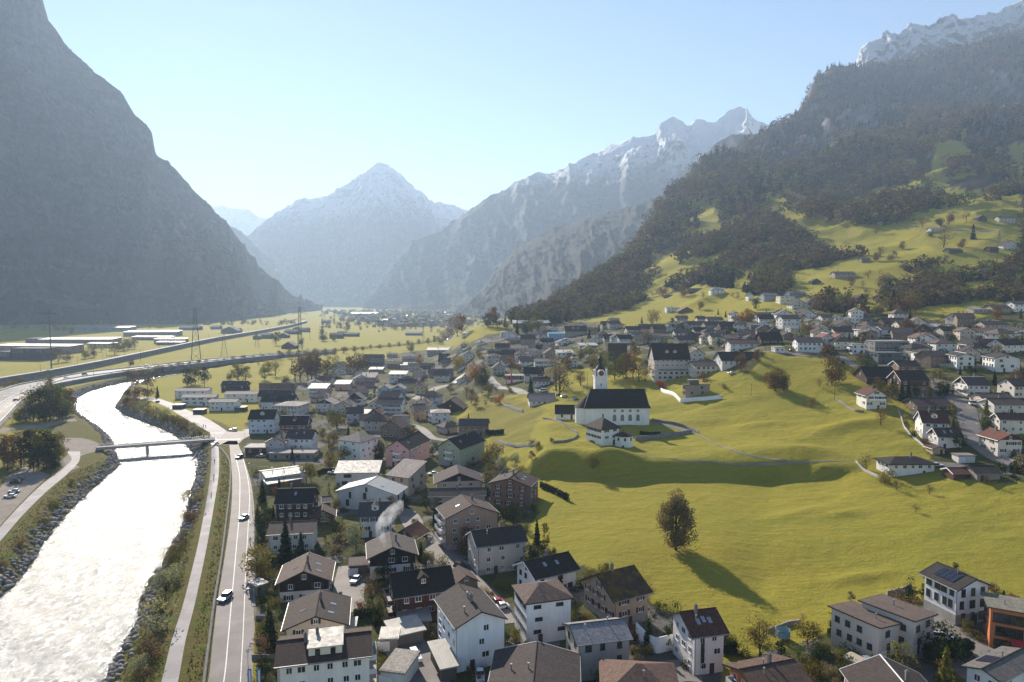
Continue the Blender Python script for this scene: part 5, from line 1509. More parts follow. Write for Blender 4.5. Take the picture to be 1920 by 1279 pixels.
H('A', (405, 300), (690, 300), 10, 6.5, 'ef', '#c3bfb8', '#2b2a2f', 34, rot=2, fw=(2, 4), sw=(2, 3), chim=0, solar=4, label='white terraced house with dark roof and bright dormer band, farther of two', short='the farther dark roofed terrace')
H('A', (410, 212), (700, 262), 11, 7.0, 'shedb', '#6b605a', M['whiteroof'], 12, rot=2, fw=(2, 4), sw=(2, 2), chim=0, dark=True, label='dark brown block with bright white front roof beside the field', short='the dark block with the white roof')
H('A', (70, 205), (290, 205), 10, 5.0, 'ef', '#3b3a3e', '#2d2d33', 30, rot=2, fw=(1, 4), sw=(1, 2), chim=0, solar=3, label='low dark house with bright roof panels behind the white terraces', short='the low dark house')
for k, (a, b, lb) in enumerate((((-40, 352), (200, 350), 'white terraced house nearest the road junction with pale roof'), ((100, 282), (385, 280), 'white terraced house with pale roof right of the three others'), )):
 H('A', a, b, 10, 6.2, 'ef', '#e2ded9', '#a59a94', 14, rot=3, fw=(2, 5), sw=(2, 2), chim=0, label=lb, short=None, name='terraced_house', cat='terraced house', group='white terraced houses by the river')
H('L', (1310, 690), (1550, 686), 10, 6.2, 'ef', '#e2ded9', '#a59a94', 14, rot=3, fw=(2, 4), sw=(2, 2), chim=0, label='white terraced house at the back beside the field', name='terraced_house', cat='terraced house', group='white terraced houses by the river')
H('L', (1360, 738), (1600, 734), 10, 6.2, 'ef', '#e2ded9', '#a59a94', 14, rot=3, fw=(2, 4), sw=(2, 2), chim=0, label='white terraced house in the middle of the row by the field', name='terraced_house', cat='terraced house', group='white terraced houses by the river')
H('L', (1290, 800), (1360, 798), 6, 2.5, 'flat', '#57504c', M['whiteroof'], 5, rot=0, fw=(0, 0), sw=(0, 0), chim=0, door=False, label='small carport with white roof left of the white terraces', name='carport', cat='carport', short='the small left carport', group=None)
H('L', (1445, 836), (1520, 834), 6, 2.5, 'flat', '#57504c', M['whiteroof'], 5, rot=0, fw=(0, 0), sw=(0, 0), chim=0, door=False, label='small carport in front of the nearest white terrace', name='carport', cat='carport', short='the small front carport', group=None)
H('L', (1755, 818), (1830, 816), 6, 2.5, 'flat', '#57504c', M['whiteroof'], 5, rot=0, fw=(0, 0), sw=(0, 0), chim=0, door=False, label='small carport with pale roof right of the nearest white terrace', name='carport', cat='carport', short='the small right carport', group=None)
r, W_, D_, h = STR
for k in range(4):
 put_window(r, -W_ * .22, -D_ / 2 - .02, h - 1.2 - k * 1.65, 0, .75, 1.55, 'd')
r, W_, D_, h = ORG
mb = MB(); mb.hexa([(W_ * .05, -D_ / 2 - 1.6, 2.0), (W_ * .4, -D_ / 2 - 1.6, 2.0), (W_ * .4, -D_ / 2 - .1, 2.7), (W_ * .05, -D_ / 2 - .1, 2.7), (W_ * .05, -D_ / 2 - 1.6, 2.08), (W_ * .4, -D_ / 2 - 1.6, 2.08), (W_ * .4, -D_ / 2 - .1, 2.78), (W_ * .05, -D_ / 2 - .1, 2.78)])
mb.build('awning', plain('red_awning', (.45, .03, .04), .8), r)
# ================================================================ church hill
def church():
 c, ang, Wd, D, z0 = frame_from('G', (252, 545), (776, 545), 14, 8.6, rot=2)
 root = empty('church', (c[0], c[1], z0), ang)
 W2, D2, h = Wd / 2, 7.0, 8.6
 wm_ = stucco('#e9e8e4')
 mb = MB(); mb.box(-W2, -D2, -3, W2, D2, h)
 n = 9
 pr = [(-W2 - 4.2 * math.sin(math.pi * i / (n - 1)), -D2 * .8 * math.cos(math.pi * i / (n - 1))) for i in range(n)]
 for i in range(n - 1):
  a, b = pr[i], pr[i + 1]
  mb.face([(b[0], b[1], -3), (a[0], a[1], -3), (a[0], a[1], h - .6), (b[0], b[1], h - .6)][::-1])
 mb.build('wall', wm_, root)
 rm = tiles('#231f1f'); rb = MB(); zr = h + 8.4; o = .7
 R1, R2 = (-W2 + 3.6, 0, zr), (W2 - .9, 0, zr)
 P = [(-W2 - o, -D2 - o, h - .3), (W2 + o, -D2 - o, h - .3), (W2 + o, D2 + o, h - .3), (-W2 - o, D2 + o, h - .3)]
 K1 = [(-W2 + .1, -D2 + 1.1, h + 1.5), (W2 - .1, -D2 + 1.1, h + 1.5), (W2 - .1, D2 - 1.1, h + 1.5), (-W2 + .1, D2 - 1.1, h + 1.5)]
 for i in range(4):
  j = (i + 1) % 4
  rb.face([P[i], P[j], K1[j], K1[i]], [(0, 0), (20, 0), (20, 2), (0, 2)])
 rb.face([K1[0], K1[1], R2, R1], [(0, 2), (20, 2), (19, 10), (3, 10)]); rb.face([K1[2], K1[3], R1, R2], [(0, 2), (20, 2), (19, 10), (3, 10)])
 rb.face([K1[1], K1[2], R2], [(0, 0), (12, 0), (6, 8)]); rb.face([K1[3], K1[0], R1], [(0, 0), (12, 0), (6, 8)])
 rb.face(P[::-1])
 for i in range(n - 1):
  a, b = pr[i], pr[i + 1]
  rb.face([(a[0] - .4, a[1] * 1.05, h - .5), (b[0] - .4, b[1] * 1.05, h - .5), (-W2 + 1.5, 0, h + 5.0)][::-1])
 ro = rb.build('roof', rm, root)
 for k in range(4):
  x = -W2 + Wd * (.455 + .122 * k)
  def arch(w, zb, zt_, rnd, nm):
   m2 = MB(); pts = [(x - w, -D2 - .05, zb), (x + w, -D2 - .05, zb)]
   pts += [(x + w * math.cos(t), -D2 - .05, zt_ + w * math.sin(t)) for t in np.linspace(0, math.pi, 9)]
   m2.slab([p for p in pts], .0) if False else m2.face(pts)
   m2.face([(p[0], -D2 + .02, p[2]) for p in pts][::-1])
   for i in range(len(pts)):
    j = (i + 1) % len(pts)
    m2.face([pts[i], (pts[i][0], -D2 + .02, pts[i][2]), (pts[j][0], -D2 + .02, pts[j][2]), pts[j]])
   return m2.build(nm, M['churchglass'], root)
  arch(.85, 2.0, 4.4, True, 'window')
  m3 = MB(); pts = [(x + .7 * math.cos(t), -D2 - .05, 7.0 + .7 * math.sin(t)) for t in np.linspace(0, 2 * math.pi, 13)[:-1]]
  m3.face(pts); m3.face([(p[0], -D2 + .02, p[2]) for p in pts][::-1])
  for i in range(12):
   j = (i + 1) % 12
   m3.face([pts[i], (pts[i][0], -D2 + .02, pts[i][2]), (pts[j][0], -D2 + .02, pts[j][2]), pts[j]])
  m3.build('round_window', M['churchglass'], root)
 tx, ty, tz = at_depth(*pix('G', 372, 420), c[1] + 14)
 inv = Matrix.Rotation(-ang, 3, 'Z') @ (Vector((tx, ty, 0)) - Vector((c[0], c[1], 0)))
 t0 = Vector((inv.x, inv.y, 0)); s = 3.1
 ztop = at_depth(*pix('G', 372, 292), c[1] + 14)[2] - z0
 tb = MB(); tb.box(t0.x - s, t0.y - s, -3, t0.x + s, t0.y + s, ztop)
 tw = tb.build('tower', wm_, root)
 cb = MB(); cb.box(t0.x - s - .35, t0.y - s - .35, ztop + .003, t0.x + s + .35, t0.y + s + .35, ztop + .5); cb.build('cornice', M['white'], tw)
 z1 = ztop + .5
 prof_ = [(s * .95, 0), (s * .98, 1.2), (s * .92, 2.6), (s * .72, 4.0), (s * .46, 5.2), (s * .30, 6.2), (s * .30, 7.6), (s * .44, 8.3), (s * .40, 9.2), (s * .20, 10.0), (.09, 11.0), (.05, 13.6)]
 db = MB(); N8 = 8
 for i in range(len(prof_) - 1):
  (r0, h0), (r1, h1) = prof_[i], prof_[i + 1]
  for k in range(N8):
   a0 = math.pi / 8 + 2 * math.pi * k / N8; a1 = a0 + 2 * math.pi / N8
   q = [(t0.x + r * math.cos(a) * 1.08, t0.y + r * math.sin(a) * 1.08, z1 + .003 + hh) for r, hh, a in ((r0, h0, a0), (r0, h0, a1), (r1, h1, a1), (r1, h1, a0))]
   db.face(q)
 db.build('spire', sheetmetal('#2a2c2e', .5, .4), tw)
 for (dx, dy, rz) in ((0, -1, 0), (1, 0, math.pi / 2), (-1, 0, -math.pi / 2)):
  gb = MB(); w = s * .62
  gb.hexa([(-w, -.25, 0), (w, -.25, 0), (w, .8, 0), (-w, .8, 0), (-w, -.25, 2.6), (w, -.25, 2.6), (w, .8, 2.6), (-w, .8, 2.6)])
  gb.face([(-w, -.25, 2.6), (w, -.25, 2.6), (w * .5, -.25, 3.6), (-w * .5, -.25, 3.6)]); gb.face([(-w, -.25, 2.6), (-w * .5, -.25, 3.6), (-w * .5, .8, 3.6), (-w, .8, 2.6)]); gb.face([(w, -.25, 2.6), (w, .8, 2.6), (w * .5, .8, 3.6), (w * .5, -.25, 3.6)]); gb.face([(-w * .5, -.25, 3.6), (w * .5, -.25, 3.6), (w * .5, .8, 3.6), (-w * .5, .8, 3.6)])
  go = gb.build('clock_gable', M['white'], tw, (t0.x + dx * s * 1.02, t0.y + dy * s * 1.02, z1 + .003)); go.rotation_euler = (0, 0, rz)
  cf = MB(); rr = s * .46
  ring = [(rr * math.cos(t), -.29, 1.75 + rr * math.sin(t)) for t in np.linspace(0, 2 * math.pi, 17)[:-1]]
  cf.face(ring, None, 0)
  ring2 = [(rr * .62 * math.cos(t), -.31, 1.75 + rr * .62 * math.sin(t)) for t in np.linspace(0, 2 * math.pi, 17)[:-1]]
  cf.face(ring2, None, 1)
  cf.box(-.05, -.35, 1.7, .05, -.33, 1.75 + rr * .8, 2); cf.box(-.05, -.38, 1.7, rr * .5, -.36, 1.8, 2)
  cf.build('clock_face', [plain('clock_red', (.28, .05, .03), .5), plain('clock_dark', (.06, .02, .02), .5), plain('gilding', (.5, .35, .1), .4, .5, .6)], go)
 put_window(tw, t0.x, t0.y - s - .02, ztop - 3.6, 0, .5, 1.2, 'd')
 tag(root, 'white church with a long black roof and a clock tower with dark bulbous spire', 'church')
 poly = [(c[0] + sx * (W2 + 2) * math.cos(ang) - sy * (D2 + 3) * math.sin(ang), c[1] + sx * (W2 + 2) * math.sin(ang) + sy * (D2 + 3) * math.cos(ang)) for sx, sy in ((-1, -1), (1, -1), (1, 1), (-1, 1))]
 FOOT.append(np.array(poly))
 px, py = proj(c[0], c[1], z0 + 6)
 ALLH.append(dict(o=root, px=px, py=py, label=root['label'], short='the church', d=c[1], W=Wd, kind='church', wall='#ffffff', tile='#222222', roof='hip', h=9, cat='church', group=None, upper=None))
M['churchglass'] = plain('leaded_glass', (.16, .17, .17), .25, .5, 0, .3, 6)
church()
H('G', (385, 714), (527, 697), 12, 7.6, 'hip', '#e6e6e2', '#4a403b', 36, cpt=(197, 688), fw=(2, 2), sw=(3, 5), shut='dark', ww=.9, wh=1.2, dorm=0, over=.8, label='white parish house with dark hipped roof and green black shutters on the hill edge', short='the parish house', name='parish_house', group=None)
H('B', (1548, 452), (1738, 448), 7, 3.6, 'ef', '#e9e7e1', '#2b2423', 45, rot=-3, fw=(1, 2), sw=(0, 0), chim=0, gw=0, dark=True, ww=1.0, wh=1.6, label='small white chapel with steep dark roof left of the church', short='the small chapel', name='chapel', cat='chapel', group=None)
def pavilion():
 gx, gy, gz = G(*pix('G', 575, 868)); gy += 3.5; gz = float(zt(gx, gy))
 root = empty('garden_pavilion', (gx, gy, gz))
 n = 8; r = 4.1; hh = 4.6
 A = [(r * math.cos(2 * math.pi * (i + .5) / n), r * math.sin(2 * math.pi * (i + .5) / n)) for i in range(n)]
 wb = MB()
 for i in range(n):
  a, b = A[i], A[(i + 1) % n]
  wb.face([(a[0], a[1], -3), (b[0], b[1], -3), (b[0], b[1], hh), (a[0], a[1], hh)])
 wb.build('wall', stucco('#e6e6e2'), root)
 rb = MB()
 for i in range(n):
  a, b = A[i], A[(i + 1) % n]; k = 1.13
  rb.face([(a[0] * k, a[1] * k, hh - .05), (b[0] * k, b[1] * k, hh - .05), (0, 0, hh + 1.7)], [(0, 0), (3, 0), (1.5, 4)])
  rb.face([(b[0] * k, b[1] * k, hh - .05), (a[0] * k, a[1] * k, hh - .05), (0, 0, hh - .2)])
 ro = rb.build('roof', tiles('#2b2624'), root)
 fb = MB(); fb.bar((0, 0, hh + 1.5), (0, 0, hh + 2.6), .06, 0, .04, 6); fb.bar((0, 0, hh + 2.1), (0, 0, hh + 2.4), .22, 0, .2, 8); fb.build('finial', M['frame_dark'], ro)
 for i in (4, 5, 6):
  a, b = A[i], A[(i + 1) % n]; m = ((a[0] + b[0]) / 2, (a[1] + b[1]) / 2); ang = math.atan2(b[1] - a[1], b[0] - a[0])
  put_window(root, m[0] * 1.01, m[1] * 1.01, hh - 1.2, ang, .9, 1.2, 'd')
 mb = MB(); mb.box(-.5, -.05, 0, .5, .04, 2.0); a, b = A[5], A[6]
 d = mb.build('door', timber('#2f2620'), root, ((A[5][0] + A[6][0]) / 2 * 1.01 - .9, (A[5][1] + A[6][1]) / 2 * 1.012, -1.2))
 tag(root, 'small white octagonal pavilion with pointed dark roof beside the parish house', 'pavilion')
 FOOT.append(np.array([(gx - 5, gy - 5), (gx + 5, gy - 5), (gx + 5, gy + 5), (gx - 5, gy + 5)]))
pavilion()
GV = 'houses of the valley village'
H('J', (145, 815), (498, 812), 15, 13.5, 'ef', '#c9bfb6', '#2e2826', 50, rot=3, fw=(4, 7), sw=(4, 3), dorm=2, chim=1, gw=2, label='large old school building with huge steep dark roof above the church meadow', short='the large school', name='school_building', cat='school')
H('J', (150, 935), (690, 930), 9, 7.5, 'flat', '#bfb9b4', '#8f8882', 5, rot=2, fw=(2, 9), sw=(2, 2), chim=0, dark=True, ww=1.6, label='flat roofed pale extension in front of the large school', short='the flat school wing', name='school_wing', cat='school')
H('J', (545, 885), (828, 880), 12, 7.0, 'ef', '#cfc8bf', '#4f4744', 20, rot=3, fw=(2, 5), sw=(2, 2), chim=0, ww=1.5, wh=1.9, label='pale school hall with tall windows and brown roof', short='the school hall', name='school_hall', cat='school')
H('J', (822, 830), (1212, 828), 15, 6.4, 'ef', '#d7d6d4', '#2f2a2b', 30, rot=2, fw=(1, 7), sw=(1, 2), chim=1, ww=1.0, wh=2.6, label='long white hall with dark roof and tall narrow windows on the meadow edge', short='the long white hall', name='sports_hall', cat='hall')
H('J', (502, 758), (640, 758), 12, 6.5, 'gf', '#dcd9d2', '#4d4745', 30, rot=0, fw=(2, 2), sw=(2, 2), label='white gabled house squeezed between the school and the long white hall', short='the white gabled house by the school')
H('J', (905, 662), (1225, 660), 11, 6.0, 'ef', '#e0ddd5', '#6a5550', 24, rot=0, fw=(2, 5), sw=(2, 2), chim=1, label='white house with brown roof above the long white hall', short='the white house above the hall')
CUB = H('J', (455, 1080), (697, 1075), 11, 7.6, 'flat', '#93877c', '#6d655f', 5, cpt=(358, 1075), fw=(2, 2), sw=(2, 2), chim=0, dark=True, label='brown grey modern cube with rooftop box and white terrace on the meadow', short='the brown cube house')
H('H', (918, 916), (1250, 913), 11, 5.0, 'hip', '#e4e3e0', '#33302f', 18, cpt=(797, 874), fw=(1, 5), sw=(1, 3), chim=1, over=1.0, ww=1.1, label='white bungalow with dark hipped roof alone at the meadow edge', short='the white bungalow', name='bungalow', cat='bungalow')
H('H', (742, 402), (890, 402), 11, 7.0, 'gf', '#e3e0da', '#5b352b', 32, rot=-4, fw=(2, 3), sw=(2, 2), shut='dark', bal=('f', 1, .8), over=.9, label='white farmhouse with red brown roof and glazed porch above the meadow', short='the white farmhouse')
H('H', (1000, 292), (1205, 287), 12, 7.5, 'ef', '#8b6f58', '#3b2826', 34, rot=0, fw=(2, 4), sw=(2, 2), upper='#5a3f30', upto=3, label='tall brown wooden house with dark red roof behind two dark conifers', short='the tall brown wooden house')
H('H', (742, 268), (970, 264), 14, 3.8, 'ef', '#4a3a30', '#232021', 34, rot=0, fw=(0, 0), sw=(0, 0), chim=0, wallmat=timber('#4a3a30'), label='wide barn with black roof at the top of the meadow', short='the black roofed barn', name='barn', cat='barn', group='barns')
H('H', (985, 186), (1140, 184), 10, 4.5, 'ef', '#8d6b55', '#3a3230', 26, rot=0, fw=(1, 3), sw=(1, 2), label='brown house with flat dark roof behind the tall brown wooden house', short=None)
H('H', (1500, 326), (1664, 322), 11, 5.6, 'ef', '#e2dfd8', '#5c4a48', 30, rot=-4, fw=(2, 4), sw=(2, 3), timber_gable='#4a332a', bal=('s', 1, .8), label='white house with mauve roof and half timbered gable', short='the half timbered house')
H('H', (1620, 430), (1840, 436), 10, 4.5, 'ef', '#d8c3b8', '#584b49', 20, rot=0, fw=(1, 3), sw=(1, 2), label='pinkish house with broad grey brown roof right of the white van', short='the pinkish house')
H('H', (1165, 604), (1358, 607), 10, 7.2, 'ef', '#e5e2dc', '#59372f', 36, rot=-14, fw=(2, 3), sw=(2, 2), dorm=1, sky=1, label='white house with steep red brown roof and central dormer by the curved street', short='the steep red roofed house')
H('H', (1278, 710), (1455, 712), 9, 5.2, 'ef', '#e5e2dc', '#4b3c37', 35, cpt=(1210, 684), fw=(1, 3), sw=(1, 2), sky=2, timber_gable='#8a5a3a', label='small white house with brown timber gable below the steep red roofed house', short='the small timber gabled house')
H('H', (1240, 804), (1325, 806), 5, 2.5, 'gf', '#b59f84', '#4f413a', 22, rot=0, fw=(0, 0), sw=(0, 0), chim=0, label='tan wooden shed in front of the small timber gabled house', name='shed', cat='shed', short='the tan shed', group=None)
H('H', (1430, 862), (1555, 862), 6, 2.7, 'flat', '#cfcbc5', '#8b8480', 5, cpt=(1386, 845), fw=(0, 0), sw=(0, 0), chim=0, garage=1, door=False, label='white flat roofed garage beside the curved street', name='garage', cat='garage', short='the white flat garage', group=None)
H('H', (1120, 478), (1380, 482), 11, 3.6, 'ef', '#7d6c60', '#4a3c38', 22, rot=0, fw=(1, 4), sw=(1, 2), label='low house with broad dark roof above the steep red roofed house', short=None)
H('H', (1205, 450), (1325, 450), 6, 3.0, 'flat', '#6d5a50', '#b9a89a', 5, rot=0, fw=(0, 0), sw=(0, 0), chim=0, label='flat pale roofed carport beside the street bend', name='carport', cat='carport', short=None, group=None)
H('H', (1742, 582), (1930, 586), 11, 6.4, 'ef', '#dfd6ca', '#5b3f39', 30, cpt=(1697, 563), fw=(2, 3), sw=(2, 2), label='cream house with red brown roof across the curved street', short='the cream house across the street')
H('H', (1730, 740), (1905, 752), 11, 6.6, 'gf', '#dcd2c6', '#6b4339', 28, rot=0, fw=(2, 3), sw=(2, 2), timber_gable='#5a3226', label='cream house with dark red timber gable at the right edge', short='the dark gabled cream house')
H('H', (1700, 474), (1930, 478), 10, 4.2, 'ef', '#d6d0c8', '#544846', 20, rot=0, fw=(1, 3), sw=(1, 2), label='pale low house with dark roof above the cream house across the street', short=None)
H('H', (1392, 988), (1548, 988), 6, 2.6, 'ef', '#5a4036', '#6b463c', 20, rot=0, fw=(0, 0), sw=(0, 0), chim=0, label='wooden shelter with red brown roof right of the white bungalow', name='shelter', cat='shelter', short='the wooden shelter', group=None)
H('H', (1570, 990), (1742, 990), 8, 2.8, 'ef', '#8d8780', '#3b3433', 22, rot=0, fw=(0, 0), sw=(0, 0), chim=0, label='low garage with dark roof right of the wooden shelter', name='garage', cat='garage', short='the low dark garage', group=None)
for a, b, cc, lb in (((985, 684), (1145, 694), (1266, 660), 'left of the three white apartment houses in a row with dark low roofs'), ((1320, 708), (1475, 716), (1612, 684), 'middle of the three white apartment houses in a row with dark low roofs'), ((1660, 726), (1885, 738), (2010, 700), 'right of the three white apartment houses in a row with dark low roofs')):
 H('K', a, b, 14, 7.4, 'gf', '#dcdcd8', '#3b3838', 18, rot=-12, fw=(3, 2), sw=(2, 4), chim=0, pipes=1, dark=True, label=lb, short=None, name='apartment_house', cat='apartment house', group='white apartment houses in a row')
H('K', (455, 472), (622, 470), 10, 5.6, 'gf', '#dee0e2', '#4e4a4a', 22, rot=0, fw=(2, 3), sw=(2, 2), label='white gabled villa with a wing above the scaffolded building', short='the white villa')
H('K', (640, 470), (778, 466), 9, 5.4, 'ef', '#dee0e2', '#4e4a4a', 20, rot=4, fw=(2, 3), sw=(2, 2), label='white wing with grey roof right of the white gabled villa', short=None)
H('K', (95, 548), (212, 548), 9, 4.8, 'gf', '#d9c9c3', '#84534a', 36, rot=0, fw=(2, 2), sw=(2, 2), label='pink house with red roof, left one of the pair', short='the left pink gable')
H('K', (218, 546), (318, 548), 9, 5.2, 'gf', '#d9c9c3', '#84534a', 36, rot=0, fw=(2, 2), sw=(2, 2), label='pink house with red roof, right one of the pair', short='the right pink gable')
H('K', (375, 606), (490, 606), 11, 6.0, 'flat', '#dcdad6', M['whiteroof'], 5, cpt=(272, 602), fw=(2, 2), sw=(2, 3), chim=0, dark=True, label='white flat roofed modern house with balconies above the meadow corner', short='the white flat modern house', bal=('s', 2, .9))
SCF = H('K', (580, 580), (888, 568), 12, 7.0, 'flat', '#8f8f8d', '#9b9893', 5, rot=3, fw=(3, 8), sw=(2, 2), chim=0, label='grey unfinished building wrapped in scaffolding', short='the scaffolded building')
H('K', (610, 684), (828, 678), 9, 5.6, 'flat', '#5f6b70', '#6a6f72', 5, rot=2, fw=(1, 3), sw=(1, 2), chim=0, dark=True, ww=2, label='slate blue flat roofed house below the scaffolded building', short='the slate blue house')
H('K', (1385, 474), (1618, 474), 9, 5.6, 'ef', '#e2dfda', '#7b4a40', 14, rot=-4, fw=(2, 5), sw=(2, 2), label='white house with low red roof near the dark woods', short='the low red roofed house')
H('K', (1410, 604), (1540, 606), 11, 5.0, 'gf', '#dedad3', '#2c2828', 36, rot=-5, fw=(2, 2), sw=(2, 2), label='white house with black steep gable above the three white apartment houses', short='the black gabled white house')
H('K', (372, 322), (510, 320), 10, 3.2, 'ef', '#6e5a4c', '#7c5348', 22, rot=-5, fw=(0, 0), sw=(0, 0), chim=0, label='barn with reddish roof under the tall dark fir', short='the reddish barn', name='barn', cat='barn', group='barns')
H('K', (1085, 446), (1262, 450), 9, 3.0, 'shed', '#8d857c', M['whiteroof'], 10, rot=0, fw=(1, 3), sw=(0, 0), chim=0, label='house with glaring white roof at the edge of the woods', short='the glaring white roof')
H('K', (930, 476), (1085, 478), 10, 4.0, 'gf', '#6a4d40', '#33292a', 36, rot=0, fw=(1, 2), sw=(1, 2), label='brown wooden chalet left of the glaring white roof', short='the brown chalet')
H('I', (885, 600), (1058, 596), 11, 6.6, 'ef', '#cfe0dd', '#857c7a', 18, rot=2, fw=(2, 5), sw=(2, 2), label='pale turquoise house behind the town hall', short='the pale turquoise house')
H('I', (998, 374), (1232, 368), 14, 7.0, 'flat', '#7fb0d4', '#8fb6d0', 5, rot=2, fw=(2, 6), sw=(2, 2), chim=0, label='bright sky blue flat roofed building', short='the sky blue building')
H('I', (1134, 352), (1312, 346), 13, 7.0, 'ef', '#a39586', '#4a3b35', 36, rot=2, fw=(2, 5), sw=(2, 2), dorm=2, label='large grey beige house with brown roof and dormers behind the sky blue building', short='the large dormered house')
H('I', (1484, 456), (1642, 450), 14, 13, 'flat', '#453d38', '#3b3635', 5, rot=0, fw=(4, 5), sw=(2, 2), chim=0, dark=True, label='tall dark brown block behind the church spire', short='the tall dark block')
H('I', (705, 288), (1018, 284), 14, 5.0, 'shed', '#6d5f54', M['whiteroof'], 12, rot=0, fw=(0, 0), sw=(0, 0), chim=0, label='long barn with a bright white roof on the crest below the wood', short='the long white roofed barn', name='barn', cat='barn', group='barns')
H('I', (288, 372), (518, 370), 12, 7.0, 'flat', '#dad8d0', M['whiteroof'], 5, rot=0, fw=(2, 7), sw=(1, 2), chim=0, label='long white flat roofed block on the grassy crest', short='the white block on the crest')
H('I', (640, 720), (800, 718), 10, 6.2, 'flat', '#e0ddd6', '#a89d94', 5, rot=-3, fw=(1, 5), sw=(1, 2), chim=0, ww=1.2, wh=3.0, label='white town hall with tall columned windows behind two red flags', short='the town hall', name='town_hall', cat='town hall', group=None)
H('I', (800, 702), (955, 698), 12, 6.8, 'ef', '#cfc9c2', '#221f21', 34, rot=0, fw=(2, 4), sw=(2, 2), label='house with black roof behind the town hall', short='the black roofed house')
H('I', (872, 760), (1008, 756), 8, 5.0, 'ef', '#d9d6d0', '#2a2526', 26, rot=-4, fw=(1, 4), sw=(1, 2), label='white house with black roof right of the town hall', short=None)
H('B', (1312, 342), (1540, 340), 9, 4.0, 'ef', '#dedbd5', '#8c807b', 26, cpt=(1256, 312), fw=(1, 4), sw=(1, 2), label='low white house with pale tiles beside the walled garden', short='the low white house')
H('B', (490, 398), (702, 424), 12, 3.6, 'gf', '#4b3f38', '#6f5e55', 33, rot=-10, fw=(0, 0), sw=(0, 0), chim=0, wallmat=timber('#3f342c'), over=1.0, label='old barn with broad grey brown roof above the orchard', short='the old barn', name='barn', cat='barn', group='barns')
H('B', (272, 424), (380, 418), 10, 6.5, 'ef', '#cda57e', '#5f5753', 24, cpt=(152, 404), fw=(2, 2), sw=(2, 3), label='tan orange house with grey roof', short='the tan orange house')
H('B', (426, 452), (592, 448), 10, 6.4, 'hip', '#dfdcd7', '#b9aea4', 14, cpt=(342, 428), fw=(2, 2), sw=(2, 3), bal=('s', 2, .8), chim=0, label='white house with pale low roof and balconies beside the old barn', short='the pale low roofed house')
H('B', (545, 582), (660, 566), 9, 3.8, 'hip', '#c9b9b0', '#6b5a53', 28, cpt=(476, 562), fw=(1, 2), sw=(1, 2), chim=0, label='small mauve house with brown hipped roof', short='the small mauve house')
H('B', (676, 568), (930, 563), 10, 5.6, 'ef', '#8f7767', '#55494a', 30, rot=-2, fw=(2, 4), sw=(2, 2), chim=1, label='brown house with long dark mauve roof at the foot of the meadow', short='the long brown house')
H('A', (1616, 478), (1746, 484), 12, 8.0, 'hip', '#b7aaa5', '#55494a', 18, cpt=(1500, 484), fw=(2, 3), sw=(2, 4), chim=0, label='mauve house block with dark hipped roof', short='the mauve block')
H('A', (1468, 368), (1692, 366), 11, 6.5, 'ef', '#cfd0ce', '#4d4848', 28, rot=-6, fw=(2, 5), sw=(2, 2), shut='dark', label='white house with dark roof and shutters in front of the blue grey twin gables', short='the white shuttered house')
H('A', (1480, 238), (1594, 236), 12, 7.2, 'gf', '#9dafbb', '#9b9793', 30, rot=0, fw=(2, 3), sw=(2, 2), chim=0, label='left of the two blue grey gabled houses', short='the left blue grey gable')
H('A', (1598, 236), (1712, 236), 12, 7.2, 'gf', '#9dafbb', '#9b9793', 30, rot=0, fw=(2, 3), sw=(2, 2), chim=0, label='right of the two blue grey gabled houses', short='the right blue grey gable')
H('A', (1390, 458), (1502, 452), 10, 6.0, 'gf', '#7f3b34', '#6a4a42', 33, rot=-8, fw=(2, 2), sw=(2, 2), label='dark red house with brown gable', short='the dark red house')
H('A', (1255, 470), (1385, 468), 8, 3.2, 'shed', '#6a3a34', M['whiteroof'], 14, rot=-4, fw=(1, 2), sw=(0, 0), chim=0, label='low annex with bright roof panes joined to the dark red house', short=None)
H('A', (922, 368), (1080, 376), 11, 5.6, 'gf', '#dcdad6', '#a0958e', 26, rot=-6, fw=(2, 3), sw=(2, 2), timber_gable='#3a2f2a', label='white chalet with dark gable and pale roof', short='the pale roofed chalet')
H('A', (1092, 388), (1246, 392), 11, 5.6, 'gf', '#d2cec6', '#5e5654', 28, rot=-4, fw=(2, 3), sw=(2, 2), label='cream gabled house right of the pale roofed chalet', short='the cream gabled house')
H('A', (1196, 330), (1350, 334), 10, 4.2, 'gf', '#dedcd9', '#76716d', 36, rot=0, fw=(1, 3), sw=(1, 2), timber_gable='#252022', label='white house with black timber gable and grey roof', short='the black timber gabled house')
H('A', (872, 308), (1046, 308), 10, 4.0, 'hip', '#bdb4ab', '#6d625c', 26, rot=0, fw=(1, 4), sw=(1, 2), label='low house with brown hipped roof behind the pale roofed chalet', short='the brown hipped house')
H('A', (855, 230), (1016, 228), 10, 6.2, 'shed', '#e1dfdb', M['whiteroof'], 12, rot=0, fw=(2, 4), sw=(1, 2), chim=0, label='white house with bright white roof by the tall trees', short='the white roofed white house')
H('A', (1092, 192), (1224, 191), 9, 5.0, 'shed', '#c89a8d', M['whiteroof'], 12, rot=0, fw=(1, 3), sw=(1, 2), chim=0, label='salmon house with a bright white roof', short='the salmon house')
H('B', (512, 72), (628, 64), 12, 9.6, 'ef', '#aba09b', '#55504f', 24, cpt=(392, 78), fw=(3, 4), sw=(3, 3), label='tall mauve grey house at the street corner', short='the tall mauve grey house')
H('A', (1582, 104), (1734, 102), 10, 8.0, 'shed', '#ded8d0', M['whiteroof'], 10, rot=0, fw=(2, 3), sw=(1, 2), chim=0, label='tall white block with bright flat roof behind the twin gables', short='the tall white block')
H('A', (1662, 188), (1822, 184), 11, 6.5, 'ef', '#c4ad8c', '#413b3b', 28, rot=0, fw=(2, 4), sw=(2, 2), label='tan house with dark roof right of the tall white block', short='the tan house')
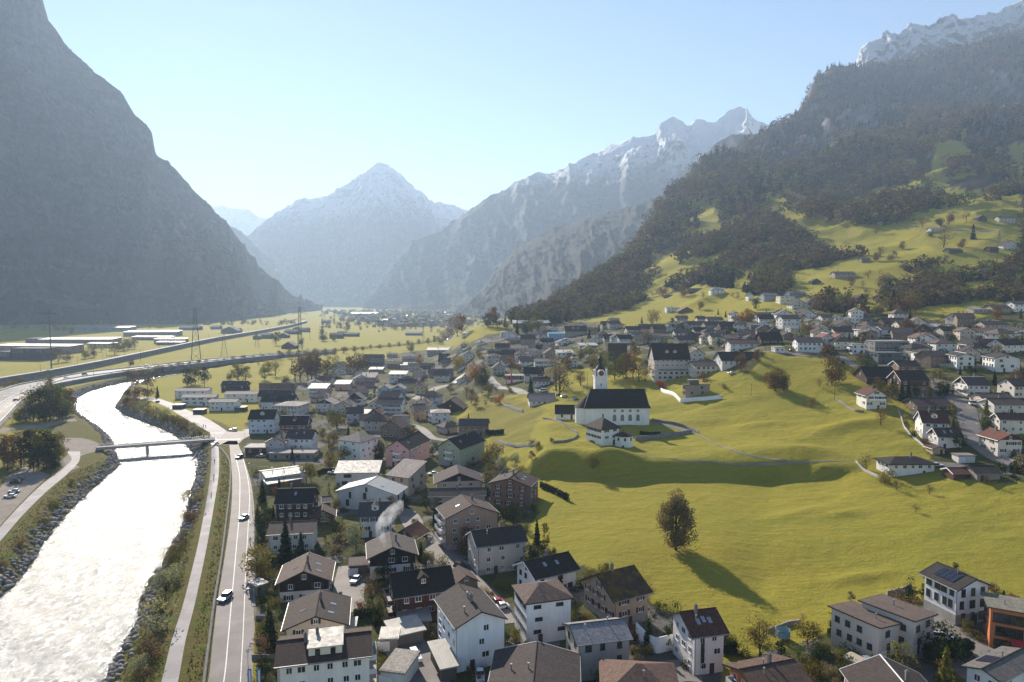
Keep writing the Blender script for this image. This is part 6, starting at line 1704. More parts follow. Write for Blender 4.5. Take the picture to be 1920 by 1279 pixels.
FARH = [
 ('J', (487, 138), (668, 134), 12, 4, 'ef', '#5c4a3e', '#6b5b54', 30, 'barn'), ('J', (712, 124), (845, 121), 10, 6, 'hip', '#dfe0df', '#9aa0a4', 26, 'house'),
 ('J', (238, 194), (326, 192), 7, 2.6, 'ef', '#7d6a58', '#6f6257', 30, 'shed'), ('J', (266, 303), (390, 301), 9, 6, 'flat', '#e0ded8', '#b5b0aa', 5, 'house'),
 ('J', (385, 340), (548, 348), 12, 3, 'gf', '#6b5648', '#76665c', 28, 'barn'), ('J', (366, 408), (478, 404), 10, 6, 'ef', '#b6ab9c', '#4c4644', 26, 'house'),
 ('J', (482, 468), (640, 468), 10, 4, 'ef', '#c9c2b8', '#3b3432', 28, 'house'), ('J', (652, 472), (800, 472), 10, 4, 'ef', '#a89a8c', '#453c39', 28, 'house'),
 ('J', (676, 422), (830, 418), 10, 5, 'ef', '#cfcac2', '#4f4946', 26, 'house'), ('J', (572, 412), (652, 410), 9, 4, 'ef', '#d4cfc6', '#4b4441', 28, 'house'),
 ('J', (925, 364), (990, 363), 9, 7, 'gf', '#e2ddd5', '#5e534e', 32, 'house'), ('J', (1083, 180), (1132, 179), 9, 6, 'gf', '#e6e2dc', '#2d2a2b', 45, 'house'),
 ('J', (1242, 180), (1380, 177), 11, 6.4, 'ef', '#8f9aa3', '#6e7276', 22, 'house'), ('J', (1402, 190), (1545, 189), 11, 7.5, 'flat', '#d9d2bf', '#9a958d', 5, 'house'),
 ('J', (1492, 160), (1660, 158), 11, 5, 'ef', '#7c8894', '#6a6d70', 20, 'house'), ('J', (1167, 379), (1326, 376), 10, 5, 'ef', '#dcd8d0', '#5f524d', 26, 'house'),
 ('J', (1346, 349), (1512, 346), 10, 5, 'hip', '#cfd0ca', '#5a5350', 22, 'house'), ('J', (1426, 414), (1598, 412), 11, 8, 'ef', '#dcdad5', '#4a4644', 26, 'house'),
 ('J', (1112, 476), (1290, 470), 11, 5, 'shed', '#5d5a56', M['greyroof'], 8, 'house'), ('J', (1218, 624), (1424, 620), 11, 4, 'ef', '#3b2c27', '#2b2423', 40, 'chalet'),
 ('J', (716, 594), (812, 590), 10, 6, 'ef', '#d9d0b8', '#5d5250', 28, 'house'), ('J', (612, 596), (706, 594), 10, 6, 'gf', '#e0d8c4', '#5d5250', 28, 'house'),
 ('J', (806, 484), (1005, 480), 11, 4, 'ef', '#57483f', '#2f2827', 30, 'house'), ('J', (546, 534), (680, 530), 10, 3.6, 'ef', '#b9b3ab', '#242122', 30, 'house'),
 ('J', (1350, 702), (1446, 702), 7, 3, 'flat', '#d9d5ce', '#aaa49c', 5, 'garage'), ('J', (1576, 645), (1826, 642), 11, 6, 'ef', '#dfe0df', '#5a5154', 26, 'house'),
 ('J', (1522, 268), (1660, 266), 10, 5, 'gf', '#d5d2cc', '#3f3b3b', 34, 'house'), ('J', (1662, 252), (1800, 250), 10, 5, 'gf', '#d7c9c2', '#544c4a', 34, 'house'),
 ('J', (1812, 262), (1912, 260), 10, 5, 'ef', '#d2cfc9', '#4c4745', 28, 'house'), ('J', (1502, 505), (1640, 503), 8, 3.2, 'flat', '#d9d6cf', '#b2aca4', 5, 'garage'),
 ('J', (5, 500), (185, 498), 11, 4.5, 'ef', '#8a8a88', '#41454b', 28, 'house'), ('J', (62, 590), (300, 588), 11, 4.5, 'ef', '#a7a49c', '#6d6864', 18, 'house'),
 ('J', (765, 556), (870, 554), 9, 4, 'ef', '#cdc7be', '#5f5450', 26, 'house'), ('J', (1675, 440), (1780, 438), 10, 5, 'gf', '#d6cda9', '#6a625b', 22, 'house'),
 ('J', (1820, 400), (1915, 398), 10, 5, 'ef', '#d4d1cb', '#4e4845', 26, 'house'), ('J', (1440, 575), (1530, 573), 10, 3.6, 'gf', '#7d6b5d', '#4a3f3c', 30, 'chalet'),
 ('I', (606, 364), (704, 360), 9, 5, 'flat', '#cfc6ba', M['whiteroof'], 5, 'house'), ('I', (770, 415), (882, 412), 10, 8, 'ef', '#8c7f77', '#453c3a', 38, 'house'),
 ('I', (916, 414), (1000, 413), 9, 5, 'gf', '#c7bfb3', '#3a3231', 42, 'house'), ('I', (1082, 432), (1202, 434), 10, 4, 'gf', '#dedbd5', '#a59d96', 18, 'house'),
 ('I', (1256, 470), (1400, 466), 10, 4, 'shed', '#8d8680', M['whiteroof'], 8, 'house'), ('I', (2, 504), (204, 502), 12, 7.4, 'shed', '#b4aca5', M['whiteroof'], 8, 'house'),
 ('I', (96, 604), (210, 600), 10, 4, 'ef', '#bdb5ad', '#2f2c2d', 36, 'house'), ('I', (310, 550), (386, 549), 11, 8.6, 'gf', '#d6d3cd', '#45403f', 34, 'house'),
 ('I', (496, 560), (600, 558), 11, 7.6, 'hip', '#bfb4a8', '#74665e', 22, 'house'), ('I', (690, 494), (826, 492), 10, 4.2, 'ef', '#c5b7aa', '#a59488', 24, 'house'),
 ('I', (562, 482), (676, 480), 10, 4, 'ef', '#9b9189', '#37312f', 32, 'house'), ('I', (606, 534), (742, 530), 10, 4, 'ef', '#a69c92', '#5b514d', 24, 'house'),
 ('I', (756, 584), (832, 582), 9, 5, 'ef', '#dbd7d0', '#675c57', 28, 'house'), ('I', (852, 548), (960, 546), 9, 4.5, 'ef', '#cac3ba', '#7c7069', 24, 'house'),
 ('I', (902, 496), (990, 494), 9, 4, 'ef', '#bfb9b1', '#252224', 34, 'house'), ('I', (965, 535), (1080, 536), 10, 4, 'gf', '#8b8179', '#393331', 34, 'house'),
 ('I', (1068, 530), (1200, 527), 9, 5, 'shed', '#d9d6d0', '#cfc9c2', 10, 'house'), ('I', (1166, 590), (1238, 588), 9, 6, 'gf', '#dedad2', '#6b5f58', 30, 'house'),
 ('I', (540, 655), (642, 655), 12, 5.5, 'gf', '#b1a9a2', '#4c4848', 38, 'house'), ('I', (392, 500), (486, 498), 9, 4, 'gf', '#d0cac2', '#6f6762', 24, 'house'),
 ('I', (284, 478), (380, 476), 9, 4, 'ef', '#b0a8a0', '#6c625d', 24, 'house'), ('I', (1438, 300), (1568, 298), 10, 5, 'ef', '#a79c90', '#4a423f', 34, 'house'),
 ('I', (1640, 340), (1760, 338), 10, 5, 'ef', '#c7c2ba', '#423d3b', 30, 'house'), ('I', (1764, 332), (1880, 330), 10, 4.5, 'ef', '#b3aaa0', '#443e3d', 30, 'house'),
 ('I', (1606, 400), (1690, 398), 10, 5, 'gf', '#d8d4cc', '#5d534e', 26, 'house'), ('I', (1700, 420), (1800, 418), 10, 4.6, 'ef', '#d2cdc4', '#5a5350', 24, 'house'),
 ('I', (1455, 412), (1560, 410), 10, 4.5, 'ef', '#a39a90', '#322c2c', 34, 'house'), ('I', (1822, 412), (1915, 410), 10, 4.4, 'ef', '#c9c5bd', '#565050', 24, 'house'),
 ('I', (1320, 345), (1400, 343), 10, 4.5, 'ef', '#a4988b', '#5d504a', 26, 'house'), ('I', (1400, 375), (1480, 373), 9, 4, 'gf', '#8e867d', '#3d3838', 34, 'house'),
 ('A', (1282, 172), (1444, 168), 10, 5, 'ef', '#a08579', '#5c5052', 26, 'house'), ('A', (1212, 245), (1360, 242), 9, 4, 'ef', '#a69c92', '#6c6060', 24, 'house'),
 ('A', (1310, 132), (1452, 130), 9, 4, 'shed', '#a9877e', '#b8a6a4', 14, 'house'), ('A', (1684, 22), (1802, 20), 9, 4.5, 'shed', '#b9b0a8', M['whiteroof'], 10, 'house'),
 ('A', (1400, 60), (1520, 58), 9, 3.8, 'shed', '#8d8680', M['whiteroof'], 8, 'house'), ('A', (1810, 215), (1905, 212), 10, 6, 'gf', '#ccb48f', '#4a4341', 30, 'house'),
 ('M', (1122, 520), (1268, 517), 11, 5, 'ef', '#857b77', '#4a4346', 30, 'house'), ('M', (1142, 580), (1270, 577), 10, 4, 'ef', '#8c8480', '#57504f', 30, 'house'),
 ('M', (1418, 532), (1520, 530), 10, 4, 'ef', '#a99f98', '#847a76', 26, 'house'), ('M', (1406, 580), (1510, 577), 10, 4, 'shed', '#978d86', M['whiteroof'], 12, 'house'),
 ('M', (1602, 466), (1786, 464), 12, 8.5, 'shed', '#a69d97', M['whiteroof'], 6, 'house'), ('M', (1690, 515), (1790, 512), 10, 5, 'ef', '#6a605b', '#2f2c2e', 32, 'house'),
 ('M', (1300, 498), (1376, 496), 9, 4, 'ef', '#a9a19b', '#8d8580', 20, 'house'), ('M', (1100, 660), (1214, 657), 9, 4, 'shed', '#9f8e86', '#a49692', 14, 'house'),
 ('M', (1870, 500), (1960, 498), 10, 6, 'gf', '#dad6cf', '#3b3739', 30, 'house'),
 ('K', (1836, 240), (1960, 243), 10, 6, 'ef', '#dfe0df', '#5a5553', 24, 'house'), ('K', (292, 368), (440, 366), 10, 5, 'flat', '#dcdcd8', M['whiteroof'], 5, 'house'),
 ('K', (664, 400), (868, 398), 11, 3.2, 'ef', '#5c4a3f', '#3b3130', 26, 'chalet'), ('K', (1566, 424), (1786, 424), 11, 4.4, 'ef', '#a8a097', '#45403f', 22, 'house'),
 ('K', (1852, 480), (1960, 482), 10, 5, 'gf', '#dcd8d1', '#413c3c', 28, 'house'), ('K', (1836, 975), (1990, 980), 11, 6, 'ef', '#d8cfc4', '#4c4240', 28, 'house'),
 ('K', (5, 402), (125, 405), 10, 4.8, 'gf', '#d8cca6', '#6a625b', 22, 'house'), ('K', (102, 358), (214, 356), 10, 4.8, 'ef', '#d6d3cd', '#4a4442', 26, 'house'),
 ('K', (216, 360), (290, 358), 9, 4.8, 'gf', '#dad7d1', '#4a4442', 26, 'house'), ('K', (92, 238), (245, 236), 10, 4.6, 'ef', '#cfc8c2', '#5d5453', 24, 'house'),
 ('K', (2, 228), (82, 226), 10, 5, 'gf', '#cdc2bc', '#4e4747', 32, 'house'), ('K', (1470, 290), (1620, 288), 10, 3, 'shed', '#8f8a85', '#8c8885', 8, 'house'),
 ('K', (1640, 275), (1800, 273), 10, 4, 'ef', '#9a8f86', '#57504e', 24, 'house'), ('K', (1545, 600), (1690, 604), 10, 4.5, 'ef', '#d5d0c8', '#7a4c44', 30, 'house'),
 ('K', (620, 190), (700, 188), 9, 3.6, 'ef', '#6b4e44', '#5f4a44', 30, 'chalet'), ('K', (400, 200), (510, 196), 10, 3.6, 'gf', '#4b443f', '#3d3b3a', 34, 'barn'),
 ('P', (1026, 968), (1068, 966), 10, 4, 'gf', '#5a4a40', '#5f5550', 30, 'barn'), ('P', (1122, 968), (1194, 966), 11, 5, 'ef', '#b9b2a8', '#5b5350', 26, 'house'),
 ('P', (820, 1018), (905, 1014), 11, 5, 'ef', '#d9d6d0', '#8d9294', 24, 'house'), ('P', (895, 808), (930, 806), 9, 4, 'gf', '#5d4d42', '#50474a', 30, 'barn'),
 ('P', (596, 988), (640, 986), 10, 4, 'shed', '#8c9094', M['greyroof'], 14, 'barn'), ('P', (1140, 1088), (1208, 1086), 11, 5, 'gf', '#c9c4bc', '#524a4a', 30, 'house'),
 ('P', (1080, 1105), (1120, 1103), 9, 4, 'ef', '#5a4c43', '#473f3d', 28, 'barn'), ('P', (388, 742), (432, 739), 12, 4, 'ef', '#8a7d72', '#a39c98', 20, 'barn'),
 ('P', (512, 1152), (550, 1150), 9, 4, 'ef', '#85766b', '#7b6a64', 26, 'barn'), ('P', (392, 1216), (484, 1213), 11, 5, 'ef', '#a59a92', '#6d5e58', 24, 'house'),
 ('P', (900, 1112), (960, 1110), 10, 4, 'ef', '#5d5048', '#4c4442', 26, 'barn'), ('P', (290, 1250), (330, 1246), 9, 3.6, 'gf', '#4b3f38', '#3c3636', 32, 'barn'),
 ('M', (510, 434), (612, 434), 16, 4.5, 'gf', '#4c443f', '#8b8783', 30, 'barn'), ('M', (870, 352), (970, 350), 16, 7, 'ef', '#4a4642', '#64605c', 24, 'barn'),
 ('M', (978, 346), (1084, 344), 16, 5, 'ef', '#5d5a57', '#70706e', 20, 'barn'), ('M', (486, 356), (556, 354), 16, 5, 'gf', '#565351', '#6d6b69', 28, 'barn'),
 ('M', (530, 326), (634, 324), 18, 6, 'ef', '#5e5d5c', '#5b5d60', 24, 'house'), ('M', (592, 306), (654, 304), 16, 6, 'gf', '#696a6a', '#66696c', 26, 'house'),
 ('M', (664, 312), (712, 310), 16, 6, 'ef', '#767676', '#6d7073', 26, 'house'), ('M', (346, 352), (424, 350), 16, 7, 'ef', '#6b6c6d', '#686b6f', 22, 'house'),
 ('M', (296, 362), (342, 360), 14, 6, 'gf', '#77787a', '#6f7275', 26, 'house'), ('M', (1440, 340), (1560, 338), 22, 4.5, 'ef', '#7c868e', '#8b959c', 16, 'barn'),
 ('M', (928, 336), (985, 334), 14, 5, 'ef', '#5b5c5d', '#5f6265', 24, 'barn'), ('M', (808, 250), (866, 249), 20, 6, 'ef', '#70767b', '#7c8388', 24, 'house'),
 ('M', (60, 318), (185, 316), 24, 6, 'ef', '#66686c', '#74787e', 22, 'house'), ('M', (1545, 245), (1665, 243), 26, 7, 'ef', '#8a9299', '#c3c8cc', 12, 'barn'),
 ('M', (1035, 192), (1225, 190), 40, 10, 'shed', '#9aa2a8', M['hallroof'], 8, 'hall'), ('M', (1300, 232), (1400, 230), 40, 7, 'flat', '#a2aab0', M['hallroof'], 5, 'hall'),
 ('L', (282, 306), (835, 304), 33, 8, 'shed', '#8a7f7c', M['hallroof'], 2.5, 'hall'), ('L', (-60, 352), (520, 350), 27, 10, 'shed', '#9a8880', M['hallroof'], 2.5, 'hall'),
 ('L', (78, 374), (330, 372), 20, 14, 'flat', '#4b4d55', '#5a5c63', 5, 'hall'), ('L', (580, 217), (960, 215), 38, 9, 'shed', '#888c90', M['hallroof'], 2.5, 'hall'),
 ('L', (922, 250), (1322, 247), 33, 9, 'shed', '#8f8a88', M['hallroof'], 2.5, 'hall'), ('L', (985, 286), (1275, 284), 16, 6, 'shed', '#84807e', M['hallroof'], 2.5, 'hall'),
 ('L', (1152, 302), (1382, 300), 14, 8, 'shed', '#8d8784', M['hallroof'], 2.5, 'hall'), ('L', (1170, 325), (1245, 323), 12, 5, 'shed', '#7e7a78', M['hallroof'], 2.5, 'hall'),
 ('L', (1258, 325), (1360, 323), 12, 5, 'shed', '#85807d', M['hallroof'], 2.5, 'hall'), ('L', (652, 335), (845, 333), 13, 7, 'shed', '#c7b68c', M['hallroof'], 2.5, 'hall'),
 ('L', (-20, 400), (70, 398), 24, 10, 'flat', '#41434b', '#4c4e55', 5, 'hall'), ('L', (190, 300), (275, 298), 30, 9, 'flat', '#6f6c70', '#7c7b80', 5, 'hall'),
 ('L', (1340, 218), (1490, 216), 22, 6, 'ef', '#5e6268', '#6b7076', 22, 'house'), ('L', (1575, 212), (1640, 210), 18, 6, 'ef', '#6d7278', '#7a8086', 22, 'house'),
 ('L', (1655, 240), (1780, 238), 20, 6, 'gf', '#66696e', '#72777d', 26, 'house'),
]
_rf = random.Random(3)
for (c, a, b, D, h_, rf, wl_, tl, pt, kd) in FARH:
 n_ = max(1, min(5, int((b[0] - a[0]) / CROPS[c][2] / 7)))
 rows = 2 if h_ > 4.6 else 1
 noW = kd in ('barn', 'shed')
 grp = {'barn': 'barns', 'hall': 'industrial halls'}.get(kd, GV)
 nm = {'hall': 'industrial_hall'}.get(kd, kd)
 H(c, a, b, D, h_, rf, wl_, tl, pt, rot=_rf.uniform(-7, 7), fw=(0, 0) if noW else (rows, n_), sw=(0, 0) if noW else (rows, 2), chim=0 if kd in ('barn', 'hall', 'shed', 'garage') else 1, far=True, gw=0 if noW else 1,
      ww=1.25 if kd != 'hall' else 4.0, wh=1.35 if kd != 'hall' else 1.6, name=nm, cat=kd.replace('_', ' ') if kd != 'hall' else 'industrial hall', group=grp)
_fr = random.Random(19); _n = 0
for _t in range(6000):
 if _n >= 118:
  break
 q = [[(1010, 600), (1190, 614), (1390, 602), (1640, 592), (1800, 602), (1900, 590), (1900, 665), (1700, 700), (1560, 662), (1440, 655), (1290, 650), (1180, 650), (1050, 680), (960, 700), (880, 660)], [(560, 720), (620, 695), (760, 664), (880, 650), (1000, 640), (990, 690), (900, 715), (830, 740), (850, 790), (760, 830), (620, 800), (560, 770)]][0 if _t % 10 < 5 else 1]
 px, py = _fr.uniform(560, 1900), _fr.uniform(592, 830)
 if not in_poly(q, np.array(px), np.array(py)):
  continue
 g = G(px, py)
 if g[1] < 330 or g[1] > 760:
  continue
 if min(np.hypot(F_[:, 0].mean() - g[0], F_[:, 1].mean() - g[1]) for F_ in FOOT) < 13.5 or any(np.min(np.hypot(Q_[:, 0] - g[0], Q_[:, 1] - g[1])) < w_ + 6 for Q_, w_ in ROADS):
  continue
 h_ = _fr.choice([3.6, 4.4, 5.2, 5.6, 6.2]); wpx = _fr.uniform(9.5, 13.5) * FP / g[1]; ypx = h_ * FP / g[1]
 H('0', (px, py - ypx), (px + wpx, py - ypx), _fr.uniform(9, 11), h_, _fr.choice(['ef', 'ef', 'gf', 'hip', 'gf']), _fr.choice(['#dedad2', '#d3cdc2', '#e2dfda', '#c2b6a6', '#d8d0bc', '#b9aea4', '#8a7565', '#cfd2d2']), _fr.choice(['#3b3433', '#4c4442', '#5a4b45', '#6a5850', '#2e2a2b', '#75665e']), _fr.uniform(22, 34), rot=_fr.uniform(-25, 18), fw=(2 if h_ > 4.6 else 1, 3), sw=(2 if h_ > 4.6 else 1, 2), far=True, group=GV)
 _n += 1
r, W_, D_, h = SCF
mb = MB(); nx = int(W_ / 2.5)
for i in range(nx + 1):
 x = -W_ / 2 - .3 + i * (W_ + .6) / nx
 mb.bar((x, -D_ / 2 - 1.0, -1), (x, -D_ / 2 - 1.0, h + 1.2), .06); mb.bar((x, -D_ / 2 - .25, 2), (x, -D_ / 2 - 1.0, 2), .04)
for z in (2, 4.1, 6.2, 7.2):
 mb.box(-W_ / 2 - .3, -D_ / 2 - 1.05, z, W_ / 2 + .3, -D_ / 2 - .3, z + .08)
mb.build('scaffolding', M['steel'], r)
r, W_, D_, h = CUB
mb = MB(); mb.box(-W_ * .3, -D_ * .1, h + .41, W_ * .1, D_ * .4, h + 2.6); p = mb.build('rooftop_room', stucco('#6b625b'), r)
mb = MB(); mb.box(-W_ * .33, -D_ * .14, h + 2.603, W_ * .13, D_ * .44, h + 2.8); mb.build('roof', M['whiteroof'], p)
